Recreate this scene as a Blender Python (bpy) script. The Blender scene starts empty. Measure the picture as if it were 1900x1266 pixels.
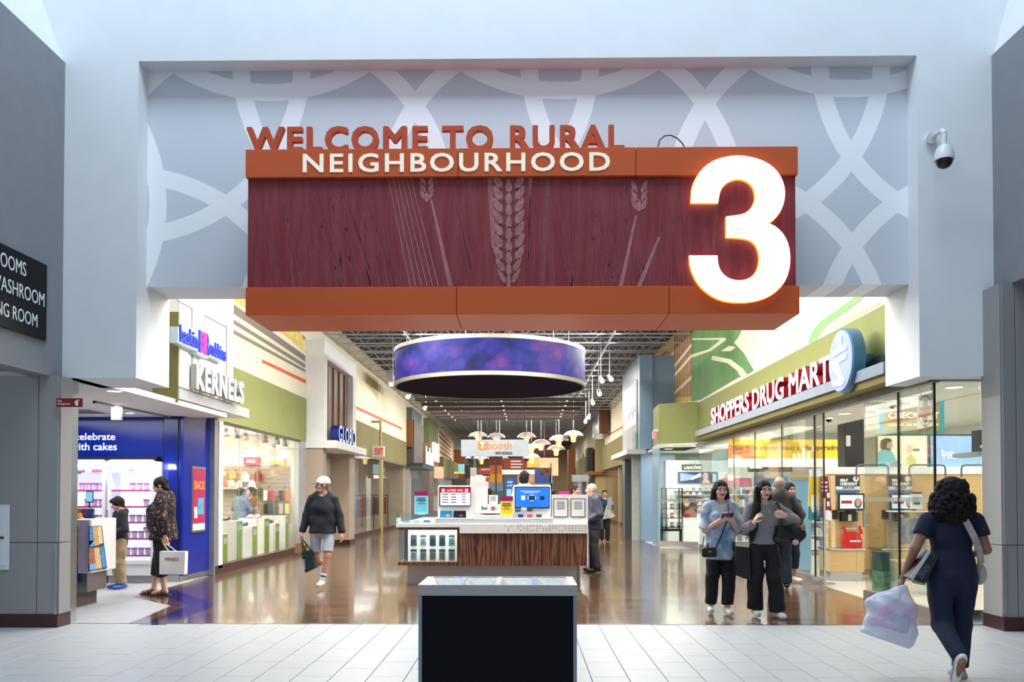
import bpy, bmesh, math, random
import numpy as np
from mathutils import Vector, Matrix
random.seed(7); np.random.seed(7)
SC = bpy.context.scene
COL = SC.collection
R = math.radians

# ------------------------------------------------------------------ camera
F, YAW, PITCH, CZ = 1530.0, R(0.8), R(1.1), 1.5
CY0 = 633 + (286 - F*math.tan(PITCH))          # principal point row
cam = bpy.data.cameras.new('camera'); camo = bpy.data.objects.new('camera', cam); COL.objects.link(camo)
cam.sensor_width = 36; cam.lens = F/1900*36; cam.shift_y = (CY0-633)/1900; cam.clip_end = 300
camo.location = (0, 0, CZ); camo.rotation_euler = (math.pi/2+PITCH, 0, YAW)
SC.camera = camo

# ------------------------------------------------------------------ world, exposure, large lights
W = bpy.data.worlds.new('daylight'); SC.world = W; W.use_nodes = True
bg = W.node_tree.nodes['Background']; bg.inputs[0].default_value = (0.72, 0.84, 1.0, 1); bg.inputs[1].default_value = 0.5
SC.view_settings.view_transform = 'Standard'; SC.view_settings.look = 'None'
SC.view_settings.exposure = 0.0; SC.view_settings.gamma = 1.0; SC.view_settings.use_curve_mapping = False
SC.cycles.use_denoising = True
SC.cycles.max_bounces = 8; SC.cycles.diffuse_bounces = 3; SC.cycles.glossy_bounces = 4
SC.cycles.transparent_max_bounces = 16; SC.cycles.sample_clamp_indirect = 6

def area(name, loc, size, power, col=(1, 1, 1), rot=(0, 0, 0), spread=180):
    l = bpy.data.lights.new(name, 'AREA'); l.shape = 'RECTANGLE'; l.size, l.size_y = size
    l.energy = power; l.color = col; l.spread = R(spread)
    o = bpy.data.objects.new(name, l); COL.objects.link(o); o.location = loc; o.rotation_euler = rot
    return o
# daylight falling through the court's skylight
area('skylight', (-0.5, 5.6, 13.6), (9, 3.2), 1120, (0.74, 0.88, 1.0), (R(8), 0, 0))
# ceiling lighting of the mall street
for k, y in enumerate((12.5, 16.5, 31, 37, 45, 55, 66, 78)):
    area('street_ceiling_lamp', (-0.5, y, 6.05), (6.5, 2.4), 430 if k < 2 else 560, (1.0, 0.95, 0.88))
# wall washers over the murals, both sides
for y in (13.5, 18.5, 24, 31, 38, 47):
    area('wall_washer', (-3.9, y, 5.9), (0.4, 4.0), 330 if y < 20 else 230, (1.0, 0.96, 0.88), (0, R(-48), 0))
    area('wall_washer', (3.2, y, 5.9), (0.4, 4.0), 250, (1.0, 0.96, 0.88), (0, R(48), 0))

# ------------------------------------------------------------------ pixel -> point on a real plane (1900x1266 frame)
_f = Vector((-math.sin(YAW)*math.cos(PITCH), math.cos(YAW)*math.cos(PITCH), math.sin(PITCH)))
_r = Vector((math.cos(YAW), math.sin(YAW), 0)); _u = _r.cross(_f)
CAM = Vector((0, 0, CZ))
def ray(u, v): return _f + _r*((u-950)/F) - _u*((v-CY0)/F)
def atY(u, v, Y): d = ray(u, v); return CAM + d*(Y/d.y)
def atX(u, v, X): d = ray(u, v); return CAM + d*(X/d.x)
def atZ(u, v, Z=0.0): d = ray(u, v); return CAM + d*((Z-CZ)/d.z)

# ------------------------------------------------------------------ materials
def lin(c):
    return tuple((x/255/12.92 if x/255 <= 0.04045 else ((x/255+0.055)/1.055)**2.4) for x in c)
MATS = {}
def mat(name, col, rough=0.5, metal=0.0, emit=0.0, ecol=None, var=0.06, vscale=6.0, bump=0.0, bscale=40.0, spec=0.5, coat=0.0, stretch=None, alpha=1.0):
    if name in MATS: return MATS[name]
    m = bpy.data.materials.new(name); m.use_nodes = True; nt = m.node_tree; n = nt.nodes; L = nt.links
    b = n['Principled BSDF']; c = lin(col)
    b.inputs['Roughness'].default_value = rough; b.inputs['Metallic'].default_value = metal
    b.inputs['Specular IOR Level'].default_value = spec; b.inputs['Coat Weight'].default_value = coat
    b.inputs['Coat Roughness'].default_value = 0.05
    tc = n.new('ShaderNodeTexCoord'); src = tc.outputs['Object']
    if stretch:
        mp = n.new('ShaderNodeMapping'); mp.inputs['Scale'].default_value = stretch; L.new(src, mp.inputs[0]); src = mp.outputs[0]
    if var > 0:
        t = n.new('ShaderNodeTexNoise'); t.inputs['Scale'].default_value = vscale; t.inputs['Detail'].default_value = 4; L.new(src, t.inputs['Vector'])
        r = n.new('ShaderNodeValToRGB'); L.new(t.outputs['Fac'], r.inputs[0])
        r.color_ramp.elements[0].position = 0.3; r.color_ramp.elements[1].position = 0.7
        r.color_ramp.elements[0].color = (*[x*(1-var) for x in c], 1); r.color_ramp.elements[1].color = (*[min(1, x*(1+var)) for x in c], 1)
        L.new(r.outputs[0], b.inputs['Base Color'])
    else:
        b.inputs['Base Color'].default_value = (*c, 1)
    if bump > 0:
        t2 = n.new('ShaderNodeTexNoise'); t2.inputs['Scale'].default_value = bscale; t2.inputs['Detail'].default_value = 3; L.new(src, t2.inputs['Vector'])
        bp = n.new('ShaderNodeBump'); bp.inputs['Strength'].default_value = bump; bp.inputs['Distance'].default_value = 0.01
        L.new(t2.outputs['Fac'], bp.inputs['Height']); L.new(bp.outputs[0], b.inputs['Normal'])
    if emit > 0:
        b.inputs['Emission Color'].default_value = (*lin(ecol or col), 1); b.inputs['Emission Strength'].default_value = emit
    MATS[name] = m
    return m
def nodes_of(m): return m.node_tree.nodes, m.node_tree.links, m.node_tree.nodes['Principled BSDF']
def glass(name, tint=(0.93, 0.98, 0.97), refl=0.10, rough=0.02):
    if name in MATS: return MATS[name]
    m = bpy.data.materials.new(name); m.use_nodes = True; n = m.node_tree.nodes; L = m.node_tree.links
    n.remove(n['Principled BSDF']); out = n['Material Output']
    tr = n.new('ShaderNodeBsdfTransparent'); tr.inputs[0].default_value = (*tint, 1)
    gl = n.new('ShaderNodeBsdfGlossy'); gl.inputs['Roughness'].default_value = rough; gl.inputs['Color'].default_value = (1, 1, 1, 1)
    lw = n.new('ShaderNodeFresnel'); lw.inputs[0].default_value = 1.5
    mul = n.new('ShaderNodeMath'); mul.operation = 'MULTIPLY_ADD'; mul.inputs[1].default_value = 0.36; mul.inputs[2].default_value = refl*0.3
    mx = n.new('ShaderNodeMixShader'); L.new(lw.outputs[0], mul.inputs[0]); L.new(mul.outputs[0], mx.inputs[0])
    L.new(tr.outputs[0], mx.inputs[1]); L.new(gl.outputs[0], mx.inputs[2]); L.new(mx.outputs[0], out.inputs[0])
    MATS[name] = m
    return m
def woodmat(name, c1, c2, scale=(1, 1, 1), rough=0.35, wave=3.0, axis='X', coat=0.0, dist=6.0):
    if name in MATS: return MATS[name]
    m = bpy.data.materials.new(name); m.use_nodes = True; n, L, b = nodes_of(m)
    tc = n.new('ShaderNodeTexCoord'); mp = n.new('ShaderNodeMapping'); mp.inputs['Scale'].default_value = scale; L.new(tc.outputs['Object'], mp.inputs[0])
    w = n.new('ShaderNodeTexWave'); w.bands_direction = axis; w.inputs['Scale'].default_value = wave; w.inputs['Distortion'].default_value = dist
    w.inputs['Detail'].default_value = 3; w.inputs['Detail Scale'].default_value = 1.5; L.new(mp.outputs[0], w.inputs['Vector'])
    r = n.new('ShaderNodeValToRGB'); r.color_ramp.elements[0].color = (*lin(c1), 1); r.color_ramp.elements[1].color = (*lin(c2), 1)
    L.new(w.outputs['Fac'], r.inputs[0]); L.new(r.outputs[0], b.inputs['Base Color']); b.inputs['Roughness'].default_value = rough
    b.inputs['Coat Weight'].default_value = coat
    MATS[name] = m
    return m
def brushed(name, col, rough=0.28, stretch=(1, 60, 60), var=0.12):
    return mat(name, col, rough, 0.9, var=var, vscale=4, stretch=stretch)

# ------------------------------------------------------------------ mesh builder
class MB:
    def __init__(s): s.v = []; s.f = []; s.mi = []
    def add(s, vs, fs, mi=0):
        o = len(s.v); s.v += [tuple(p) for p in vs]; s.f += [tuple(i+o for i in q) for q in fs]; s.mi += [mi]*len(fs); return s
    def box(s, x0, x1, y0, y1, z0, z1, mi=0):
        x0, x1 = min(x0, x1), max(x0, x1); y0, y1 = min(y0, y1), max(y0, y1); z0, z1 = min(z0, z1), max(z0, z1)
        return s.add([(x0, y0, z0), (x1, y0, z0), (x1, y1, z0), (x0, y1, z0), (x0, y0, z1), (x1, y0, z1), (x1, y1, z1), (x0, y1, z1)],
                     [(0, 3, 2, 1), (4, 5, 6, 7), (0, 1, 5, 4), (1, 2, 6, 5), (2, 3, 7, 6), (3, 0, 4, 7)], mi)
    def bbox(s, x0, x1, y0, y1, z0, z1, b=0.006, mi=0):       # bevelled box
        bm = bmesh.new(); bmesh.ops.create_cube(bm, size=1)
        for v in bm.verts: v.co = ((x0+x1)/2+v.co.x*(x1-x0), (y0+y1)/2+v.co.y*(y1-y0), (z0+z1)/2+v.co.z*(z1-z0))
        bmesh.ops.bevel(bm, geom=bm.edges[:], offset=b, segments=1, affect='EDGES')
        bm.verts.index_update(); s.add([v.co[:] for v in bm.verts], [[v.index for v in f.verts] for f in bm.faces], mi); bm.free(); return s
    def obox(s, c, ax, ay, az, hx, hy, hz, mi=0):              # oriented box
        c = Vector(c); ax, ay, az = Vector(ax).normalized(), Vector(ay).normalized(), Vector(az).normalized()
        P = [c+ax*hx*i+ay*hy*j+az*hz*k for k in (-1, 1) for (i, j) in ((-1, -1), (1, -1), (1, 1), (-1, 1))]
        return s.add(P, [(0, 3, 2, 1), (4, 5, 6, 7), (0, 1, 5, 4), (1, 2, 6, 5), (2, 3, 7, 6), (3, 0, 4, 7)], mi)
    def tube(s, a, b, r, n=10, r2=None, mi=0, caps=True):
        a, b = Vector(a), Vector(b); d = (b-a).normalized(); r2 = r if r2 is None else r2
        x = d.cross(Vector((0, 0, 1)) if abs(d.z) < 0.9 else Vector((1, 0, 0))).normalized(); y = d.cross(x)
        P = [a+(x*math.cos(t)+y*math.sin(t))*r for t in [2*math.pi*i/n for i in range(n)]] + [b+(x*math.cos(t)+y*math.sin(t))*r2 for t in [2*math.pi*i/n for i in range(n)]]
        fs = [(i, n+i, n+(i+1) % n, (i+1) % n) for i in range(n)]
        if caps: fs += [tuple(range(n)), tuple(range(2*n-1, n-1, -1))]
        return s.add(P, fs, mi)
    def path(s, pts, r, n=8, mi=0):
        for a, b in zip(pts[:-1], pts[1:]): s.tube(a, b, r, n, mi=mi)
        return s
    def lathe(s, prof, c, n=24, mi=0):                          # prof [(r,z)]
        o = len(s.v); P = []; fs = []
        for r, z in prof:
            for i in range(n): P.append((c[0]+r*math.cos(2*math.pi*i/n), c[1]+r*math.sin(2*math.pi*i/n), c[2]+z))
        for k in range(len(prof)-1):
            for i in range(n):
                fs.append((k*n+i, k*n+(i+1) % n, (k+1)*n+(i+1) % n, (k+1)*n+i))
        return s.add(P, fs, mi)
    def prism(s, pts, d, mi=0):                                 # polygon (3D pts) swept by vector d
        d = Vector(d); n = len(pts); A = [Vector(p) for p in pts]; nrm = Vector((0, 0, 0))
        for i in range(n): nrm += A[i].cross(A[(i+1) % n])
        if nrm.dot(d) > 0: A.reverse()
        P = A + [p+d for p in A]
        return s.add(P, [tuple(range(n)), tuple(range(2*n-1, n-1, -1))] + [(i, n+i, n+(i+1) % n, (i+1) % n)[::-1] for i in range(n)][::1], mi)
    def ball(s, c, r, nu=12, nv=8, mi=0):
        rx, ry, rz = (r, r, r) if not isinstance(r, tuple) else r
        P = [(c[0]+rx*math.sin(math.pi*j/nv)*math.cos(2*math.pi*i/nu), c[1]+ry*math.sin(math.pi*j/nv)*math.sin(2*math.pi*i/nu), c[2]+rz*math.cos(math.pi*j/nv)) for j in range(nv+1) for i in range(nu)]
        return s.add(P, [(j*nu+i, (j+1)*nu+i, (j+1)*nu+(i+1) % nu, j*nu+(i+1) % nu) for j in range(nv) for i in range(nu)], mi)
    def build(s, name, mats, parent=None, smooth=False, **tags):
        me = bpy.data.meshes.new(name); me.from_pydata(s.v, [], s.f)
        mats = mats if isinstance(mats, (list, tuple)) else [mats]
        for m in mats: me.materials.append(m)
        if len(mats) > 1: me.polygons.foreach_set('material_index', s.mi)
        if smooth is True: me.polygons.foreach_set('use_smooth', [True]*len(me.polygons))
        me.validate(); me.update()
        if smooth == 'auto': me.polygons.foreach_set('use_smooth', [True]*len(me.polygons)); me.set_sharp_from_angle(angle=R(35))
        return link(name, me, parent, **tags)
def link(name, me, parent=None, **tags):
    o = bpy.data.objects.new(name, me); COL.objects.link(o)
    if parent is not None:
        o.parent = parent
        if parent.type == 'EMPTY': o.matrix_parent_inverse = parent.matrix_basis.inverted()
    return tag(o, **tags)
def tag(o, label=None, cat=None, group=None, kind=None):
    if label: o['label'] = label
    if cat: o['category'] = cat
    if group: o['group'] = group
    if kind: o['kind'] = kind
    return o
def thing(name, label, cat, loc=(0, 0, 0), group=None, kind=None):
    o = bpy.data.objects.new(name, None); COL.objects.link(o); o.location = loc; o.empty_display_size = 0.1
    o.matrix_basis = Matrix.Translation(Vector(loc))
    return tag(o, label, cat, group, kind)
def dup(root, delta, label=None, rot=0.0, scale=1.0, matmap=None):
    r = root.copy(); COL.objects.link(r)
    r.matrix_basis = Matrix.Translation(Vector(delta)) @ root.matrix_basis @ Matrix.Rotation(rot, 4, 'Z') @ Matrix.Scale(scale, 4)
    if label: r['label'] = label
    for ch in list(root.children):
        c = ch.copy(); COL.objects.link(c); pi = ch.matrix_parent_inverse.copy(); c.parent = r; c.matrix_parent_inverse = pi
        for g in list(ch.children):
            d = g.copy(); COL.objects.link(d); pi = g.matrix_parent_inverse.copy(); d.parent = c; d.matrix_parent_inverse = pi
    return r
def B(name, x0, x1, y0, y1, z0, z1, m, parent=None, bev=0.0, **tags):
    b = MB(); b.bbox(x0, x1, y0, y1, z0, z1, bev) if bev else b.box(x0, x1, y0, y1, z0, z1)
    return b.build(name, m, parent, **tags)
def struct(o): o['kind'] = 'structure'; return o
# flat print: polygon given in pixels, laid on plane X=..., or Y=..., t thick toward the viewer
def decal(name, px, plane, val, m, parent, t=0.004):
    P = [(atX(u, v, val) if plane == 'X' else atY(u, v, val)) for u, v in px]
    d = Vector((-math.copysign(t, val), 0, 0)) if plane == 'X' else Vector((0, -t, 0))
    return MB().prism(P, d).build(name, m, parent)

# ------------------------------------------------------------------ lettering
def text_mesh(s, bold=0.0, depth=0.0, res=3, space=1.0):
    cu = bpy.data.curves.new('t', 'FONT'); cu.body = s; cu.size = 1; cu.extrude = depth/2; cu.resolution_u = res; cu.space_character = space
    ob = bpy.data.objects.new('t', cu); COL.objects.link(ob); bpy.context.view_layer.update()
    me = bpy.data.meshes.new_from_object(ob.evaluated_get(bpy.context.evaluated_depsgraph_get()))
    V = np.array([v.co[:] for v in me.vertices]) if len(me.vertices) else np.zeros((0, 3)); Fc = [tuple(p.vertices) for p in me.polygons]
    bpy.data.objects.remove(ob); bpy.data.curves.remove(cu); bpy.data.meshes.remove(me)
    return V, Fc
def split_letters(V, Fc):
    key = {}; idx = np.zeros(len(V), int)
    for i, p in enumerate(np.round(V, 4)): idx[i] = key.setdefault(tuple(p), len(key))
    par = list(range(len(key)))
    def find(a):
        while par[a] != a: par[a] = par[par[a]]; a = par[a]
        return a
    for f in Fc:
        a = find(idx[f[0]])
        for b in f[1:]: par[find(idx[b])] = a
    comp = {}
    for f in Fc: comp.setdefault(find(idx[f[0]]), []).append(f)
    items = []
    for fs in comp.values():
        ii = sorted({i for f in fs for i in f}); xs = V[ii, 0]; items.append([xs.min(), xs.max(), fs])
    items.sort(key=lambda t: t[0]); out = []
    for it in items:
        if out and it[0] < out[-1][1]-0.02 and (it[1] <= out[-1][1]+0.02 or out[-1][1]-it[0] > 0.6*(it[1]-it[0])): out[-1][1] = max(out[-1][1], it[1]); out[-1][2] += it[2]
        else: out.append(it)
    return [o[2] for o in out]
def text(s, o, ax, ay, w, h, depth, m, parent=None, name='lettering', bold=0.0, split=False, side=None, space=1.0, keep=False):
    """letters fitted into w x h, lower-left corner o, running along ax, up ay; depth toward the reader"""
    V, Fc = text_mesh(s, bold, 0.1, space=space)
    lo, hi = V.min(0), V.max(0); o, ax, ay = Vector(o), Vector(ax).normalized(), Vector(ay).normalized(); nz = ax.cross(ay)
    lo[:2] -= bold; hi[:2] += bold
    sx, sy = w/(hi[0]-lo[0]), h/(hi[1]-lo[1])
    if keep: sx = sy = min(sx, sy)
    def tr(p): return o + ax*((p[0]-lo[0])*sx) + ay*((p[1]-lo[1])*sy) + nz*((p[2]-lo[2])/(hi[2]-lo[2])*depth)
    groups = split_letters(V, Fc) if split else [Fc]
    res = []
    for g in groups:
        ids = sorted({i for f in g for i in f}); mp = {i: k for k, i in enumerate(ids)}
        b = MB(); fs_ = [tuple(mp[i] for i in f) for f in g]
        for kk, (ox, oy) in enumerate(((0, 0),) if bold == 0 else ((-bold, -bold), (bold, -bold), (-bold, bold), (bold, bold), (-bold, 0), (bold, 0))): b.add([tr((V[i][0]+ox*(1-.05*kk), V[i][1]+oy*(1-.04*kk), V[i][2]))-nz*(kk*min(.0012, depth*.06)) for i in ids], fs_)
        if side is not None:
            zz = [V[i][2] for i in ids]; zm = max(zz); b.mi = [0 if all(V[i][2] > zm-1e-4 for i in f) else 1 for f in g]*(1 if bold == 0 else 6)
        res.append(b.build('letter' if split else name, [m, side] if side is not None else m, parent))
    return res
# ================================================================== THE SETTING
white_wall = mat('white_wall_paint', (222, 226, 230), 0.7, var=0.02, vscale=3, bump=0.05, bscale=120)
grey_wall = mat('grey_wall_paint', (128, 132, 138), 0.75, var=0.03, bump=0.05, bscale=120)
soffit_m = mat('soffit_white', (226, 224, 222), 0.8, var=0.02)
YW = 9.55; JL, JR = -4.53, 4.57; XL, XR = -5.40, 5.43; ZS = 2.87; ZT = 6.61
# portal wall with its opening
pf = [(XL, ZS), (JL, ZS), (JL, ZT), (JR, ZT), (JR, ZS), (XR, ZS), (XR, 6.6), (8.2, 6.6), (8.2, 10.2), (-8.2, 10.2), (-8.2, 6.6), (XL, 6.6)]
struct(MB().prism([(x, YW, z) for x, z in pf], (0, 0.9, 0)).build('wall_front', white_wall))
# header panel painted with interlaced rings
hm = mat('ring_mural_paint', (176, 186, 196), 0.65, var=0)
n, L, b = nodes_of(hm)
tc = n.new('ShaderNodeTexCoord'); sp = n.new('ShaderNodeSeparateXYZ'); L.new(tc.outputs['Object'], sp.inputs[0])
S = 3.47
def M(op, a, c=None):
    k = n.new('ShaderNodeMath'); k.operation = op
    for i, x in enumerate((a, c)):
        if x is None: continue
        if isinstance(x, (int, float)): k.inputs[i].default_value = x
        else: L.new(x, k.inputs[i])
    return k.outputs[0]
def fold(o, c0):
    t = M('SUBTRACT', o, c0 - S/2 - 20*S); t = M('MODULO', t, S); return M('ABSOLUTE', M('SUBTRACT', t, S/2))
fx, fz = fold(sp.outputs['X'], 2.17), fold(sp.outputs['Z'], 6.72)
tot = None
for cx, cz in ((0, 0), (S, 0), (0, S), (S/2, S/2), (-S/2, S/2), (S/2, -S/2)):
    dx, dz = M('SUBTRACT', fx, cx), M('SUBTRACT', fz, cz)
    d = M('SQRT', M('ADD', M('MULTIPLY', dx, dx), M('MULTIPLY', dz, dz)))
    ring = M('LESS_THAN', M('ABSOLUTE', M('SUBTRACT', d, 2.105)), 0.105)
    tot = ring if tot is None else M('MAXIMUM', tot, ring)
mx = n.new('ShaderNodeMix'); mx.data_type = 'RGBA'; L.new(tot, mx.inputs[0])
mx.inputs[6].default_value = (*lin((204, 211, 219)), 1); mx.inputs[7].default_value = (*lin((242, 246, 250)), 1); L.new(mx.outputs[2], b.inputs['Base Color'])
struct(B('wall_header', JL, JR, 9.80, 10.42, 4.0, ZT, hm))
# side walls of the court (upper)
struct(B('wall_left', XL-0.25, XL, 1.0, YW, 2.86, 6.6, grey_wall))
struct(B('wall_right', XR, XR+0.25, 1.0, YW, 3.9, 6.6, grey_wall))
up = MB(); up.prism([(XL-0.02, 1, 6.6), (XL-1.3, 1, 10.2), (XL-1.5, 1, 10.2), (XL-0.25, 1, 6.6)], (0, YW-1, 0)); struct(up.build('wall_left_upper', white_wall))
up = MB(); up.prism([(XR+0.02, 1, 6.6), (XR+1.0, 1, 10.2), (XR+1.2, 1, 10.2), (XR+0.25, 1, 6.6)], (0, YW-1, 0)); struct(up.build('wall_right_upper', white_wall))
struct(B('wall_right_recess', XR+0.9, XR+1.1, 4, YW, 0, 3.9, grey_wall))
struct(B('trim_1', XR, XR+1.1, 1.0, YW, 3.86, 3.9, grey_wall))

# floor of the court: porcelain tiles 305 x 610, half bond
grout = mat('grout', (70, 72, 76), 0.9)
tile_m = mat('porcelain_tile', (164, 167, 170), 0.42, var=0.04, vscale=2.5, stretch=(1, 0.3, 1), spec=0.45)
floor = struct(B('floor', -9.0, 9.0, -4.0, 9.6, -0.05, -0.006, grout))
B('tile_bed', -9.0, -4.5, 9.6, 14.6, -0.05, -0.006, grout, floor)
TW, TL, G = 0.305, 0.61, 0.006
bx = [(-4.60, 9.6), (-4.78, 11.14), (-5.75, 12.08), (-5.80, 15.4)]          # edge between white tile and wood
def edge_x(y):
    for (xa, ya), (xb, yb) in zip(bx[:-1], bx[1:]):
        if ya <= y <= yb: return xa+(xb-xa)*(y-ya)/(yb-ya)
    return -4.6
cells = []
for c in range(-28, 27):
    x0 = -1.275 + c*TW
    for r in range(-18, 12):
        y0 = 8.05 + (r + (0.5 if c % 2 else 0))*TL
        a, bnd = y0, y0+TL
        if x0+TW/2 < -4.6 and y0 > 8.4:
            if y0 > 14.2 or x0 > edge_x(max(9.6, y0))+0.35: continue
        else:
            if y0 >= 9.59: continue
            bnd = min(bnd, 9.6)
        if bnd-a < 0.03: continue
        cells.append((x0, a, bnd))
vis = []; rest = []
for x0, a, e in cells:
    yy = max(a, 0.5); u = 971 + (x0+TW/2)/yy*F; v = 919 + 1.5/yy*F
    (vis if (-120 < u < 2020 and v < 1330 and e > 6.0) else rest).append((x0, a, e))
vis.sort(key=lambda t: t[1]); rest += vis[300:]; vis = vis[:300]
tile_cache = {}
def tile_mesh(w, l):
    k = (round(w, 3), round(l, 3))
    if k not in tile_cache:
        o = MB().bbox(0, w, 0, l, -0.02, 0, 0.0015).build('tile', tile_m); tile_cache[k] = o.data; bpy.data.objects.remove(o)
    return tile_cache[k]
for x0, a, e in vis:
    t = link('tile', tile_mesh(TW-G, e-a-G), floor); t.location = (x0+G/2, a+G/2, 0)
sb = MB()
for x0, a, e in rest: sb.box(x0+G/2, x0+TW-G/2, a+G/2, e-G/2, -0.02, 0)
sb.build('outlying_tiles', tile_m, floor, kind='stuff')

# polished plank floor of the mall street
wf = bpy.data.materials.new('polished_planks'); wf.use_nodes = True; n, L, b = nodes_of(wf)
tc = n.new('ShaderNodeTexCoord')
br = n.new('ShaderNodeTexBrick'); br.inputs['Scale'].default_value = 1; br.inputs['Brick Width'].default_value = 1.2; br.inputs['Row Height'].default_value = 0.09
br.inputs['Mortar Size'].default_value = 0.0025; br.offset = 0.37; br.inputs['Bias'].default_value = 0.0
br.inputs['Color1'].default_value = (*lin((112, 80, 52)), 1); br.inputs['Color2'].default_value = (*lin((70, 47, 30)), 1); br.inputs['Mortar'].default_value = (*lin((46, 30, 20)), 1)
L.new(tc.outputs['Object'], br.inputs['Vector'])
mp = n.new('ShaderNodeMapping'); mp.inputs['Scale'].default_value = (1.2, 22, 1); L.new(tc.outputs['Object'], mp.inputs[0])
ns = n.new('ShaderNodeTexNoise'); ns.inputs['Scale'].default_value = 2.5; ns.inputs['Detail'].default_value = 5; L.new(mp.outputs[0], ns.inputs['Vector'])
mm = n.new('ShaderNodeMix'); mm.data_type = 'RGBA'; mm.blend_type = 'OVERLAY'; mm.inputs[0].default_value = 0.6
L.new(br.outputs['Color'], mm.inputs[6]); L.new(ns.outputs['Fac'], mm.inputs[7]); L.new(mm.outputs[2], b.inputs['Base Color'])
rr = n.new('ShaderNodeMapRange'); rr.inputs[3].default_value = 0.06; rr.inputs[4].default_value = 0.2; L.new(ns.outputs['Fac'], rr.inputs[0]); L.new(rr.outputs[0], b.inputs['Roughness'])
bp = n.new('ShaderNodeBump'); bp.inputs['Strength'].default_value = 0.3; bp.inputs['Distance'].default_value = 0.0025
ad = n.new('ShaderNodeMath'); ad.operation = 'ADD'; L.new(br.outputs['Fac'], ad.inputs[0]); ad.inputs[1].default_value = 0
sb_ = n.new('ShaderNodeMath'); sb_.operation = 'MULTIPLY_ADD'; sb_.inputs[1].default_value = -1.0; L.new(br.outputs['Fac'], sb_.inputs[0]); L.new(ns.outputs['Fac'], sb_.inputs[2])
L.new(sb_.outputs[0], bp.inputs['Height']); L.new(bp.outputs[0], b.inputs['Normal']); b.inputs['Specular IOR Level'].default_value = 0.8
b.inputs['Coat Weight'].default_value = 0.3; b.inputs['Coat Roughness'].default_value = 0.05
fl = MB(); fl.prism([(x, y, 0.0005) for x, y in bx] + [(-6.4, 15.4, 0.0005), (-6.4, 90, 0.0005), (5.0, 90, 0.0005), (5.0, 9.6, 0.0005)], (0, 0, -0.02))
wood_floor = struct(fl.build('floor_street', wf))
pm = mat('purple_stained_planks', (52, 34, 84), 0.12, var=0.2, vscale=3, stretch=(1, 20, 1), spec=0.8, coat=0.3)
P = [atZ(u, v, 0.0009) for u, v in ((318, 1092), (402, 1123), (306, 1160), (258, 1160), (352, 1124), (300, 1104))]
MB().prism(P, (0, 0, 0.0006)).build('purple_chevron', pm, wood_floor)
P = [atZ(u, v, 0.0009) for u, v in ((395, 1090), (470, 1105), (420, 1070), (398, 1072))]
# store floors
pale_floor = mat('pale_store_floor', (206, 200, 188), 0.3, var=0.05, vscale=2)
struct(B('floor_drugstore', 4.95, 13, 9.7, 30, -0.03, 0.004, pale_floor))
struct(B('floor_shoe_store', -14, -5.9, 15.5, 26, -0.03, 0.004, mat('shoe_store_floor', (190, 180, 165), 0.3)))
struct(B('trim_2', -6.2, 5.0, 9.585, 9.615, -0.01, 0.002, mat('threshold_strip', (110, 100, 92), 0.3, 0.6)))

# clad pillars either side of the portal
panel_m = mat('grey_pillar_panel', (142, 142, 142), 0.42, var=0.04, vscale=60, bump=0.08, bscale=200)
joint_m = mat('dark_joint', (26, 27, 30), 0.7)
steel = brushed('brushed_steel', (186, 188, 190), 0.26)
steel_v = brushed('brushed_steel_upright', (178, 182, 186), 0.25, (60, 60, 1))
skirt_m = mat('oxblood_skirting', (60, 26, 26), 0.3, var=0.1)
def pillar(name, xs, y0, y1, ztop, xin, zj, side):
    """xs: panel joints left to right on the front; xin: inner edge"""
    x0, x1 = xs[0], xs[-1]
    core = struct(B(name, x0+0.01, x1-0.01, y0+0.012, y1, 0, ztop, joint_m))
    for a, c in zip(xs[:-1], xs[1:]):
        for za, zb in ((0.15, zj-0.004), (zj+0.004, ztop)):
            B('panel', a+0.004, c-0.004, y0, y0+0.02, za, zb, panel_m, core, 0.002)
    xe = x1 if side > 0 else x0
    for za, zb in ((0.15, zj-0.004), (zj+0.004, ztop)):
        b = MB(); b.box(xe-0.012, xe+0.012, y0+0.02, y1, za, zb); b.build('side_panel', panel_m, core)
    b = MB(); b.box(x0-0.02, x1+0.02, y0-0.02, y1, 0, 0.15); b.build('skirting', skirt_m, core)
    return core
pl = pillar('wall_pillar_left', [-7.6, atY(70, 900, 9.3).x, -5.29], 9.3, 9.55, 2.86, -5.29, 0.96, 1)
B('corner_strip', -5.40, -5.31, 9.56, 9.75, 0, 2.86, steel_v, pl, 0.004)
B('corner_strip', -5.318, -5.292, 9.285, 9.31, 0.15, 0.955, steel_v, pl)
pr = pillar('wall_pillar_right', [5.31, atY(1887, 900, 9.2).x, 7.6], 9.2, 9.6, 3.86, 5.31, 0.945, -1)
B('corner_strip', atY(1862, 900, 9.19).x-0.02, atY(1862, 900, 9.19).x+0.02, 9.185, 9.2, 0.2, 0.93, steel_v, pr)
# switch cabinet on the left pillar
t = thing('electrical_cabinet', 'white flush electrical cabinet on the grey panelled pillar at far left', 'cabinet', (-5.98, 9.3, 0.6))
cwh = mat('cabinet_white', (214, 218, 222), 0.5)
xa = atY(16, 1000, 9.28).x
B('cabinet_frame', xa-0.6, xa, 9.285, 9.3, atY(0, 1058, 9.28).z, atY(0, 937, 9.28).z, cwh, t, 0.004)
d = B('cabinet_door', xa-0.57, xa-0.035, 9.275, 9.285, atY(0, 1050, 9.28).z, atY(0, 945, 9.28).z, cwh, t, 0.003)
B('latch', xa-0.12, xa-0.05, 9.262, 9.275, atY(0, 998, 9.28).z-0.012, atY(0, 998, 9.28).z+0.012, mat('latch_dark', (60, 40, 34), 0.4), d)

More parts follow.
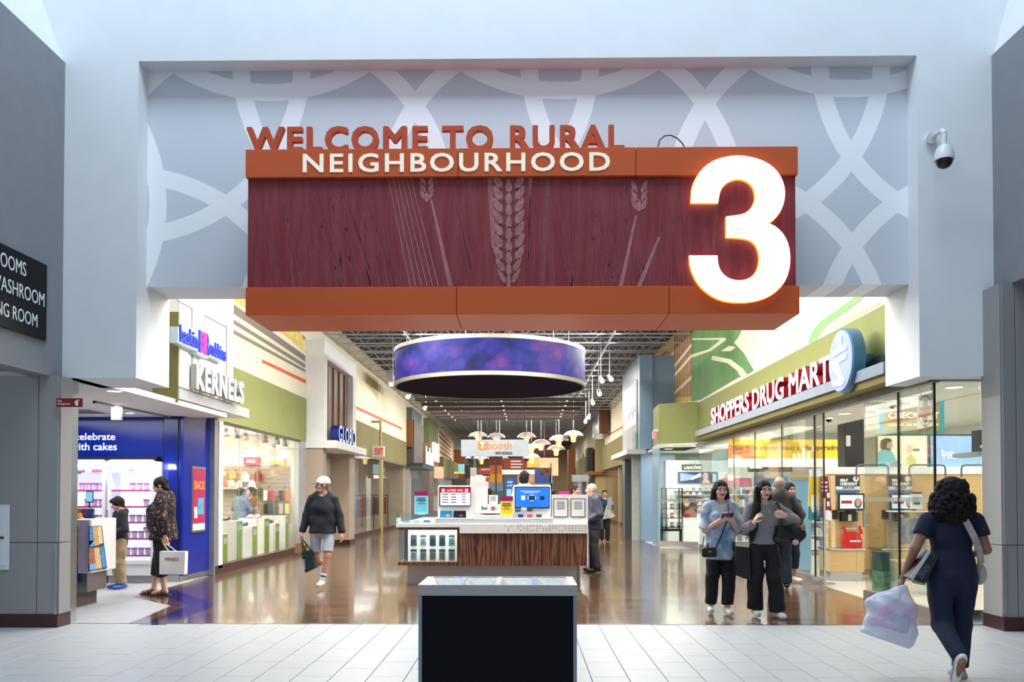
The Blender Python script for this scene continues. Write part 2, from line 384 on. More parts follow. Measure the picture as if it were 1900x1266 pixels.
# ------------------------------------------------------------------ the street behind the portal
WL, WR = -5.85, 4.92
olive = mat('olive_bulkhead', (122, 114, 62), 0.7, var=0.04, vscale=2)
green_l = mat('fresh_green_bulkhead', (150, 156, 94), 0.7, var=0.04, vscale=2)
mural_m = mat('pale_mural_wall', (242, 236, 210), 0.75, var=0.05, vscale=0.6)
mural_y = mat('yellow_mural_wash', (236, 206, 128), 0.75, var=0.12, vscale=0.8)
# upper mural walls
ml = struct(B('wall_street_left', WL-0.25, WL, 10.45, 90, 4.08, 6.75, mural_m))
mr = struct(B('wall_street_right', WR, WR+0.25, 10.45, 90, 4.1, 6.75, mural_m))
# bulkhead bands below them
struct(B('wall_bulkhead_left', WL-0.2, WL+0.03, 15.45, 22.0, 2.92, 4.08, green_l))
struct(B('wall_bulkhead_left_far', WL-0.2, WL+0.03, 26.0, 41, 2.97, 4.12, olive))
struct(B('wall_bulkhead_right', WR, WR+0.2, 10.45, 23.4, 2.96, 4.1, green_l))
g = MB(); g.prism([(atY(1212, 800, 25.4).x, 25.4, 2.98), (atY(1223, 800, 23.9).x, 23.9, 2.98), (WR+0.06, 23.3, 2.98), (WR+0.1, 25.4, 2.98)], (0, 0, 1.16)); bump_box = struct(g.build('wall_bulkhead_right_far', green_l))
g = MB(); g.prism([(atY(1212, 800, 25.4).x-0.02, 25.4, 2.86), (atY(1223, 800, 23.9).x-0.02, 23.87, 2.86), (WR+0.06, 23.27, 2.86), (WR+0.1, 25.4, 2.86)], (0, 0, 0.12)); g.build('metal_sill', mat('sill_paint', (200, 204, 206), 0.4, 0.3), bump_box)

# mural stripes on the left (each band of paint)
grey_s = mat('stripe_grey', (146, 138, 128), 0.75); orange_s = mat('stripe_orange', (226, 104, 70), 0.7); brown_s = mat('stripe_brown', (148, 104, 62), 0.75)
green_wash = mat('green_mural_wash', (104, 150, 92), 0.75, var=0.2, vscale=0.9)
for px, m in (
    ([(393, 555), (420, 555), (566, 660), (566, 662+9)], grey_s),
    ([(428, 590), (566, 676), (566, 683), (428, 598)], grey_s), ([(428, 609), (566, 686), (566, 691), (428, 617)], grey_s),
    ([(540, 617), (552, 617), (566, 625), (566, 632)], grey_s),
    ([(486, 667), (569, 706), (569, 713), (486, 673)], orange_s),
    ([(657, 752), (746, 794), (746, 798), (657, 758)], orange_s),
    ([(430, 540), (470, 555), (560, 620), (566, 655)], mural_y)):
    decal('mural_stripe', px, 'X', WL, m, ml)
decal('mural_stripe', [(428, 555), (452, 555), (560, 622), (566, 640), (520, 612)], 'X', WL+0.002, mat('mural_sun_yellow', (244, 220, 120), 0.75, var=0.15), ml)
for k in range(9):
    u = 680+k*2.4; decal('mural_stripe', [(u, 690+k*1.8), (u+1.3, 691+k*1.8), (u+1.3, 715+k*3.2), (u, 714+k*3)], 'X', WL+0.001, mat('drip_green', (190, 190, 96), 0.75), ml)
# right mural: brushed green shapes, wheat stripes, purple threads
pale_r = mat('mural_cream', (240, 236, 200), 0.75, var=0.03)
G1 = [(1283, 612), (1376, 612), (1371, 625), (1362, 636), (1380, 655), (1399, 688), (1376, 702), (1372, 700), (1300, 742), (1283, 745)]
decal('mural_shape', G1, 'X', WR, green_wash, mr)
cream = mat('mural_brush_cream', (238, 238, 196), 0.75)
for px in ([(1285, 628), (1347, 627), (1346, 632), (1318, 652), (1284, 664), (1284, 658), (1316, 648), (1337, 631), (1284, 631)],
           [(1322, 660), (1356, 667), (1378, 684), (1388, 697), (1376, 702), (1368, 688), (1350, 674), (1320, 668)],
           [(1338, 652), (1352, 642), (1366, 644), (1355, 652)]):
    decal('mural_shape', px, 'X', WR-0.003, cream, mr)
green2 = mat('mural_brush_green', (146, 196, 130), 0.75, var=0.1)
decal('mural_shape', [(1498, 638), (1506, 617), (1522, 597), (1560, 570), (1590, 548), (1608, 548), (1570, 578), (1534, 603), (1522, 618), (1514, 634)], 'X', WR-0.003, green2, mr)
decal('mural_shape', [(1530, 614), (1580, 582), (1632, 560), (1632, 566), (1585, 590)], 'X', WR-0.003, mat('mural_soft_green', (206, 222, 172), 0.75, var=0.2, vscale=8), mr)
yel_r = mat('mural_wheat', (228, 184, 108), 0.75, var=0.1)
decal('mural_shape', [(1283, 612), (1262, 612), (1213, 657), (1213, 752), (1283, 745)], 'X', WR+0.001, yel_r, mr)
for k, (a, c) in enumerate(((651, 673), (678, 700), (692, 713), (706, 727))):
    decal('mural_stripe', [(1239, a-3), (1239, a+3), (1213, c+3), (1213, c-4)], 'X', WR-0.004, brown_s, mr)
pur = mat('mural_thread_plum', (112, 74, 92), 0.75)
for k in range(11):
    u = 1251+k*3.0; decal('mural_stripe', [(u, 617-k*0.5 if u < 1258 else 612), (u+1.5, 612), (u+1.3, 738-k*0.4), (u+0.2, 738)], 'X', WR-0.004, pur, mr)
for a, c in ((690, 640), (704, 660), (728, 700)):
    decal('mural_stripe', [(1213, a+36), (1213, a+40), (1283, c+4), (1283, c-3)], 'X', WR-0.006, pale_r, mr)
decal('mural_stripe', [(1128, 806), (1160, 788), (1160, 792), (1128, 810)], 'X', WR, mat('stripe_coral', (222, 128, 106), 0.75), mr)

# ceiling: corrugated deck on steel joists
deck_m = mat('dark_steel_deck', (70, 76, 92), 0.5, 0.3, var=0.08)
dk = MB(); pts = []; x = -6.0; k = 0
while x < 5.2:
    zz = 6.85 if k % 2 == 0 else 6.78
    pts += [(x, zz), (x+0.09, zz)]; x += 0.12; k += 1
n0 = len(pts); V = [(px_, 10.45, pz) for px_, pz in pts] + [(px_, 92, pz) for px_, pz in pts]
dk.add(V, [(i, i+1, n0+i+1, n0+i) for i in range(n0-1)])
ceil = struct(dk.build('ceiling', deck_m))
joist_m = mat('joist_pale_steel', (196, 202, 214), 0.4, 0.0, var=0.04)
def joist_mesh():
    j = MB()
    for z in (6.22, 6.66): j.box(-5.95, 5.05, -0.035, 0.035, z, z+0.035)
    N = 11; dx = 11.0/N
    for i in range(N):
        x0 = -5.95+i*dx; j.tube((x0, 0, 6.24), (x0+dx/2, 0, 6.67), 0.010, 5, caps=False); j.tube((x0+dx/2, 0, 6.67), (x0+dx, 0, 6.24), 0.010, 5, caps=False)
    o = j.build('joist', joist_m); me = o.data; bpy.data.objects.remove(o); return me
jm = joist_mesh()
for k in range(44):
    o = link('joist', jm, ceil); o.location = (0, 11.4+k*1.42, 0)
for x in (-3.4, -0.4, 2.6):
    MB().tube((x, 10.6, 6.18), (x, 80, 6.18), 0.03, 8).build('conduit', mat('conduit_grey', (128, 134, 142), 0.4, 0.5), ceil)
MB().tube((-4.9, 30, 5.85), (-4.9, 34, 5.85), 0.16, 14).build('air_duct', mat('duct_pale', (190, 194, 198), 0.35, 0.5), ceil)
# end of the street
struct(B('wall_end', -7, 6, 88, 88.3, 0, 7, mat('far_wall_warm', (180, 150, 112), 0.8, var=0.1)))
struct(B('wall_left_store_backs', -14.3, -14, 15, 88, 0, 7, mat('store_back_dark', (120, 112, 100), 0.8)))
# ================================================================== BIG PORTAL SIGN
or_m = mat('burnt_orange_panel', (196, 84, 30), 0.45, var=0.05, vscale=1.2)
SY0, SY1 = 8.9, 9.8
sx0, sx1 = atY(455, 430, SY0).x, atY(1481, 430, SY0).x
zt = (atY(455, 279, SY0).z+atY(1481, 270, SY0).z)/2; zb = (atY(455, 586, SY0).z+atY(1481, 581, SY0).z)/2
zm1 = atY(900, 327, SY0).z; zm0 = atY(900, 532, SY0).z
sign = thing('portal_sign', 'orange and maroon wheat sign over the mall entrance, with a big white numeral', 'sign', ((sx0+sx1)/2, 9.35, zb))
red_m = mat('maroon_print_panel', (104, 30, 36), 0.5, var=0)
n, L, b = nodes_of(red_m)
tc = n.new('ShaderNodeTexCoord'); mp = n.new('ShaderNodeMapping'); mp.inputs['Scale'].default_value = (9, 1, 0.9); mp.inputs['Rotation'].default_value = (0, R(7), 0); L.new(tc.outputs['Object'], mp.inputs[0])
ns = n.new('ShaderNodeTexNoise'); ns.inputs['Scale'].default_value = 1.6; ns.inputs['Detail'].default_value = 8; ns.inputs['Roughness'].default_value = 0.65; L.new(mp.outputs[0], ns.inputs['Vector'])
cr = n.new('ShaderNodeValToRGB'); cr.color_ramp.elements[0].position = 0.42; cr.color_ramp.elements[1].position = 0.75
cr.color_ramp.elements[0].color = (*lin((122, 28, 38)), 1); cr.color_ramp.elements[1].color = (*lin((142, 60, 66)), 1); L.new(ns.outputs['Fac'], cr.inputs[0]); L.new(cr.outputs[0], b.inputs['Base Color'])
uj1, uj2, uj3 = 765, 1180, 847
for a, c in ((455, 850), (850, 1180), (1180, 1481)):
    B('top_panel', atY(a, 300, SY0).x+0.003, atY(c, 300, SY0).x-0.003, SY0, SY1, zm1, zt, or_m, sign, 0.003)
for a, c in ((455, 847), (847, 1242), (1242, 1484)):
    B('bottom_panel', atY(a, 560, SY0).x+0.003, atY(c, 560, SY0).x-0.003, SY0, SY1, zb, zm0, or_m, sign, 0.003)
mid = B('print_panel', sx0+0.012, sx1-0.012, SY0+0.05, SY1, zm0+0.001, zm1-0.001, red_m, sign)
YP = SY0+0.05
st1 = mat('print_straw', (168, 108, 108), 0.5, var=0.15, vscale=14); st2 = mat('print_straw_faint', (128, 60, 64), 0.5, var=0.15, vscale=14)
ker = mat('print_kernel', (164, 104, 104), 0.5, var=0.35, vscale=22); ker2 = mat('print_kernel_shade', (118, 52, 58), 0.5, var=0.2, vscale=20)
def straw(u0, v0, u1, v1, w0, w1, m, t=0.003):
    decal('straw_print', [(u0-w0/2, v0), (u0+w0/2, v0), (u1+w1/2, v1), (u1-w1/2, v1)], 'Y', YP, m, mid, t*.4)
straw(800, 370, 836, 531, 4, 8, st1); straw(1180, 400, 1152, 531, 4, 8, st1); straw(1223, 440, 1186, 531, 4, 9, st1); straw(1332, 360, 1322, 470, 6, 7, st2); straw(1017, 330, 1006, 531, 8, 9, st2)
rs = random.Random(3)
for k in range(12):
    u = 716+k*4.2; straw(u, 329, u+40+k*1.0, 531, 1.2, 2.2, st1 if k % 2 else st2)
for k in range(34):
    u = rs.uniform(460, 700); straw(u, 329, u+rs.uniform(10, 70), 531, 0.8, 2.0, st2, 0.002)
for k in range(26):
    u = rs.uniform(1000, 1270); straw(u, 329, u+rs.uniform(-30, 60), 531, 0.8, 2.0, st2, 0.002)
for k in range(10):
    u = rs.uniform(820, 900); straw(u-40, 329, u, 500, 0.8, 1.4, st2, 0.002)
def kernel(cu, cv, w, h, ang, m, t):
    pts = []
    for k in range(10):
        a = 2*math.pi*k/10; x = math.sin(a)*w*(0.75+0.25*math.cos(a)); y = math.cos(a)*h
        pts.append((cu+x*math.cos(ang)-y*math.sin(ang), cv+x*math.sin(ang)+y*math.cos(ang)))
    decal('kernel_print', pts, 'Y', YP, m, mid, t)
for r in range(9):
    v = 338+r*22; wsc = 1.0 if r < 7 else 0.8-0.15*(r-7)
    for sg in (-1, 1):
        if v < 520: kernel(944+sg*19*wsc, v, 12*wsc, 18, sg*0.5, ker2, 0.004); kernel(944+sg*21*wsc, v-2, 9*wsc, 15, sg*0.5, ker, 0.006)
    if v < 515: kernel(944, v+8, 10*wsc, 15, 0, ker2, 0.0065); kernel(944, v+7, 7.5*wsc, 13, 0, ker, 0.008)
for k in range(6):
    u = 905+k*1.5; straw(u, 329, u+8, 460, 1, 1.5, st1, 0.009); straw(985+k*1.0-3, 329, 982-k*0.7, 480, 1, 1.3, st1, 0.009)
for c_u, c_v, s in ((792, 348, 1), (1186, 360, 1.2)):
    for r in range(3):
        for sg in (-1, 1): kernel(c_u+sg*8*s, c_v-14+r*13*s, 5*s, 11*s, sg*0.35, ker, 0.004)
    kernel(c_u, c_v+18*s, 5*s, 10*s, 0, ker, 0.004)
# lettering
let_o = mat('letter_rust', (190, 72, 32), 0.5); let_w = mat('letter_cream', (240, 232, 214), 0.5, emit=0.25, ecol=(255, 240, 215))
a = atY(458, 277, SY0+0.1); c = atY(1159, 272, SY0+0.1); zlow = zt+0.002; ztop_l = atY(800, 234, SY0+0.1).z
text('WELCOME TO RURAL', (a.x, SY0+0.14, zlow), (1, 0, 0), (0, 0, 1), c.x-a.x, ztop_l-zlow, 0.06, let_o, sign, bold=0.03, split=True, space=1.14)
a = atY(562, 320, SY0); c = atY(1132, 320, SY0)
text('NEIGHBOURHOOD', (a.x, SY0+0.003, atY(850, 319, SY0).z), (1, 0, 0), (0, 0, 1), c.x-a.x, atY(850, 284, SY0).z-atY(850, 319, SY0).z, 0.012, let_w, sign, bold=0.016, split=True, space=1.18)
three = [(835,718),(840,660),(858,610),(890,565),(935,532),(990,514),(1045,508),(1100,514),(1160,532),(1210,565),(1240,605),(1256,650),(1258,690),(1250,730),(1232,768),(1205,798),(1183,812),(1215,828),(1250,862),(1272,905),(1282,960),(1278,1020),(1258,1075),(1220,1120),(1170,1150),(1110,1166),(1050,1170),(985,1163),(930,1140),(880,1100),(848,1050),(832,1000),(827,960),(953,960),(957,1000),(972,1035),(1000,1060),(1040,1072),(1080,1070),(1115,1052),(1138,1020),(1146,980),(1142,940),(1125,905),(1095,885),(1050,877),(996,875),(996,783),(1040,778),(1080,768),(1108,745),(1124,715),(1127,690),(1120,655),(1100,628),(1070,613),(1040,611),(1005,622),(978,645),(962,680),(957,718)]
def smooth_poly(pts, corners):
    out = []; N = len(pts)
    for i, p in enumerate(pts):
        q = pts[(i+1) % N]; out.append(p)
        if i in corners or (i+1) % N in corners:
            continue
        p0, q1 = pts[i-1], pts[(i+2) % N]
        out.append(tuple((-p0[k]+9*p[k]+9*q[k]-q1[k])/16 for k in (0, 1)))
    return out
sm3 = smooth_poly(three, {0, 16, 32, 33, 46, 47, 60})
P3 = [atY(940+x/2.436, 80+y/2.436, SY0-0.06) for x, y in sm3]
num = MB().prism(P3, (0, 0.07, 0)).build('numeral', [mat('numeral_lit_white', (255, 252, 240), 0.4, emit=1.6, ecol=(255, 252, 244), var=0)], sign)
cx = sum(p.x for p in P3)/len(P3); cz_ = sum(p.z for p in P3)/len(P3)
# amber edge of the numeral's back tray
P3b = [Vector((p.x, SY0-0.035, p.z)) for p in P3]
nrm = []
N = len(P3b)
for i in range(N):
    t_ = (P3b[(i+1) % N]-P3b[i-1]).normalized(); nrm.append(Vector((-t_.z, 0, t_.x)))
tr = [P3b[i]+nrm[i]*0.008 for i in range(N)]
MB().prism(tr, (0, 0.034, 0)).build('numeral_edge', mat('numeral_edge_amber', (255, 170, 40), 0.4, emit=1.0, ecol=(255, 150, 30), var=0), sign)
# cable loop on top of the sign
cb = MB(); pts = [atY(u, v, SY0+0.25) for u, v in ((1221, 272), (1224, 260), (1233, 252), (1245, 251), (1257, 257), (1266, 266), (1270, 273))]
cb.path(pts, 0.008, 8).build('power_cable', mat('cable_grey', (70, 76, 82), 0.5), sign)

# ================================================================== DOME CAMERA ON THE RIGHT PIER
c_w = mat('camera_white', (214, 218, 222), 0.35)
p = atY(1752, 290, 9.2)
t = thing('dome_camera', 'white dome security camera on a curved bracket on the right portal pier', 'camera', p)
b = MB(); b.tube(atY(1728, 257, 9.55), atY(1728, 257, 9.47), 0.055, 14); b.path([atY(1728, 257, 9.5), atY(1738, 248, 9.4), atY(1748, 242, 9.28), atY(1753, 248, 9.2), p+Vector((0, 0, 0.18))], 0.026, 10); b.build('bracket', c_w, t, 'auto')
MB().lathe([(0.028, 0.2), (0.03, 0.13), (0.075, 0.1), (0.098, 0.04), (0.105, -0.02), (0.105, -0.045), (0, -0.045)], p, 20).build('housing', c_w, t, 'auto')
MB().lathe([(0.088, -0.04), (0.085, -0.08), (0.065, -0.115), (0.03, -0.135), (0, -0.14)], p, 20).build('dome', mat('camera_dome_dark', (18, 20, 26), 0.1), t, True)

# ================================================================== WASHROOM SIGN ON THE LEFT WALL
X_ = XL+0.04
P = [atX(-140, 395, X_), atX(87, 492, X_), atX(87, 633, X_), atX(-140, 560, X_)]
zt_, zb_ = atX(87, 492, X_).z, atX(87, 633, X_).z; y1 = atX(87, 560, X_).y; y0 = y1-1.7
t = thing('washroom_sign', 'black directory board with white lettering for the washrooms on the left grey wall', 'sign', (X_, y0, zb_))
B('board', XL, X_, y0, y1, zb_, zt_, mat('board_black', (7, 8, 13), 0.5, spec=.2), t, 0.003)
B('backing', XL, X_-0.02, y0, y1+0.05, zb_-0.005, zt_+0.005, mat('board_edge_grey', (110, 116, 124), 0.4), t)
lw = mat('board_letter_white', (226, 230, 236), 0.5)
for s, ua, ub, vb, vt in (('WASHROOMS', -68, 48, 514, 488), ('UNIVERSAL WASHROOM', -130, 82, 570, 545), ('NURSING ROOM', -60, 69, 608, 584)):
    ya, yb = atX(ua, vb, X_).y, atX(ub, vb, X_).y; z0, z1 = atX(ub, vb, X_).z, atX(ub, vt, X_).z
    text(s, (X_, ya, z0), (0, 1, 0), (0, 0, 1), yb-ya, z1-z0, 0.003, lw, t)
# fire extinguisher blade sign
t = thing('extinguisher_sign', 'small red fire extinguisher sign projecting from the left pillar', 'sign', atY(136, 748, 9.5))
xa, xb = atY(113, 748, 9.35).x, atY(161, 748, 9.35).x; za, zb2 = atY(130, 757, 9.35).z, atY(130, 741, 9.35).z
B('plate', xa, xb, 9.255, 9.27, za, zb2, mat('sign_red', (128, 18, 22), 0.4), t, 0.002)
lr = mat('sign_letter_white', (240, 236, 236), 0.5)
text('Fire', (xa+0.02, 9.254, za+0.055), (1, 0, 0), (0, 0, 1), 0.045, 0.025, 0.002, lr, t)
text('Extinguisher', (xa+0.02, 9.254, za+0.018), (1, 0, 0), (0, 0, 1), 0.145, 0.028, 0.002, lr, t)
b = MB(); q = xb-0.06; b.box(q-0.012, q+0.012, 9.252, 9.255, za+0.012, za+0.062); b.box(q-0.007, q+0.007, 9.252, 9.255, za+0.062, za+0.078); b.box(q-0.004, q+0.026, 9.252, 9.255, za+0.07, za+0.08); b.box(q-0.024, q-0.012, 9.252, 9.255, za+0.03, za+0.068); b.build('pictogram', lr, t)
# ================================================================== LEFT SIDE: ICE-CREAM SHOP
blue_g = mat('cobalt_gloss_panel', (14, 42, 150), 0.12, var=0.12, vscale=1.5, bump=0.04, bscale=14, stretch=(1, 1, 5))
blue_d = mat('cobalt_deep_panel', (10, 30, 118), 0.12, var=0.15, vscale=1.5)
black_m = mat('black_trim', (12, 12, 14), 0.4)
whit = mat('satin_white', (230, 231, 232), 0.35, var=0.02)
YB = 14.35
struct(B('ceiling_ice_cream_shop', -9.5, -5.25, 9.56, 14.5, ZS, ZS+0.08, soffit_m))
area('shop_ceiling_lamp', (-7.2, 12.2, 2.84), (2.6, 3.4), 95, (1.0, 0.97, 0.95))
wb = struct(B('wall_ice_cream_shop', -9.5, atY(302, 800, YB).x, YB, YB+0.15, 0, ZS, blue_g))
struct(B('wall_ice_cream_shop_side', -9.6, -9.4, 9.8, 14.4, 0, ZS, blue_d))
B('panel', atY(302, 800, 14.2).x+0.01, atY(333, 800, 14.2).x-0.02, 14.2, YB+0.1, 0.12, ZS, blue_d, wb, 0.01)
B('panel', -5.96, -5.90, 14.22, 15.42, 0.1, ZS+0.1, blue_g, wb, 0.004)
B('panel', -6.15, -5.965, 14.22, 14.26, 0.1, ZS, black_m, wb)
B('skirting', -6.1, -5.895, 14.21, 15.42, 0, 0.1, steel, wb)
B('skirting', atY(290, 1000, 14.19).x, -5.95, 14.18, 14.4, 0, 0.12, steel, wb)
cel = mat('wall_letter_white', (240, 242, 250), 0.4, emit=0.3)
text('celebrate', (atY(139, 818, YB).x, YB, atY(134, 817, YB).z), (1, 0, 0), (0, 0, 1), atY(214, 818, YB).x-atY(139, 818, YB).x, atY(134, 804, YB).z-atY(134, 817, YB).z, 0.006, cel, wb, bold=0.012)
text('with cakes', (atY(131, 836, YB).x, YB, atY(134, 836, YB).z), (1, 0, 0), (0, 0, 1), atY(217, 836, YB).x-atY(131, 836, YB).x, atY(134, 822, YB).z-atY(134, 836, YB).z, 0.006, cel, wb, bold=0.012)
B('black_valance', atY(120, 850, 14.2).x, atY(291, 850, 14.2).x, 14.2, YB, atY(0, 853, 14.2).z, atY(0, 848, 14.2).z, black_m, wb)
# freezers
tubm = mat('tub_white_pink', (238, 206, 230), 0.4, var=0.25, vscale=18); lidm = mat('tub_lid_magenta', (206, 60, 176), 0.35)
inner = mat('freezer_liner_white', (236, 240, 246), 0.4, emit=0.8, ecol=(240, 236, 255)); pk = mat('shelf_strip_pink', (214, 60, 130), 0.4)  # liner's own glow stands in for the light inside the freezers
fz_glass = glass('freezer_glass', (0.97, 0.99, 1.0), 0.05)
YF = 13.95
def freezer(u0, u1, label, hdr, side):
    x0, x1 = atY(u0, 950, YF).x, atY(u1, 950, YF).x; z1 = atY(200, 853, YF).z
    t = thing('display_freezer', label, 'freezer', ((x0+x1)/2, YF, 0))
    b = MB(); b.box(x0, x1, YF+0.36, YF+0.39, 0.28, z1); b.build('back_liner', inner, t)
    b = MB(); b.box(x0, x0+0.05, YF, YF+0.39, 0.28, z1); b.box(x1-0.05, x1, YF, YF+0.39, 0.28, z1); b.box(x0, x1, YF, YF+0.39, z1-0.03, z1); b.build('cabinet', whit, t)
    B('base', x0, x1, YF, YF+0.39, 0.13, 0.34, whit, t, 0.006)
    B('kick_grille', x0+0.01, x1-0.01, YF+0.03, YF+0.38, 0.0, 0.13, mat('kick_grey', (150, 152, 156), 0.4, 0.4), t)
    d = MB()
    for a, c, e, f in ((x0+0.01, x0+0.06, 0.33, z1-0.01), (x1-0.06, x1-0.01, 0.33, z1-0.01), (x0+0.06, x1-0.06, 0.33, 0.39), (x0+0.06, x1-0.06, z1-0.06, z1-0.01)):
        d.box(a, c, YF-0.03, YF, e, f)
    do = d.build('door', whit, t)
    B('glass_pane', x0+0.06, x1-0.06, YF-0.018, YF-0.012, 0.39, z1-0.06, fz_glass, do)
    B('handle', x0+0.012, x0+0.03, YF-0.06, YF-0.03, 0.95, 1.25, steel_v, do)
    hz1, hz0 = atY(0, 860, YF).z, atY(0, 877, YF).z
    h = B('header_card', x0+0.065, x1-(0.3 if side else 0.07), YF-0.008, YF-0.002, hz0, hz1, mat('header_card_'+('sky' if side else 'plum'), (120, 190, 222) if side else (120, 36, 66), 0.4), t)
    if hdr: text(hdr, (x0+0.09, YF-0.009, hz1-0.062), (1, 0, 0), (0, 0, 1), 0.22, 0.04, 0.002, black_m, h)
    else: B('text_line', x0+.12, x1-.14, YF-.0095, YF-.008, hz1-.045, hz1-.03, pk, h); B('text_line', x0+.16, x1-.16, YF-.0095, YF-.008, hz1-.068, hz1-.054, pk, h)
    if not side:
        for k in range(3):
            MB().tube((x0+0.17+k*0.155, YF-0.008, hz0+0.03), (x0+0.17+k*0.155, YF-0.012, hz0+0.03), 0.058, 14).build('print_disc', mat('scoop_'+str(k), ((120, 70, 50), (60, 60, 66), (190, 130, 120))[k], 0.5, var=0.3, vscale=40), h)
    else:
        B('print_tub', x0+0.36, x0+0.46, YF-0.011, YF-0.008, hz0+0.02, hz1-0.03, lidm, h)
    rows = [(910, 4, 0.28), (940, 2, 0.52), (969, 4, 0.28), (999, 5, 0.2), (1030, 5, 0.2)]
    for k, (v, nt, off) in enumerate(rows):
        z = atY(200, v, YF+0.1).z
        sh = B('shelf', x0+0.06, x1-0.06, YF+0.03, YF+0.35, z-0.012, z, glass('shelf_glass', (0.9, 0.97, 1.0), 0.1), t)
        B('price_strip', x0+0.06, x1-0.06, YF+0.012, YF+0.028, z-0.022, z+0.008, pk, sh)
    return t, x0, x1, rows
tub0 = None; ORD = ('first', 'second', 'third', 'fourth', 'fifth', 'sixth', 'seventh', 'eighth')
def tubs(x0, x1, rows, label, group, n_fix=None):
    global tub0
    for k, (v, nt, off) in enumerate(rows):
        z = atY(200, v, YF+0.1).z
        nn = nt if n_fix is None else n_fix
        for i in range(nn):
            lab = ('%s tub from the left on the %s shelf, ' % (ORD[i], ('top', 'second', 'third', 'fourth', 'bottom')[k]))+label
            x = x0+0.1+off*(1 if n_fix is None else 0.4)+i*0.118
            if x > x1-0.09: break
            if tub0 is None:
                tub0 = thing('ice_cream_tub', lab, 'tub', (x, YF+0.11, z), group)
                MB().lathe([(0.0, 0.001), (0.038, 0.001), (0.047, 0.105), (0.0, 0.105)], (x, YF+0.11, z), 14).build('cup', tubm, tub0, 'auto')
                MB().lathe([(0.05, 0.10), (0.052, 0.122), (0.0, 0.126)], (x, YF+0.11, z), 14).build('lid', lidm, tub0, 'auto')
            else:
                o = dup(tub0, Vector((x, YF+0.11, z))-tub0.location, lab); o['group'] = group
f1, a0, a1, rw = freezer(199, 288, 'white upright freezer of pink tubs behind the floral-top woman', 'PRE-PACKS', True)
tubs(a0, a1, rw, 'in the freezer with the sky-blue header', 'tubs in the right freezer')
f2, a0, a1, rw = freezer(112, 197, 'white upright freezer of pink tubs nearest the grey pillar', None, False)
tubs(a0+0.1, a1, rw, 'in the freezer with the plum header', 'tubs in the left freezer', 5)
area('freezer_lamp', (-6.9, 13.9, 2.0), (1.5, 0.1), 30, (0.95, 0.93, 1.0), (R(55), 0, 0))

# serving counter
t = thing('serving_counter', 'white ice cream counter end with topping pictures above a steel plinth', 'counter', (-6.4, 11.25, 0))
B('body', -7.4, -5.76, 10.92, 11.60, 0.46, 1.18, whit, t, 0.01)
B('lilac_end', -5.90, -5.775, 10.905, 10.92, 0.47, 1.16, mat('lilac_gloss', (206, 190, 222), 0.3), t)
B('skirt', -7.3, -5.84, 10.98, 11.5, 0.2, 0.46, brushed('wavy_steel', (176, 178, 182), 0.3, (3, 3, 30)), t)
B('plinth', -7.3, -5.98, 10.95, 11.5, 0.0, 0.2, mat('plinth_bronze', (104, 92, 86), 0.35, 0.6), t)
B('poster_panel', -6.35, -5.935, 10.895, 10.92, 0.5, 1.08, mat('coral_swirl_print', (176, 64, 50), 0.4, var=0.25, vscale=8), t)
B('poster_panel', -6.35, -5.935, 10.893, 10.92, 0.3, 0.55, mat('blue_swirl_print', (30, 80, 150), 0.4, var=0.2, vscale=8), t)
# picture board of toppings on the corridor face
XC = -5.758
bd = MB().prism([atX(u, v, XC) for u, v in ((165, 977), (187, 976), (197, 1055), (164, 1060))], (0.014, 0, 0)).build('topping_board', mat('topping_board_frame', (60, 64, 70), 0.4), t)
tops = [((166, 979), (172, 978), (173, 1004), (166, 1013), (60, 130, 190)), ((172, 978), (181, 978), (184, 1012), (174, 1013), (196, 160, 110)), ((181, 978), (187, 977), (191, 1008), (184, 1010), (220, 200, 160)),
        ((165, 1018), (173, 1017), (177, 1046), (165, 1048), (158, 98, 72)), ((174, 1017), (184, 1016), (189, 1055), (178, 1056), (206, 180, 130)), ((185, 1015), (192, 1014), (197, 1053), (190, 1054), (70, 140, 200)), ((166, 1048), (177, 1046), (178, 1057), (166, 1058), (110, 170, 215)), ((166, 1004), (173, 1003), (174, 1014), (166, 1015), (70, 150, 210))]
for k, q in enumerate(tops):
    MB().prism([atX(u, v, XC+0.015) for u, v in q[:4]], (0.003, 0, 0)).build('topping_picture', mat('topping_%d' % k, q[4], 0.45, var=0.35, vscale=45), bd)
# sneeze guard
g_ = MB(); g_.box(-7.3, atY(140, 900, 11.0).x, 11.0, 11.008, 1.19, atY(140, 862, 11.0).z)
tg = thing('sneeze_guard', 'clear glass guard with a black edge on the ice cream counter', 'guard', (-6.5, 11, 1.18)); g_.build('pane', fz_glass, tg)
B('edge', atY(140, 900, 11.0).x, atY(140, 900, 11.0).x+0.012, 10.995, 11.012, 1.181, atY(140, 862, 11.0).z, black_m, tg); B('foot', -7.3, -5.95, 10.98, 11.03, 1.18, 1.195, steel, tg)
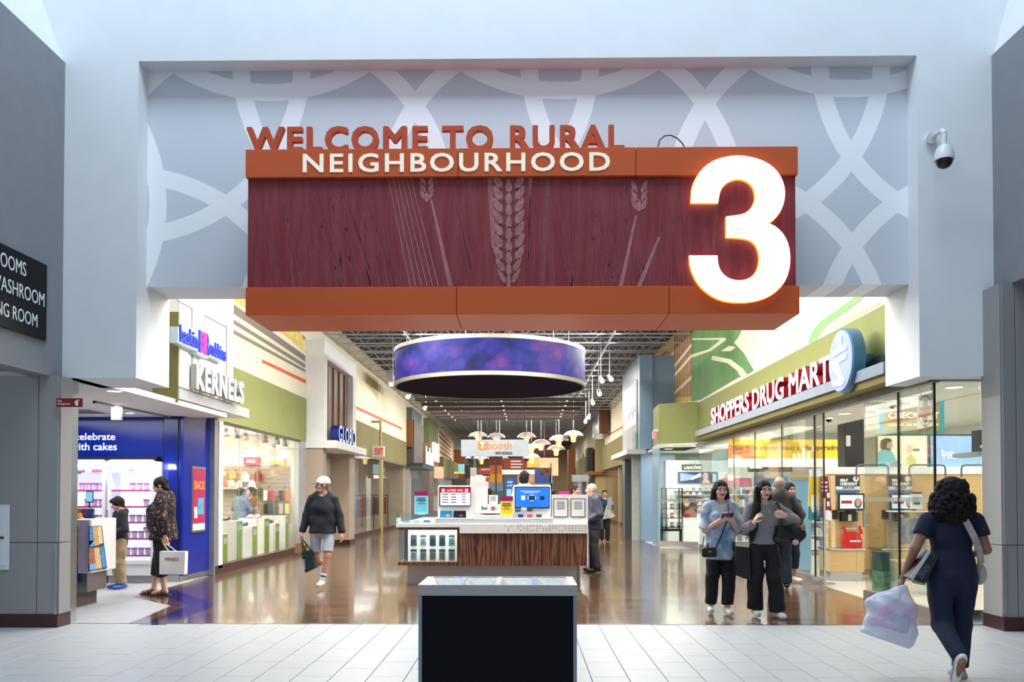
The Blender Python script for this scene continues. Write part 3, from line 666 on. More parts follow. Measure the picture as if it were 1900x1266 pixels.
# tablet and snack rack on the counter
p = atY(166, 922, 11.3)
t = thing('tablet_display', 'small upright tablet screen on the ice cream counter', 'tablet', (p.x, 11.3, 1.18))
B('housing', p.x-0.05, p.x+0.05, 11.3, 11.315, atY(0, 933, 11.3).z, atY(0, 911, 11.3).z, black_m, t, 0.004)
B('screen', p.x-0.042, p.x+0.042, 11.297, 11.3, atY(0, 931, 11.3).z, atY(0, 913, 11.3).z, mat('tablet_screen', (120, 190, 220), 0.2, emit=0.8), t)
B('stand', p.x-0.008, p.x+0.008, 11.3, 11.312, 1.2, atY(0, 933, 11.3).z, black_m, t); B('stand_foot', p.x-0.06, p.x+0.06, 11.27, 11.35, 1.18, 1.2, black_m, t)
rk = thing('snack_rack', 'black wire rack beside the tablet on the ice cream counter', 'rack', (p.x, 11.2, 1.18))
B('tray', p.x-0.13, p.x+0.12, 11.16, 11.24, 1.205, 1.215, black_m, rk); MB().path([(p.x-0.13, 11.16, 1.23), (p.x+0.12, 11.16, 1.23)], 0.004, 6).build('rail', black_m, rk)
b = MB()
for sx in (-0.12, 0.11):
    for yy in (11.165, 11.235): b.tube((p.x+sx, yy, 1.18), (p.x+sx, yy, 1.23), 0.005, 6)
b.build('feet', black_m, rk)
for k, (c, nm) in enumerate((((200, 110, 40), 'orange'), ((110, 70, 130), 'purple'), ((40, 90, 170), 'blue'))):
    x = p.x-0.09+k*0.085; q = thing('snack_bag', nm+' snack pouch standing in the wire rack on the counter', 'pouch', (x, 11.2, 1.217), 'pouches in the wire rack')
    MB().prism([(x-0.035, 11.18, 1.216), (x+0.035, 11.18, 1.216), (x+0.038, 11.19, 1.31), (x-0.038, 11.19, 1.31)], (0, 0.03, 0)).build('pouch', mat('pouch_'+nm, c, 0.3, var=0.35, vscale=35), q)
    B('seal', x-0.038, x+0.038, 11.195, 11.215, 1.31, 1.325, whit, q)
for k in range(3):
    x = atY(137+k*6, 958, 11.15).x; b = MB(); b.lathe([(0, 0.001), (0.022, 0.001), (0.03, 0.05), (0.0, 0.05)], (x, 11.15, 1.18), 12); q = thing('sample_cup', 'yellow sample cup on the counter, number %s from the glass guard' % ('one', 'two', 'three')[k], 'cup', (x, 11.15, 1.18), 'sample cups')
    b.build('cup', mat('cup_yellow', (222, 176, 70), 0.4), q, 'auto'); MB().ball((x, 11.15, 1.235), (0.026, 0.026, 0.018)).build('scoop', mat('scoop_amber', (230, 150, 60), 0.6, var=0.2), q, True)
# ceiling fittings
lamp_m = mat('downlight_glow', (255, 250, 240), 0.4, emit=5.0, var=0)
def downlight(p, label, r=0.09, grp=None):
    t = thing('downlight', label, 'downlight', p, grp)
    MB().lathe([(r*1.25, 0.0), (r*1.25, -0.008), (r, -0.012), (r, 0.0)], p, 20).build('trim_ring', whit, t, 'auto')
    MB().lathe([(r, -0.004), (0, -0.004)], p, 20).build('lens', lamp_m, t)
downlight(atZ(212, 725, ZS), 'round downlight in the white soffit nearest the court over the ice cream shop')
downlight(atZ(241, 766, ZS), 'round downlight deeper in the ice cream shop, by the white hanging sign', 0.07)
p = atZ(240, 760, ZS); q0, q1 = atZ(176, 744, ZS), atZ(318, 773, ZS)
t = thing('track_rail', 'grey ceiling track running across the ice cream shop ceiling', 'track', q0); b = MB(); dd = (q1-q0).normalized(); b.obox((q0+q1)/2-Vector((0, 0, 0.015)), dd, dd.cross(Vector((0, 0, 1))), (0, 0, 1), (q1-q0).length/2, 0.015, 0.015); b.build('rail', mat('track_grey', (120, 122, 126), 0.4), t); MB().box(q0.x-0.02, q0.x+0.02, q0.y-0.02, q0.y+0.02, ZS-0.04, ZS).build('end_cap', black_m, t)
q = atY(216, 768, 12.3)
t = thing('hanging_sign', 'blank white box sign hung from the ice cream shop ceiling', 'sign', (q.x, 12.3, ZS)); B('box', q.x-0.075, q.x+0.075, 12.28, 12.34, atY(0, 780, 12.3).z, atY(0, 756, 12.3).z, whit, t, 0.005); B('hanger', q.x-0.03, q.x+0.03, 12.3, 12.32, atY(0, 756, 12.3).z, ZS, whit, t)
t = thing('air_diffuser', 'slotted air diffuser in the ice cream shop ceiling beside the grey pillar', 'vent', atZ(160, 765, ZS)); q = atZ(160, 763, ZS)
B('frame', q.x-0.3, q.x+0.25, q.y-0.35, q.y+0.35, ZS-0.012, ZS, whit, t)
for k in range(5): B('slot', q.x-0.27, q.x+0.22, q.y-0.3+k*0.13, q.y-0.26+k*0.13, ZS-0.018, ZS-0.012, black_m, t)
# framed poster on the blue side panel
t = thing('snack_poster', 'framed pink snack poster on the blue panel facing the street', 'poster', (-5.9, 14.9, 1.2))
ya, yb = atX(354, 900, -5.9).y, atX(379, 900, -5.9).y; z1, z0 = atX(366, 866, -5.9).z, atX(366, 988, -5.9).z
b = MB(); b.box(-5.905, -5.875, ya, yb, z0, z1); b.build('frame', steel, t)
B('print', -5.876, -5.870, ya+0.04, yb-0.04, z0+0.16, z1-0.04, mat('poster_pink', (176, 30, 92), 0.4, var=0.08), t)
B('print_footer', -5.876, -5.870, ya+0.04, yb-0.04, z0+0.04, z0+0.16, mat('poster_footer', (214, 226, 240), 0.4), t)
text('SNACK!', (-5.869, ya+0.06, z1-0.42), (0, 1, 0), (0, 0, 1), yb-ya-0.12, 0.16, 0.002, mat('poster_yellow', (244, 190, 40), 0.4), t)
B('print_cup', -5.870, -5.866, ya+0.25, yb-0.1, z0+0.32, z0+0.62, mat('poster_cup_blue', (90, 160, 200), 0.4, var=0.3, vscale=12), t)
B('print_cup', -5.870, -5.866, ya+0.08, ya+0.22, z0+0.26, z0+0.46, mat('poster_cup_white', (220, 214, 220), 0.4, var=0.3, vscale=12), t)

# ------------------------------------------------------------------ bulkhead with the two shop signs
silver = mat('silver_ledge', (196, 200, 206), 0.35, 0.4)
bh = struct(B('wall_sign_bulkhead', WL, -5.2, 12.36, 14.66, 3.14, 6.7, mat('bulkhead_white', (240, 242, 242), 0.6, var=0.02)))
B('olive_edge', -5.6, -5.215, 12.34, 12.36, 2.9, 4.27, olive, bh)
B('ledge', -6.02, -5.22, 12.4, 15.6, 2.96, 3.135, silver, bh, 0.004)
B('olive_soffit', -6.3, -5.96, 12.7, 15.5, 2.88, 2.97, olive, bh)
gl = mat('panel_line_grey', (120, 118, 114), 0.6)
for (ua, va, ub, vb) in ((328, 556, 357, 572), (378, 584, 420, 606)):
    decal('panel_line', [(ua, va), (ub, vb), (ub, vb+2.5), (ua, va+2.5)], 'X', -5.2, gl, bh)
for u, va, vb in ((356, 572, 725), (420, 606, 701)):
    decal('panel_line', [(u-1, va), (u+1, va), (u+1, vb), (u-1, vb)], 'X', -5.2, gl, bh)
decal('panel_line', [(367.6, 555), (368.2, 555), (368.2, 730), (367.6, 730)], 'X', -5.2, gl, bh, 0.002)
# ice cream shop sign
t = thing('ice_cream_shop_sign', 'blue and pink ice cream shop letters on a pale backer on the white bulkhead', 'sign', (-5.2, 13.3, 3.75))
bk = mat('sign_backer_pale', (196, 214, 224), 0.3); bl = mat('sign_letter_blue', (44, 62, 190), 0.35, emit=0.35); pn = mat('sign_letter_pink', (236, 40, 150), 0.35, emit=0.5)
XS = -5.08
y = lambda u: atX(u, 650, XS).y
b = MB(); b.box(-5.2, XS, y(330), y(418), 3.74, 3.98); b.build('backer', bk, t); B('centre_backer', -5.2, XS+0.005, y(366), y(386), 3.70, 4.10, bk, t)
text('baskin', (XS, y(332), 3.77), (0, 1, 0), (0, 0, 1), y(364)-y(332), 0.25, 0.03, bl, t, split=True, bold=0.012)
text('robbins', (XS, y(388), 3.77), (0, 1, 0), (0, 0, 1), y(417)-y(388), 0.24, 0.03, bl, t, split=True, bold=0.012)
B('letter', XS, XS+0.035, y(367), y(369.5), 3.74, 4.08, bl, t)
text('3', (XS+0.005, y(370), 3.74), (0, 1, 0), (0, 0, 1), y(376)-y(370), 0.34, 0.03, pn, t, name='letter', bold=0.02)
text('1', (XS+0.005, y(376.5), 3.74), (0, 1, 0), (0, 0, 1), y(379.5)-y(376.5), 0.34, 0.03, pn, t, name='letter', bold=0.03)
text('R', (XS+0.005, y(380), 3.74), (0, 1, 0), (0, 0, 1), y(385.5)-y(380), 0.34, 0.03, bl, t, name='letter', bold=0.02)
t = thing('popcorn_shop_sign', 'glowing white block letters of the popcorn shop standing on the silver ledge', 'sign', (-5.2, 14, 3.14))
kw = mat('letter_glow_white', (252, 252, 255), 0.4, emit=1.1, var=0); ks = mat('letter_return_pale', (150, 148, 144), 0.5)
XK = -5.14
text('KERNELS', (-5.17, atX(358, 700, XK).y, 3.15), (0, 1, 0), (0, 0, 1), atX(447, 700, XK).y-atX(358, 700, XK).y, 0.40, 0.09, kw, t, split=True, bold=0.04, side=ks, space=1.12)

# ================================================================== SHOE STORE WINDOW
XG = WL+0.02
yv = lambda u, X=XG: atX(u, 900, X).y
sh = struct(B('wall_shoe_store_base', WL-0.12, XG+0.03, 15.5, 22.0, 0, 0.16, skirt_m))
frame_w = mat('window_frame_white', (214, 222, 224), 0.4); frame_g = mat('window_frame_grey', (150, 154, 158), 0.35, 0.4)
struct(B('window_1_jamb', WL-0.15, XG+0.02, 15.42, yv(403), 0, 2.92, frame_g))
struct(B('window_1_post', WL-0.1, XG+0.03, yv(403.5), yv(411), 0.1, 2.92, frame_w))
shop_glass = glass('shop_window_glass', (0.97, 0.985, 0.98), 0.12)
win = struct(B('window_1', WL-0.02, XG+0.01, yv(411), 21.45, 2.88, 2.93, mat('head_rail', (60, 58, 56), 0.4)))
cuts = [411, 444, 478, 509, 535, 555]
for a, c in zip(cuts[:-1], cuts[1:]):
    B('pane', XG-0.012, XG, yv(a)+0.004, yv(c)-0.004, 0.16, 2.88, shop_glass, win)
for c in cuts[1:-1]: B('joint', XG-0.006, XG+0.001, yv(c)-0.008, yv(c)+0.008, 0.16, 2.88, frame_g, win)
B('clip', XG-0.03, XG+0.02, yv(509)-0.05, yv(509)+0.05, atX(510, 828, XG).z-0.04, atX(510, 828, XG).z+0.04, frame_g, win)
struct(B('wall_shoe_store_return', WL-0.1, XG, 21.3, 22.02, 0, 2.92, mat('return_panel_grey', (176, 182, 186), 0.4)))
# interior
lite = mat('store_wall_cream', (240, 232, 214), 0.7)
YS = 21.5
bw = struct(B('wall_shoe_store_back', -13, -5.95, YS, YS+0.1, 0, 3.4, lite))
struct(B('ceiling_shoe_store', -13, -5.95, 15.6, YS, 3.1, 3.2, lite))
struct(B('wall_shoe_store_front', -13, -6.2, 15.45, 15.55, 0, 3.2, lite))
area('store_ceiling_lamp', (-8.2, 18.6, 3.05), (3.5, 4.5), 460, (1.0, 0.95, 0.86))
slat_m = mat('slatwall_taupe', (172, 158, 138), 0.6); zs1, zs0 = 2.27, 0.75
for k in range(13):
    z = zs0+k*(zs1-zs0)/13; B('slat', -12, -6.1, YS-0.02, YS, z+0.006, z+(zs1-zs0)/13-0.006, slat_m, bw)
shelf_m = mat('store_shelf', (196, 184, 164), 0.5)
t = thing('store_shelf', 'long wooden shelf under the hats and bags in the shoe store', 'shelf', (-8, YS-0.2, 1.66)); B('board', -10, -6.85, YS-0.32, YS-0.02, 1.66, 1.7, shelf_m, t)
b = MB(); [b.box(xx, xx+0.02, YS-0.25, YS-0.02, 1.56, 1.66) for xx in (-9.5, -8.0, -7.0)]; b.build('bracket', shelf_m, t)
def bag(u, v, w, h, col, label, Yb=YS-0.16, rnd=True):
    p = atY(u, v, Yb); t = thing('handbag', label, 'bag', (p.x, Yb, p.z-h/2))
    m = mat('bag_'+str(col), col, 0.5, var=0.15, vscale=14)
    prof = [(0, -h/2), (w*0.46, -h/2), (w*0.5, -h*0.3), (w*0.46, h*0.1), (w*0.34, h*0.36), (0, h*0.46)] if rnd else [(0, -h/2), (w*0.5, -h/2), (w*0.46, h*0.4), (0, h*0.42)]
    P = []
    for r, z in prof: P.append((r, z))
    b = MB(); b.lathe(P, (0, 0, 0), 16); b.v = [(p.x+x, Yb+y_*0.45, p.z+z) for x, y_, z in b.v]; b.build('body', m, t, 'auto')
    hd = MB(); hd.path([(p.x+math.cos(a)*w*0.2, Yb, p.z+h*0.4+math.sin(a)*h*0.2) for a in [math.pi*i/6 for i in range(7)]], 0.008, 6); hd.build('handle', m, t)
    if v < 890: B('hook', p.x-.008, p.x+.008, Yb, YS-.02, p.z+h*.5, p.z+h*.5+.016, mat('brass', (190, 150, 80), 0.3, 0.8), t)
    B('clasp', p.x-0.015, p.x+0.015, Yb-w*0.235, Yb-w*0.2, p.z-0.02, p.z+0.02, mat('brass', (190, 150, 80), 0.3, 0.8), t)
for u, v, w, h, c, lb in ((414, 878, .16, .16, (226, 190, 150), 'pale tan bag at the left end of the shoe store wall'), (432, 880, .19, .24, (214, 160, 108), 'tan backpack on the shoe store wall'),
        (456, 885, .22, .24, (240, 226, 206), 'cream backpack on the shoe store wall'), (479, 883, .21, .28, (140, 26, 34), 'dark red backpack on the shoe store wall'),
        (416, 900, .16, .14, (214, 84, 60), 'coral bag on the shelf in the shoe store'), (430, 897, .2, .18, (236, 220, 196), 'ivory bag on the shelf under the tan backpack'), (444, 899, .18, .16, (226, 206, 176), 'sand bag on the shelf next to the ivory one'),
        (468, 899, .2, .2, (246, 240, 230), 'white bag on the shelf under the cream backpack'), (481, 912, .26, .24, (58, 58, 62), 'charcoal bag beside the woman in brown')):
    bag(u, v, w, h, c, lb)
t = thing('sale_sign', 'pink rectangular SALE sign above the shoe store bags', 'sign', atY(467, 856, YS-0.1)); xa, xb = atY(452, 856, YS-.1).x, atY(481, 856, YS-.1).x; za, zb3 = atY(0, 863, YS-.1).z, atY(0, 849, YS-.1).z
B('board', xa, xb, YS-0.11, YS-0.0, za, zb3, mat('sale_pink', (224, 84, 116), 0.5), t); text('SALE', (xa+0.09, YS-0.112, za+0.05), (1, 0, 0), (0, 0, 1), xb-xa-0.18, zb3-za-0.1, 0.003, mat('sale_white', (250, 246, 246), 0.5, emit=0.3), t, bold=0.02)
t = thing('promo_sign', 'lime yellow striped promo sign to the right of the SALE sign', 'sign', atY(511, 857, YS-.1)); xa, xb = atY(497, 857, YS-.1).x, atY(526, 857, YS-.1).x
B('board', xa, xb, YS-0.11, YS-0.095, atY(0, 862, YS-.1).z, atY(0, 848, YS-.1).z, whit, t); B('stripe', xa+.02, xb-.02, YS-0.113, YS-0.11, atY(0, 861, YS-.1).z, atY(0, 856, YS-.1).z, mat('lime', (216, 226, 40), 0.5), t)
B('cord', xa+.1, xa+.105, YS-0.105, YS-0.1, atY(0, 848, YS-.1).z, 3.1, black_m, t)
# plinths in the window
plw = mat('plinth_white', (226, 226, 224), 0.4); plg = mat('plinth_lime_print', (128, 168, 40), 0.45, var=0.12, vscale=5)
for k, (y0_, y1_, z_) in enumerate(((16.4, 16.68, .72), (17.2, 17.55, .96), (18.2, 18.52, .81), (19.05, 19.42, .96), (19.9, 20.22, .81), (20.75, 21.05, .98))):
    t = thing('display_plinth', 'white shoe plinth with lime side in the window, %s from the blue shop' % ('first', 'second', 'third', 'fourth', 'fifth', 'sixth')[k], 'plinth', (-6.4, y0_, 0.004), 'plinths in the shoe store window')
    B('body', -6.62, -6.006, y0_, y1_, 0.004, z_, plw, t, 0.006); sd = B('lime_face', -6.006, -6.0, y0_+0.01, y1_-0.01, 0.02, z_-0.01, plg, t)
    B('price_tag', -6.0, -5.997, y0_+0.06, y1_-0.06, z_-0.2, z_-0.08, mat('tag_pale', (180, 206, 214), 0.5), sd)
def shoe_pair(x, y0_, z_, col, lb, n=2):
    for k in range(n):
        t = thing('dress_shoe', lb+(', the one nearer the street' if k else ', the one farther from the street'), 'shoe', (x+k*0.16, y0_, z_), 'shoes on the window plinths')
        b = MB(); b.prism([(x+k*.16-.045, y0_+yy, z_+zz) for yy, zz in ((0, .012), (.27, .012), (.27, .075), (.2, .085), (.13, .05), (.02, .045), (0, .03))], (0.085, 0, 0)); b.build('upper', mat('leather'+str(col), col, 0.3), t)
        b = MB(); b.box(x+k*.16-.048, x+k*.16+.043, y0_-.005, y0_+.275, z_, z_+.012); b.build('sole', black_m, t)
shoe_pair(-6.45, 17.22, .961, (70, 34, 26), 'dark brown dress shoe on the second plinth'); shoe_pair(-6.4, 18.22, .811, (30, 30, 34), 'black shoe on the third plinth'); shoe_pair(-6.4, 19.1, .961, (226, 222, 214), 'white shoe on the fourth plinth'); shoe_pair(-6.35, 19.92, .811, (110, 60, 40), 'chestnut shoe on the fifth plinth')
# racks at the back
rmet = mat('rack_chrome', (190, 190, 192), 0.25, 0.8)
for k, (u, cols) in enumerate(((499, ((200, 60, 70), (240, 236, 220), (70, 110, 90), (50, 50, 56))), (528, ((220, 110, 60), (60, 60, 64), (232, 214, 120), (180, 180, 184))))):
    p = atY(u, 950, 21.28); t = thing('accessory_rack', 'chrome accessory stand %s the promo sign in the shoe store' % ('left below' if k == 0 else 'right below'), 'rack', (p.x, 21.28, 0.004))
    MB().tube((p.x, 21.28, 0.01), (p.x, 21.28, 1.75), 0.012, 8).build('pole', rmet, t); MB().lathe([(0, 0.004), (.11, 0.004), (.11, .02), (0, .03)], (p.x, 21.28, 0), 16).build('base', rmet, t)
    for j, c in enumerate(cols):
        zz = 1.62-(j//2)*0.34; xx = p.x+(-0.12 if j % 2 else 0.04)
        MB().path([(p.x, 21.28, zz+.02), (xx+.04, 21.25, zz+.02)], .006, 6).build('hook', rmet, t); B('hanging_item', xx, xx+.1, 21.2, 21.25, zz-.26, zz, mat('item'+str(c), c, 0.5, var=0.3, vscale=25), t)
for k, u in enumerate((420, 438, 456, 492, 514, 528)):
    p = atY(u, 803+k*4, 17.2+k*0.6); t = thing('spotlight', 'black track spotlight inside the shoe store window, %s from the left' % ('first', 'second', 'third', 'fourth', 'fifth', 'sixth')[k], 'spotlight', p, 'shoe store spotlights')
    MB().tube((p.x, p.y, 3.1), (p.x, p.y, p.z+.05), .015, 6).build('stem', black_m, t); MB().tube(p+Vector((0, 0, .08)), p+Vector((.02, -.03, -.1)), .05, 12, .07).build('can', mat('spot_can', (90, 86, 82), 0.4), t)
    q = p+Vector((.0205, -.0308, -.1027)); MB().tube(q, q+Vector((0, 0, -.002)), .06, 12).build('lens', lamp_m, t)

# ================================================================== SECOND SHOE SHOP PORTAL (white frame, timber slats)
gw = mat('portal_white', (232, 234, 236), 0.55, var=0.02); timb = woodmat('slat_timber', (112, 84, 62), (156, 124, 96), (9, 9, 0.6), 0.55, 2.0, 'X'); stone = mat('portal_stone', (176, 158, 142), 0.6, var=0.06, vscale=30)
GX, GY0, GY1 = -5.34, 22.02, 26.2
gp = thing('shop_portal', 'white framed shop portal with timber slats and a thin canopy', 'shopfront', (-5.6, 22, 0))
B('frame_post', WL, GX, GY0, GY0+0.32, 2.9, 5.68, gw, gp, 0.01); B('frame_post', WL, GX, GY1-0.5, GY1, 2.9, 5.68, gw, gp, 0.01); B('frame_beam', WL, GX, GY0+.32, GY1-.5, 5.2, 5.68, gw, gp, 0.01)
for k in range(9):
    ya = GY0+.34+k*(GY1-GY0-.86)/9; B('slat', WL+.1, GX-.16-(0.05 if k % 2 else 0), ya, ya+.34, 2.98, 5.19, timb, gp, 0.008)
B('canopy', WL, -5.02, GY0-.05, GY1+0.1, 2.76, 2.97, gw, gp, 0.008)
B('pier', WL, GX-.04, GY0, GY0+.4, 0, 2.76, stone, gp, 0.005); B('pier', -6.2, -5.36, 25.3, 26.1, 0.12, 2.76, stone, gp, 0.005); B('pier_base', -6.22, -5.33, 25.27, 26.13, 0, 0.12, skirt_m, gp)
B('door_leaf', -6.0, -5.95, 22.5, 23.9, 0, 2.6, mat('pale_door', (222, 220, 212), 0.5), gp); B('door_leaf', -6.0, -5.95, 23.93, 25.3, 0, 2.6, mat('pale_door', (222, 220, 212), 0.5), gp); B('transom', -6.0, -5.94, 22.4, 25.3, 2.6, 2.76, stone, gp)
t = thing('blue_letter_sign', 'deep blue block letters standing on the white canopy', 'sign', (-5.1, 23, 2.97))
text('GLOBO', (-5.30, atX(629, 800, -5.06).y, 2.975), (0, 1, 0), (0, 0, 1), atX(660, 800, -5.06).y-atX(629, 800, -5.06).y, 0.46, 0.24, mat('globo_face', (196, 212, 240), 0.4, emit=0.4), t, split=True, bold=0.01, side=mat('globo_blue', (10, 36, 128), 0.35), space=1.1)

# ================================================================== FARTHER SHOPS ON THE LEFT
fg = struct(B('window_2', WL-.03, WL+.01, 26.2, 41, 2.93, 2.99, frame_g))
fpost = mat('brass_post', (176, 160, 110), 0.4, 0.3)
for a, c in ((26.2, 29.2), (29.2, 32.6), (32.6, 36.2), (36.2, 40.6)): B('pane', WL-.01, WL, a+.01, c-.01, .15, 2.93, glass('far_glass', (0.9, 0.93, 0.95), 0.3), fg)
B('post', WL-.05, WL+.05, 33.6, 34.0, 0, 2.95, fpost, fg)
struct(B('baseboard_left_far', WL-.1, WL+.02, 26.2, 41, 0, .15, skirt_m))
struct(B('wall_far_store_back', -9.5, -9.4, 26.2, 41, 0, 3.3, mat('far_store_wall', (196, 186, 168), 0.7))); struct(B('wall_far_store_end', -9.5, -5.9, 40.9, 41, 0, 3.3, mat('far_store_wall2', (206, 190, 168), 0.7))); struct(B('wall_far_store_near', -9.5, -5.9, 26.3, 26.4, 0, 3.3, mat('far_store_wall', (196, 186, 168), 0.7))); struct(B('ceiling_far_store', -9.5, -5.9, 26.2, 41, 3.3, 3.4, lite)); struct(B('floor_far_store', -9.5, -5.9, 26.2, 41, -.02, .004, mat('far_store_floor', (150, 140, 126), 0.3)))
area('far_store_lamp', (-7.6, 33, 3.25), (2.0, 11), 260, (1.0, 0.96, 0.9))
for k in range(7):
    y_ = 28+k*1.8; t = thing('clothes_rail', 'dark clothes rail in the far left shop, %s from the portal with slats' % ('first', 'second', 'third', 'fourth', 'fifth', 'sixth', 'seventh')[k], 'rail', (-7.0, y_, 0.004), 'clothes rails in the far left shop')
    b = MB(); b.tube((-7.6, y_, 0.01), (-7.6, y_, 1.5), .02, 8); b.tube((-6.4, y_, 0.01), (-6.4, y_, 1.5), .02, 8); b.tube((-7.6, y_, 1.5), (-6.4, y_, 1.5), .02, 8); b.build('frame', black_m, t)
    for j in range(6):
        c = rs.choice([(60, 60, 66), (150, 60, 60), (220, 216, 210), (80, 90, 120), (120, 110, 96)]); xx = -7.5+j*.19
        MB().prism([(xx, y_-.2, 1.42), (xx, y_+.2, 1.42), (xx, y_+.28, 1.3), (xx, y_+.24, .6), (xx, y_-.24, .6), (xx, y_-.28, 1.3)], (.05, 0, 0)).build('garment', mat('garment'+str(c), c, 0.8), t)
t = thing('exit_sign', 'lit EXIT sign hung from a pipe on the left olive bulkhead', 'sign', atX(706, 838, -5.45)); p = atX(706, 838, -5.5)
B('box', p.x-.38, p.x+.15, p.y-.06, p.y+.06, p.z-.2, p.z+.2, whit, t, .01); text('EXIT', (p.x-.2, p.y-.062, p.z-.13), (1, 0, 0), (0, 0, 1), .32, .26, .01, mat('exit_red', (196, 24, 30), 0.4, emit=0.6), t, bold=.02); MB().tube((p.x, p.y, p.z+.2), (p.x, p.y, p.z+1.2), .05, 10).build('pipe', fpost, t); MB().tube((p.x, p.y, p.z+1.15), (WL, p.y, p.z+1.15), .05, 10).build('arm', fpost, t)
# shopfront blocks receding
darkw = woodmat('dark_grain', (70, 62, 60), (110, 98, 92), (3, 3, 14), 0.5, 2, 'Z'); redw = woodmat('red_timber', (112, 62, 30), (150, 92, 50), (3, 3, 12), 0.5, 2, 'Z')
t = thing('grey_timber_shopfront', 'tall grey timber shopfront block beyond the left olive bulkhead', 'shopfront', (-5.7, 41.2, 0))
B('red_panel', -6.1, -5.57, 41.1, 41.35, 3.9, 5.28, redw, t); B('cap', -6.1, -5.57, 41.12, 45, 5.28, 5.9, mat('slate_cap', (96, 104, 110), 0.6), t); B('tower', -6.1, -5.5, 41.35, 45, 3.0, 5.28, darkw, t, .01); B('shelf_box', -6.1, -5.0, 41.0, 46, 2.85, 3.1, mat('charcoal_box', (48, 50, 54), 0.5), t); B('pier', -6.1, -5.7, 41.1, 41.8, 0, 2.85, stone, t); B('lower_front', -6.1, -5.72, 41.8, 46, 0, 2.85, mat('lower_glaze', (90, 110, 112), 0.2), t)
for k in range(5): B('glyph', -4.99, -4.96, 42+k*.75, 42.35+k*.75, 3.1, 3.75+(.25 if k in (0, 2) else 0), kw, t)
t = thing('brown_stepped_shopfront', 'brown stepped shopfront past the grey timber block on the left', 'shopfront', (-5.6, 47, 0))
B('body', -6.1, -5.35, 47, 52, 0, 4.5, mat('tan_front', (134, 108, 82), 0.6, var=0.1), t, .01); B('upper_wall', -6.2, -5.5, 48, 53, 4.5, 6.0, mat('moss_wall', (108, 124, 76), 0.7), t); B('pale_sign', -5.35, -5.2, 48, 51, 3.5, 4.6, mat('pale_sign_face', (236, 230, 220), 0.4, emit=.3), t); B('lit_sign', -5.34, -4.9, 49.2, 50.6, 2.5, 3.2, mat('sign_peach', (240, 190, 150), 0.4, emit=.5), t)
t = thing('olive_far_shopfront', 'small olive shopfront band at the far left under the orange striped mural', 'shopfront', (-5.6, 56, 0))
B('band', WL, WL+.5, 55, 68, 2.7, 4.07, olive, t); B('post', WL+.5, WL+.6, 60, 60.3, 2.7, 4.2, fpost, t); B('glazing', WL, WL+.3, 55, 68, 0, 2.7, mat('far_glazing', (176, 186, 180), 0.2, emit=.12), t)
for k, c in enumerate(((220, 120, 70), (100, 96, 96), (220, 120, 70), (220, 120, 70), (150, 96, 60))): MB().prism([(WL+.01, 57, 6.0-k*.34), (WL+.01, 66, 5.7-k*.3), (WL+.01, 66, 5.55-k*.3), (WL+.01, 57, 5.83-k*.34)], (.02, 0, 0)).build('mural_stripe', mat('far_stripe%d' % k, c, .7), ml)
t = thing('red_timber_portal', 'reddish timber portal beyond the far olive band on the left', 'shopfront', (-5.5, 69, 0)); B('portal', -6, -4.9, 69, 71, 0, 5.3, redw, t, .02); B('sign_arm', -5, -3.9, 71, 71.6, 3.0, 3.2, mat('cream_arm', (214, 200, 150), .5), t); B('sign', -4.3, -4.2, 71.0, 72.5, 3.2, 4.6, mat('teal_sign', (90, 160, 170), .4, emit=.2), t)
# ================================================================== RIGHT SIDE: DRUGSTORE
XD = 4.9
yd = lambda u, X=XD: atX(u, 900, X).y
steel_d = mat('anodised_grey', (150, 154, 160), 0.35, 0.6, var=0.05)
ledge = struct(B('trim_3', 4.55, WR, 10.47, 21.9, 3.04, 3.19, mat('ledge_blue_grey', (150, 164, 182), 0.35, 0.4)))
B('olive_soffit', 4.60, WR, 10.46, 22.2, 2.94, 3.04, olive, ledge)
# raised letters
red_s = mat('letter_return_red', (160, 20, 50), 0.35); wht_f = mat('letter_face_lit', (255, 252, 252), 0.4, emit=1.5, var=0)
t = thing('drugstore_letters', 'white lit drugstore letters with red returns along the green fascia', 'sign', (4.7, 16, 3.19))
text('SHOPPERS DRUG MART', (4.74, yd(1320, 4.56), 3.2), (0, -1, 0), (0, 0, 1), yd(1320, 4.56)-yd(1541, 4.56), 0.40, 0.18, wht_f, t, split=True, bold=0.02, side=red_s, space=1.02)
for y_ in (12.6, 14.2, 15.8, 17.4, 19.0): B('mounting_bracket', 4.72, 4.92, y_, y_+.06, 3.3, 3.36, red_s, t)
# round disc sign
t = thing('round_logo_sign', 'round white and blue drugstore logo disc beside the last red letter', 'sign', (4.5, 11.7, 2.9))
b = MB(); b.tube((4.50, 11.7, 3.40), (4.66, 11.7, 3.40), 0.455, 48); b.tube((4.66, 11.7, 3.40), (4.92, 11.7, 3.40), 0.1, 12); b.build('drum', mat('drum_blue', (56, 120, 160), 0.35), t, 'auto')
MB().tube((4.48, 11.7, 3.40), (4.50, 11.7, 3.40), 0.43, 48).build('face', mat('disc_face_lit', (150, 170, 216), 0.4, emit=0.05), t, 'auto')
sy = mat('logo_stroke_white', (255, 255, 255), 0.4, emit=.7); se = mat('logo_shade_blue', (120, 150, 200), 0.4, emit=.1)
def onD(pts, d, m, nm):                     # points (a along -Y, b up) on the disc face
    MB().prism([(4.48, 11.7-a, 3.40+b_) for a, b_ in pts], (-d, 0, 0)).build(nm, m, t)
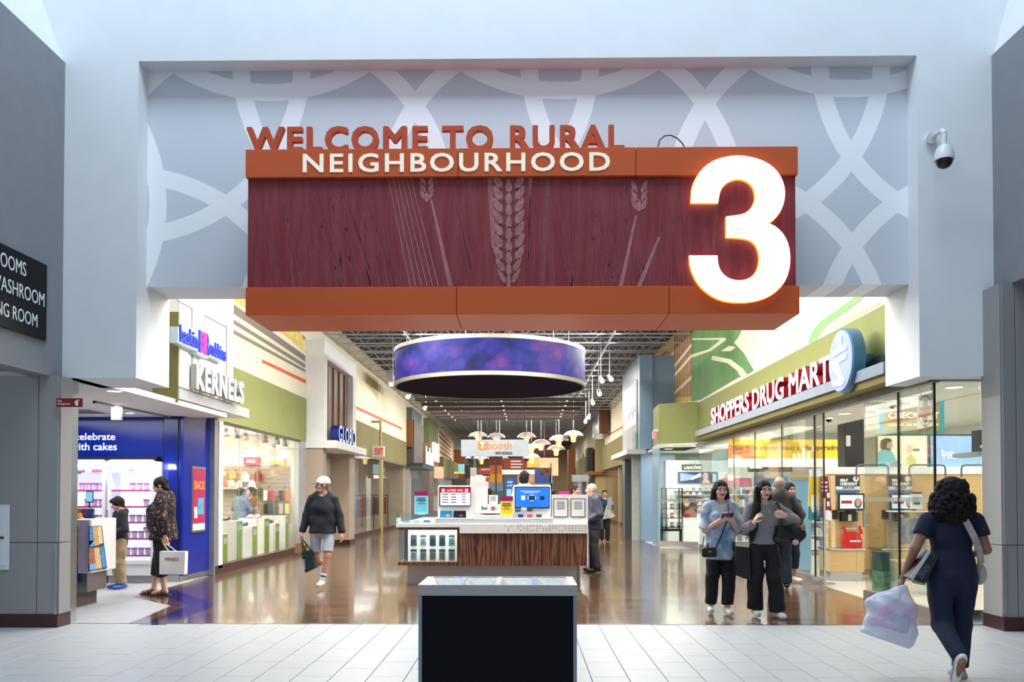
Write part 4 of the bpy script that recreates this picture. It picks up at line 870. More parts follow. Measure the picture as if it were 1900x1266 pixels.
for off, m, d in ((0.02, se, .004), (0, sy, .01)):
    onD([(-.25+off, .10-off), (.24+off, .13-off), (.24+off, .2-off), (-.25+off, .17-off)], d, m, 'logo_stroke')
    onD([(.0+off, .2-off), (.06+off, .2-off), (.06+off, .36-off), (0+off, .36-off)], d, m, 'logo_stroke')
    onD([(-.27+off, .02-off), (.23+off, .08-off), (.22+off, .0-off), (-.06+off, -.02-off), (.16+off, -.3-off), (.1+off, -.36-off), (-.26+off, -.33-off), (-.26+off, -.25-off), (.0+off, -.27-off), (-.28+off, -.06-off)], d, m, 'logo_stroke')
MB().box(4.84, 4.93, 11.2, 11.5, 3.19, 3.4).build('transformer_box', mat('box_slate', (70, 84, 96), 0.5), t)

# glass front
hd = struct(B('window_3', XD-.04, XD+.05, 9.86, 23.3, 2.84, 2.95, steel_d))
B('head_fascia', XD-.06, XD+.07, 9.84, yd(1600), 2.86, 3.03, mat('fascia_grey', (120, 124, 128), 0.45, .3), hd); B('head_fascia', XD-.06, 5.5, 9.82, 9.9, 2.86, 3.0, mat('fascia_grey', (120, 124, 128), 0.45, .3), hd)
dg = glass('drugstore_glass', (0.955, 0.985, 0.972), 0.12)
us = [1298, 1362, 1401, 1451, 1512, 1529]
for a, c in zip(us[:-1], us[1:]):
    B('pane', XD-.006, XD+.006, yd(c)+.006, yd(a)-.006, .14, 2.84, dg, hd); B('base_rail', XD-.03, XD+.03, yd(c), yd(a), 0, .14, steel, hd)
us2 = [1604, 1668, 1735]
for a, c in zip(us2[:-1], us2[1:]):
    B('pane', XD-.006, XD+.006, yd(c)+.006, yd(a)-.006, .14, 2.86, dg, hd); B('base_rail', XD-.03, XD+.03, yd(c), yd(a), 0, .14, steel, hd)
B('pane', XD+.02, 5.42, 9.862, 9.874, .14, 2.86, dg, hd); B('base_rail', XD-.02, 5.45, 9.84, 9.89, 0, .14, steel, hd)
for u in (1512, 1529, 1668, 1735): B('mullion', XD-.012, XD+.012, yd(u)-.012, yd(u)+.012, .05, 2.86, black_m, hd)
for u in (1362, 1401, 1451): B('mullion', XD-.008, XD+.008, yd(u)-.006, yd(u)+.006, .14, 2.84, mat('silicone_joint', (80, 96, 92), .4), hd)
frost = mat('frosted_film', (206, 216, 214), 0.7)
B('film_band', XD-.012, XD-.007, yd(1735)+.02, yd(1604), atX(1640, 931, XD).z, atX(1640, 923, XD).z, glass('frost_film', (.75, .82, .8), .4, .4), hd)
B('door_handle', XD-.09, XD-.06, yd(1613)-.015, yd(1613)+.015, atX(1613, 979, XD).z, atX(1613, 945, XD).z, steel_v, hd); B('handle_mount', XD-.07, XD-.005, yd(1613)-.01, yd(1613)+.01, atX(1613, 976, XD).z, atX(1613, 973, XD).z, steel_v, hd); B('handle_mount', XD-.07, XD-.005, yd(1613)-.01, yd(1613)+.01, atX(1613, 951, XD).z, atX(1613, 948, XD).z, steel_v, hd)
B('door_pull', 4.86, 4.89, yd(1532)-.02, yd(1532)+.02, .05, 1.45, steel_v, hd)
# projecting corner bay
A0 = Vector((atY(1223, 900, 23.9).x, 23.9, 0)); A1 = Vector((XD, 23.3, 0)); dd = (A1-A0).normalized(); nn = Vector((dd.y, -dd.x, 0))
bay = MB(); bay.obox((A0+A1)/2+Vector((0, 0, .09)), dd, nn, (0, 0, 1), (A1-A0).length/2, .05, .09); bay = struct(bay.build('window_4', steel))
b = MB(); b.obox((A0+A1)/2+Vector((0, 0, 1.52)), dd, nn, (0, 0, 1), (A1-A0).length/2-.01, .006, 1.34); b.build('pane', dg, bay)
b = MB(); b.obox((A0+A1)/2+Vector((0, 0, 1.35)), dd, nn, (0, 0, 1), (A1-A0).length/2-.01, .01, .06); b.build('film_band', glass('frost_film', (.75, .82, .8), .4, .4), bay)
A2 = Vector((atY(1212, 900, 25.4).x, 25.4, 0)); d2 = (A2-A0).normalized()
b = MB(); b.obox((A0+A2)/2+Vector((0, 0, 1.45)), d2, (-d2.y, d2.x, 0), (0, 0, 1), (A2-A0).length/2, .03, 1.45); b.build('side_panel', mat('bay_panel_blue', (140, 178, 204), .3), bay)
# interior shell
dw = mat('drugstore_wall', (232, 234, 226), 0.7); dc = mat('drugstore_ceiling', (232, 232, 224), .8)
struct(B('ceiling_drugstore_front', XD+.05, 6.05, 9.9, 27.4, 2.855, 2.93, dc)); struct(B('ceiling_drugstore', 6.05, 13, 9.9, 27.4, 3.55, 3.62, dc)); struct(B('trim_4', 6.03, 6.06, 9.9, 27.4, 2.855, 3.6, dc)); struct(B('ceiling_bay', 4.0, XD+.1, 23.4, 27.4, 2.86, 2.93, dc))
struct(B('wall_drugstore_back', 3.6, 13, 27.4, 27.5, 0, 3.6, mat('drugstore_back_wall', (196, 206, 196), .7))); struct(B('wall_drugstore_side', 13, 13.1, 9.8, 27.5, 0, 3.6, dw)); struct(B('wall_drugstore_front', 5.5, 13, 9.7, 9.8, 0, 3.6, dw)); struct(B('floor_bay', 3.9, 5.0, 23.35, 27.4, -.02, .004, pale_floor))
area('store_ceiling_lamp', (8.6, 13.5, 3.5), (4.0, 5.5), 200, (1.0, .98, .92)); area('store_ceiling_lamp', (8.6, 21.5, 3.5), (4.0, 8), 300, (1.0, .98, .92)); area('soffit_lamp', (5.5, 12.2, 2.83), (.7, 4), 45, (1, .97, .9)); area('soffit_lamp', (5.45, 20, 2.83), (.7, 8), 80, (1, .97, .9)); area('bay_lamp', (4.7, 25.2, 2.83), (1, 2), 60, (1, .98, .94))
for k, (u, v) in enumerate(((1770, 718), (1684, 738), (1617, 755), (1567, 767), (1424, 803), (1240, 833))):
    downlight(atZ(u, v, 2.855 if u > 1300 else 2.86), 'round drugstore soffit downlight, %s from the right portal pier' % ORD[k], .1 if u > 1300 else .12, 'drugstore downlights')
for k, (u, v) in enumerate(((1655, 746), (1538, 773))):
    p = atZ(u, v, 2.855); t = thing('ceiling_camera', 'small dome camera under the drugstore soffit, %s the doorway' % ('on the near side of' if k == 0 else 'beyond'), 'camera', p); MB().tube(p, p-Vector((0, 0, .05)), .065, 16).build('base', whit, t, 'auto'); MB().lathe([(.05, -.05), (.045, -.08), (.02, -.1), (0, -.103)], p, 16).build('dome', mat('camera_dome_dark', (18, 20, 26), .1), t, True)
# hanging checkout board
Y0 = 13.4
def plate(u0, u1, v0, v1, Y, m, nm, par, t_=.03):
    a, c = atY(u0, v1, Y), atY(u1, v0, Y); return B(nm, a.x, c.x, Y, Y+t_, a.z, c.z, m, par)
def words(s, u0, u1, v0, v1, Y, m, par, bold=0.0, d=.004):
    a, c = atY(u0, v1, Y), atY(u1, v0, Y); text(s, (a.x, Y, a.z), (1, 0, 0), (0, 0, 1), c.x-a.x, c.z-a.z, d, m, par, bold=bold)
t = thing('checkout_board', 'hanging olive CHECKOUT board with a teal border in the drugstore', 'sign', atY(1690, 775, Y0))
plate(1630, 1752, 744, 804, Y0, mat('board_teal', (40, 150, 170), .5), 'border', t); plate(1640, 1744, 750, 800, Y0-.01, mat('board_olive', (150, 140, 76), .5), 'board', t, .012); cwt = mat('board_white', (250, 250, 244), .5, emit=.3)
words('CHECKOUT', 1648, 1742, 765, 777, Y0-.01, cwt, t, .03); words('CREDIT OR DEBIT ONLY', 1649, 1742, 786, 791, Y0-.01, cwt, t, .02)
for u in (1645, 1738): p = atY(u, 744, Y0); MB().tube((p.x, Y0+.015, p.z), (p.x, Y0+.015, 3.55), .006, 6).build('cable', black_m, t)
# pharmacy cross plate in the corner pane
t = thing('pharmacy_plate', 'pale hanging plate with a circled pharmacy cross at the glass corner', 'sign', atX(1717, 770, 4.96))
XPp = 4.95
def onX(px, m, nm, d=.004, X=XPp): MB().prism([atX(u, v, X) for u, v in px], (-d, 0, 0)).build(nm, m, t)
onX([(1702, 735), (1733, 728), (1733, 797), (1702, 804)], mat('plate_pale', (206, 204, 196), .5), 'plate', .006)
circ = lambda cu, cv, rx, ry: [(cu+rx*math.cos(a), cv+ry*math.sin(a)) for a in [2*math.pi*k/28 for k in range(28)]]
onX(circ(1718, 763, 14, 29), mat('plate_ring', (104, 102, 98), .5), 'ring', .008); onX(circ(1718, 763, 12.4, 26.5), mat('plate_inner', (214, 212, 204), .5), 'disc', .010)
gx = mat('cross_grey', (96, 92, 88), .5); onX([(1714, 744), (1723, 742), (1722, 783), (1713, 785)], gx, 'cross_bar', .012); onX([(1706, 766), (1729, 761), (1729, 770), (1706, 775)], gx, 'cross_bar', .013); onX([(1708, 757), (1729, 753), (1729, 760), (1708, 764)], mat('cross_red', (130, 40, 44), .5), 'cross_red_bar', .014)
onX([(1702, 798), (1733, 790), (1733, 796), (1702, 806)], gx, 'footer', .008)
for u, v in ((1706, 729), (1729, 724)): p = atX(u, v+8, XPp); MB().tube((XPp-.003, p.y, p.z), (XPp-.003, p.y, 2.855), .004, 6).build('cord', steel, t)
# wall panel and posters behind the checkouts
YQ = 15.6
wood_l = woodmat('maple_panel', (206, 166, 112), (226, 192, 140), (1, 1, 8), .4, 1.4, 'Z')
bwq = thing('checkout_back_wall', 'maple panelled wall with a white cap behind the self checkouts', 'wall panel', (7, YQ, 0)); a, c = atY(1536, 880, YQ), atY(1850, 880, YQ)
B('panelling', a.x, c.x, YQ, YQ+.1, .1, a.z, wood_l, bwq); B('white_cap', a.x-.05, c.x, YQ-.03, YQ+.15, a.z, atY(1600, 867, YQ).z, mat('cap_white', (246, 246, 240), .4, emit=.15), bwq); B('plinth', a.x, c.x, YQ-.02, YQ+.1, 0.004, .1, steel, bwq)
YP2 = 15.72
t = thing('pharmacist_poster', 'backlit poster of a person in pale blue talking, above the maple wall', 'poster', atY(1674, 840, YP2)); pf_ = plate(1626, 1722, 806, 872, YP2, mat('poster_frame_dark', (60, 62, 60), .5), 'frame', t); plate(1629, 1720, 809, 872, YP2-.01, mat('poster_cream', (244, 240, 216), .4, emit=.2), 'backing', t, .01)
def pp(px, col, nm, Y=YP2-.012, d=.003): MB().prism([atY(u, v, Y) for u, v in px], (0, -d, 0)).build(nm, mat('pp'+str(col), col, .5, emit=.25, ecol=col), t)
pp([(1628, 872), (1628, 842), (1636, 832), (1650, 832), (1657, 842), (1664, 858), (1674, 862), (1672, 868), (1652, 872)], (110, 186, 204), 'figure_shirt'); pp(circ(1648, 826, 8, 11), (196, 150, 122), 'figure_face'); pp([(1633, 830), (1634, 818), (1642, 813), (1652, 814), (1655, 819), (1646, 822), (1644, 833), (1637, 836)], (44, 36, 34), 'figure_hair', d=.006)
pp(circ(1659, 862, 5, 4), (196, 150, 122), 'figure_hand', d=.005); pp([(1678, 872), (1682, 850), (1690, 842), (1698, 852), (1702, 872)], (214, 206, 130), 'figure_dress'); pp(circ(1688, 834, 6, 8), (232, 204, 180), 'figure_head'); pp(circ(1667, 857, 3, 3), (60, 60, 64), 'figure_phone', d=.006); pp([(1693, 833), (1706, 833), (1706, 837), (1693, 837)], (90, 130, 80), 'print_mark')
t = thing('beauty_poster', 'pale blue backlit poster to the right of the pharmacist poster', 'poster', atY(1770, 840, YP2)); plate(1724, 1850, 806, 872, YP2, mat('poster_frame_dark', (60, 62, 60), .5), 'frame', t); plate(1727, 1848, 809, 872, YP2-.01, mat('poster_sky', (150, 184, 226), .4, emit=.15), 'backing', t, .01)
words('be', 1747, 1770, 834, 846, YP2-.012, cwt, t); words('he', 1750, 1775, 842, 852, YP2-.012, cwt, t)
# self checkouts
YK = 14.45
dkp = mat('sign_charcoal', (52, 54, 58), .5); blue_st = mat('sign_strip_blue', (70, 120, 180), .5)
def self_checkout(du, label, bagged):
    Yk = YK
    t = thing('self_checkout', label, 'checkout', atY(1570+du, 1078, Yk))
    a, c = atY(1541+du, 1040, Yk), atY(1604+du, 1040, Yk); z0, z1 = atY(1570, 1062, Yk).z, atY(1570, 1022, Yk).z
    B('counter', a.x, c.x, Yk, Yk+.6, z0, z1, wood_l, t, .008); B('counter_top', a.x-.02, c.x+.02, Yk-.02, Yk+.6, z1, z1+.03, steel, t, .004); B('base', a.x+.02, c.x-.02, Yk+.05, Yk+.6, 0.004, z0, steel, t)
    a, c = atY(1550+du, 1020, Yk+.3), atY(1604+du, 900, Yk+.3); B('tower', a.x, c.x, Yk+.3, Yk+.5, z1+.03, atY(0, 884, Yk+.3).z, wood_l, t, .006)
    s = plate(1551+du, 1595+du, 882, 909, Yk+.27, dkp, 'sign', t, .025); plate(1551+du, 1595+du, 909, 914, Yk+.27, blue_st, 'sign_strip', s, .025)
    words('SELF', 1559+du, 1573+du, 889, 894, Yk+.27, cwt, s, .03); words('CHECKOUT', 1559+du, 1591+du, 895.5, 901, Yk+.27, cwt, s, .03)
    plate(1551+du, 1595+du, 903, 909, Yk+.268, whit, 'sign_band', s, .002); words('QUICK & EASY', 1564+du, 1586+du, 903.6, 907.5, Yk+.267, black_m, s, .02)
    p = atY(1588+du, 889, Yk+.268); MB().tube((p.x, Yk+.262, p.z), (p.x, Yk+.27, p.z), .05, 20).build('sign_badge', whit, s)
    m_ = plate(1556+du, 1604+du, 916, 948, Yk+.1, black_m, 'monitor', t, .05); scr = plate(1559+du, 1601+du, 919, 944, Yk+.096, mat('checkout_screen', (196, 220, 240), .2, emit=.7), 'screen', m_, .004)
    plate(1561+du, 1581+du, 929, 935, Yk+.093, mat('screen_red', (170, 26, 40), .3, emit=.4), 'screen_button', scr, .003); p = atY(1592+du, 932, Yk+.093)
    MB().prism([atY(u, v, Yk+.094) for u, v in circ(1592+du, 932, 5, 8)], (0, -.002, 0)).build('screen_face', mat('screen_skin', (190, 140, 120), .4, emit=.3), scr); MB().prism([atY(u, v, Yk+.095) for u, v in circ(1592+du, 934, 7, 9.5)], (0, -.002, 0)).build('screen_hair', mat('screen_hairc', (80, 60, 54), .4), scr)
    plate(1575+du, 1588+du, 948, 953, Yk+.12, black_m, 'monitor_neck', t, .2); plate(1563+du, 1592+du, 950, 968, Yk+.16, black_m, 'card_reader', t, .16); plate(1574+du, 1580+du, 955, 967, Yk+.155, mat('reader_key', (200, 196, 180), .4), 'receipt', t, .006)
    plate(1545+du, 1555+du, 947, 964, Yk+.2, black_m, 'scanner', t, .12); p0, p1 = atY(1562+du, 981, Yk+.2), atY(1600+du, 981, Yk+.2); MB().tube(p0, p1, .008, 8).build('bag_rail', steel, t); MB().tube(p0, p0+Vector((0, .2, 0)), .008, 8).build('bag_rail_arm', steel, t)
    if bagged:
        b_ = thing('red_shopping_bag', 'red folded shopping bag on the self checkout counter', 'bag', atY(1583, 1020, Yk+.12)); red_b = mat('bag_red', (206, 24, 20), .55, var=.1, vscale=10)
        MB().prism([atY(u, v, Yk+.12) for u, v in ((1568, 1018), (1599, 1018), (1600, 1004), (1595, 990), (1588, 987), (1570, 987), (1566, 1004))], (0, .1, 0)).build('body', red_b, b_)
        for uu in ((1564, 1568, 1572, 1569), (1594, 1597, 1602, 1596)): MB().prism([atY(uu[0], 978, Yk+.13), atY(uu[1], 976, Yk+.13), atY(uu[2], 990, Yk+.13), atY(uu[3], 992, Yk+.13)], (0, .03, 0)).build('handle', red_b, b_)
        MB().prism([atY(u, v, Yk+.118) for u, v in ((1577, 1003), (1597, 1003), (1597, 1006), (1577, 1006))], (0, -.003, 0)).build('bag_print', whit, b_)
self_checkout(0, 'maple self checkout with red bag seen through the drugstore doorway', True); self_checkout(96, 'maple self checkout behind the near glass pane', False)
# barrier frames (bent tube)
def hoop(u0, u1, vt, vb, Y, label):
    t = thing('plexi_barrier', label, 'barrier', atY((u0+u1)/2, vb, Y)); a, c = atY(u0, vb, Y), atY(u1, vt, Y)
    r = .06; z1 = c.z; pts = [(a.x, Y, a.z), (a.x, Y, z1-r), (a.x+r*.3, Y, z1-r*.3), (a.x+r, Y, z1), (c.x-r, Y, z1), (c.x-r*.3, Y, z1-r*.3), (c.x, Y, z1-r), (c.x, Y, a.z)]
    MB().path(pts, .014, 8).build('tube_frame', mat('tube_grey', (92, 98, 98), .35, .6), t, 'auto'); B('acrylic', a.x+.02, c.x-.02, Y-.003, Y+.003, a.z, z1-.02, fz_glass, t)
    for x in (a.x, c.x): MB().tube((x, Y, 0.004), (x, Y, a.z), .01, 8).build('leg', glass('acrylic', (.85, .93, .95), .2), t)
hoop(1589, 1648, 863, 890, 13.9, 'bent tube acrylic barrier left of the pharmacist poster'); hoop(1687, 1754, 863, 885, 13.9, 'bent tube acrylic barrier under the pale blue poster'); hoop(1784, 1850, 863, 885, 13.9, 'bent tube acrylic barrier behind the curly haired woman')
# yellow banner
YY = 19.6
t = thing('yellow_banner', 'long yellow and orange summer banner hanging inside the drugstore', 'banner', atY(1460, 832, YY))
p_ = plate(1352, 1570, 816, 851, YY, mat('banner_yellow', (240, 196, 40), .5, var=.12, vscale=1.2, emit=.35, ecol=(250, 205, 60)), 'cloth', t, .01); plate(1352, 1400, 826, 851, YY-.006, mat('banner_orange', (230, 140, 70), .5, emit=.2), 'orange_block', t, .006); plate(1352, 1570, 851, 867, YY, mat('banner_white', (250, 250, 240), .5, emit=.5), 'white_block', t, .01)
brn = mat('banner_plum', (110, 40, 50), .5); words('shop more summer beauty at', 1360, 1486, 826, 838, YY-.008, mat('banner_brown', (130, 96, 40), .5), t); words('shoppersdrugmart', 1490, 1590, 826, 838, YY-.008, brn, t, .015)
for u in (1360, 1562): p = atY(u, 816, YY); MB().tube((p.x, YY, p.z), (p.x, YY, 3.55 if p.x > 6.06 else 2.86), .006, 6).build('cable', black_m, t)
cl = thing('black_column', 'charcoal square column in the drugstore beside the banner', 'column', atY(1586, 1000, 17)); a, c = atY(1568, 870, 17), atY(1604, 870, 17); B('shaft', a.x, c.x, 17, 17.4, .02, 3.55, mat('column_char', (48, 50, 52), .6), cl, .01); B('base', a.x-.02, c.x+.02, 16.98, 17.42, .004, .12, black_m, cl); B('alarm', a.x+.02, a.x+.1, 16.96, 17, 2.5, 2.72, whit, cl)
# leaning promo boards on a chrome stand
t = thing('promo_stand', 'chrome stand with tall yellow and maroon promo boards in the drugstore doorway', 'stand', atY(1531, 1085, 14.0)); Ys = 14.0; p = atY(1531, 1083, Ys)
MB().tube((p.x, Ys, .01), (p.x, Ys, atY(0, 900, Ys).z), .014, 10).build('pole', steel_v, t); MB().lathe([(0, .004), (.17, .004), (.17, .016), (.02, .03), (0, .03)], (p.x, Ys, 0), 20).build('base', steel, t, 'auto')
q = atY(1531, 990, Ys); MB().path([(q.x-.12, Ys, q.z+.16), (q.x, Ys, q.z), (q.x+.12, Ys, q.z+.16)], .01, 8).build('brace', steel, t)
def slab(px, col, nm, Y, d=.02, m=None): return MB().prism([atY(u, v, Y) for u, v in px], (0, d, 0)).build(nm, m or mat('slab'+str(col), col, .4), t)
slab([(1502, 884), (1518, 882), (1516, 966), (1499, 964)], (0, 0, 0), 'board', Ys-.05, .02, mat('promo_yellow', (222, 190, 50), .4)); slab([(1500, 940), (1516.5, 940), (1516, 966), (1499, 964)], (40, 130, 150), 'board_teal', Ys-.053, .003); slab(circ(1509, 935, 4.5, 17), (240, 240, 240), 'bottle_print', Ys-.056, .003)
slab([(1502, 872), (1524, 868), (1525, 884), (1503, 886)], (236, 236, 240), 'topper', Ys-.05, .02); slab([(1519, 884), (1536, 884), (1545, 966), (1521, 960)], (0, 0, 0), 'board', Ys-.04, .02, mat('promo_maroon', (116, 22, 40), .4)); slab([(1529, 947), (1543, 949), (1544, 967), (1530, 964)], (232, 238, 240), 'notice', Ys-.045, .004)
for k in range(3): slab([(1534+k*.3, 915+k*16), (1539, 915+k*16), (1539.5, 924+k*16), (1535, 924+k*16)], (226, 222, 226), 'pack_print', Ys-.044, .003)
[slab([(1524, va), (1535, va), (1535.5, va+3), (1524.5, va+3)], (236, 226, 230), 'text_line', Ys-.043, .003) for va in (894, 902, 909)]
t = thing('blue_glass_panel', 'tall pale blue display panel behind the drugstore glass by the dark jacket man', 'panel', atY(1490, 1060, 15.6)); plate(1470, 1504, 892, 1058, 15.6, mat('panel_blue', (120, 178, 214), .2, emit=.25), 'panel', t); plate(1468, 1506, 886, 892, 15.59, steel, 'cap', t, .05); plate(1470, 1504, 1058, 1066, 15.58, steel, 'foot', t, .08)
# acrylic promo table with frame
t = thing('promo_table', 'clear acrylic promo table behind the near glass pane', 'table', atY(1680, 1080, 12.6)); Yt = 12.6; a, c = atY(1654, 948, Yt), atY(1712, 948, Yt)
B('top', a.x, c.x, Yt-.2, Yt+.2, a.z-.02, a.z, mat('acrylic_white', (226, 236, 238), .2), t)
for x in (a.x+.03, c.x-.03): B('leg', x-.012, x+.012, Yt-.15, Yt+.15, .004, a.z-.02, glass('acrylic', (.85, .93, .95), .2), t)
B('front_print', a.x+.05, c.x-.05, Yt-.19, Yt-.18, a.z-.5, a.z-.1, mat('promo_print', (120, 140, 160), .4, var=.5, vscale=14), t); B('shelf', a.x+.03, c.x-.03, Yt-.15, Yt+.15, .5, .52, mat('acrylic_white', (226, 236, 238), .2), t)
t = thing('framed_card', 'white framed purple topped card standing on the acrylic table', 'card', atY(1700, 946, Yt)); plate(1690, 1711, 917, 945, Yt, whit, 'frame', t, .015); plate(1690, 1711, 913, 917, Yt, mat('card_purple', (130, 30, 110), .4), 'topper', t, .012); plate(1694, 1707, 923, 937, Yt-.004, mat('card_grey', (90, 104, 110), .4, var=.4, vscale=20), 'picture', t, .004)
t = thing('bagged_pallet', 'green and white stack of boxes low behind the near glass pane', 'boxes', atY(1638, 1070, 12.9)); a = atY(1637, 1066, 12.9)
B('lower_box', a.x-.08, a.x+.09, 12.8, 13.1, .004, .32, mat('box_greenw', (80, 120, 90), .5, var=.5, vscale=12), t, .005); B('upper_box', a.x-.075, a.x+.085, 12.81, 13.09, .322, .62, mat('box_green', (40, 76, 60), .5, var=.4, vscale=12), t, .005)
t = thing('wall_speaker', 'black wall speaker on a grey shelf at the right edge of the glass', 'speaker', atY(1822, 840, 10.2)); plate(1816, 1836, 798, 838, 10.2, mat('speaker_black', (40, 42, 46), .5), 'cabinet', t, .16); plate(1814, 1840, 838, 846, 10.18, mat('speaker_shelf', (150, 152, 154), .5), 'shelf', t, .6); p = atY(1821, 829, 10.2); MB().tube((p.x, 10.195, p.z), (p.x, 10.2, p.z), .02, 12).build('dial', whit, t)
for k in range(4): p = atY(1822, 804+k*5, 10.2); B('button', p.x-.02, p.x+.02, 10.196, 10.2, p.z-.006, p.z+.006, mat('button_grey', (96, 98, 102), .5), t)
# cosmetics area in the corner bay
YL = 26.6
t = thing('cosmetics_wall', 'white lit cosmetics wall unit with a long perfume picture in the corner bay', 'shelf unit', atY(1290, 1000, YL)); a, c = atY(1236, 1000, YL), atY(1400, 1000, YL)
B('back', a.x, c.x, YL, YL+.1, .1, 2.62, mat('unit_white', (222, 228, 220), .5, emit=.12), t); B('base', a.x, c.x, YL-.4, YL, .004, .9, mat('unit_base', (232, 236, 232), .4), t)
brd = plate(1265, 1302, 862, 872, YL-.05, mat('brand_plate', (96, 92, 60), .5), 'brand_plate', t, .05); words('LANCÔME', 1270, 1301, 864, 870.5, YL-.05, mat('brand_glow', (255, 250, 220), .4, emit=1.5), t, .02)
pc = plate(1258, 1332, 876, 897, YL-.06, mat('picture_slate', (64, 76, 92), .4, emit=.1), 'picture', t, .05)
def pq(px, col, Y, par, nm='picture_shape', d=.004, e=.3): MB().prism([atY(u, v, Y) for u, v in px], (0, -d, 0)).build(nm, mat('pq'+str(col), col, .5, emit=e, ecol=col), par)
pq([(1262, 878), (1275, 878), (1300, 884), (1300, 880), (1276, 892), (1262, 893)], (150, 170, 210), YL-.062, pc); pq([(1278, 890), (1300, 877), (1302, 884), (1284, 891)], (206, 214, 240), YL-.064, pc); pq(circ(1309, 884, 5, 7), (230, 190, 170), YL-.066, pc, 'picture_face'); pq([(1302, 897), (1305, 890), (1314, 890), (1318, 897)], (230, 190, 170), YL-.064, pc, 'picture_shoulder'); pq([(1322, 880), (1329, 880), (1329, 895), (1322, 895)], (190, 200, 214), YL-.064, pc, 'picture_bottle'); pq([(1332, 876), (1362, 876), (1362, 897), (1332, 897)], (232, 226, 206), YL-.05, t, 'side_picture'); pq([(1344, 881), (1351, 881), (1351, 895), (1344, 895)], (214, 176, 60), YL-.055, t, 'gold_bottle')
rp = random.Random(11)
for k, v in enumerate((910, 918, 927, 936, 945)):
    z = atY(1300, v, YL-.2).z; s_ = B('shelf', atY(1250, v, YL).x, c.x, YL-.3, YL, z-.02, z, whit, t)
    for j in range(12):
        x = atY(1270, v, YL).x+j*.2; hh = rp.uniform(.05, .12); B('product', x, x+.1, YL-.25, YL-.15, z, z+hh, mat('prod%d' % rp.randint(0, 6), rp.choice([(220, 214, 206), (60, 56, 60), (190, 60, 70), (230, 190, 120), (120, 150, 180), (240, 240, 236)]), .4), s_)
t = thing('black_display_case', 'black open display case of small boxes in the drugstore bay window', 'display case', atY(1246, 1005, 24.5)); Yc = 24.5; a, c = atY(1227, 1004, Yc), atY(1267, 906, Yc); blk = mat('case_black', (20, 18, 18), .35)
for x in (a.x, a.x+.13, c.x-.13, c.x-.04): B('post', x, x+.04, Yc, Yc+.04, .45, c.z, blk, t)
for v in (906, 928, 944, 961, 978): z = atY(0, v, Yc).z; B('case_shelf', a.x, c.x, Yc, Yc+.3, z-.02, z, blk, t)
for x in (a.x+.01, c.x-.06): B('leg', x, x+.05, Yc, Yc+.05, .004, .45, blk, t); B('leg', x, x+.05, Yc+.25, Yc+.3, .004, .45, blk, t)
B('case_base', a.x, c.x, Yc, Yc+.3, .43, .5, blk, t)
for k, v in enumerate((928, 944, 961, 978)):
    z = atY(0, v, Yc).z
    for j in range(3):
        x = a.x+.09+j*.2; col = ((170, 40, 40), (226, 222, 214), (40, 70, 130), (90, 30, 40), (200, 150, 60))[(k*2+j) % 5]; q = thing('cosmetics_box', '%s %s on the %s shelf of the black display case' % (('first', 'second', 'third')[j], ('red box', 'white box', 'navy box', 'wine box', 'gold box')[(k*2+j) % 5], ('second', 'third', 'fourth', 'bottom')[k]), 'box', (x, Yc+.1, z), 'boxes in the black display case'); B('carton', x, x+.1, Yc+.06, Yc+.16, z+.001, z+.15, mat('carton'+str(col), col, .4), q, .004); B('carton_label', x+.02, x+.08, Yc+.057, Yc+.06, z+.05, z+.1, whit, q)
t = thing('smiling_poster_plinth', 'white plinth with a dark poster of a smiling person in the bay window', 'poster', atY(1280, 1005, 24.3)); Yq = 24.3; plate(1268, 1297, 960, 1006, Yq, mat('plinth_pure', (240, 242, 240), .4), 'plinth', t, .25); pb = plate(1267, 1293, 921, 960, Yq-.01, mat('poster_umber', (66, 54, 52), .4), 'poster', t, .03)
pq([(1267, 960), (1272, 948), (1284, 944), (1293, 952), (1293, 960)], (168, 116, 88), Yq-.012, pb, 'poster_shoulder', e=.1); pq(circ(1274, 932, 6.5, 9), (196, 140, 112), Yq-.016, pb, 'poster_face', e=.1); pq([(1271, 935), (1277, 935), (1274, 938.5)], (246, 240, 236), Yq-.021, pb, 'poster_smile'); pq([(1267, 929), (1271, 922), (1280, 922), (1284, 932), (1284, 940), (1279, 930), (1274, 925)], (36, 28, 28), Yq-.022, pb, 'poster_hair', e=.01); pq([(1269, 954), (1280, 954), (1280, 960), (1269, 960)], (150, 20, 30), Yq-.024, pb, 'poster_tag', e=.1)
# product gondolas deeper in the store
for k, (u0, u1, Yg, lb) in enumerate(((1345, 1400, 24.0, 'white product gondola behind the tie-dye girl, by the cosmetics wall'), (1405, 1470, 22.0, 'white product gondola behind the hoodie girl'), (1480, 1540, 20.5, 'white product gondola under the yellow banner'))):
    t = thing('product_gondola', lb, 'shelf unit', atY((u0+u1)/2, 1000, Yg), 'gondolas in the drugstore'); a, c = atY(u0, 1000, Yg), atY(u1, 1000, Yg)
    B('back_panel', a.x, c.x, Yg+.3, Yg+.34, .05, 1.75, whit, t); B('kick', a.x, c.x, Yg, Yg+.34, .004, .12, steel, t)
    for j in range(5):
        z = .14+j*.34; s_ = B('shelf', a.x, c.x, Yg, Yg+.3, z, z+.025, whit, t); x = a.x+.02
        while x < c.x-.1:
            w = rp.uniform(.07, .13); B('product', x, x+w-.015, Yg+.05, Yg+.2, z+.025, z+.025+rp.uniform(.12, .26), mat('prod%d' % rp.randint(0, 9), rp.choice([(220, 214, 206), (60, 96, 150), (190, 60, 70), (230, 190, 120), (120, 150, 180), (90, 150, 110)]), .4), s_); x += w
    B('header', a.x, c.x, Yg+.28, Yg+.34, 1.75, 2.0, mat('gondola_header%d' % k, ((200, 90, 120), (90, 130, 160), (230, 180, 90))[k], .4), t)
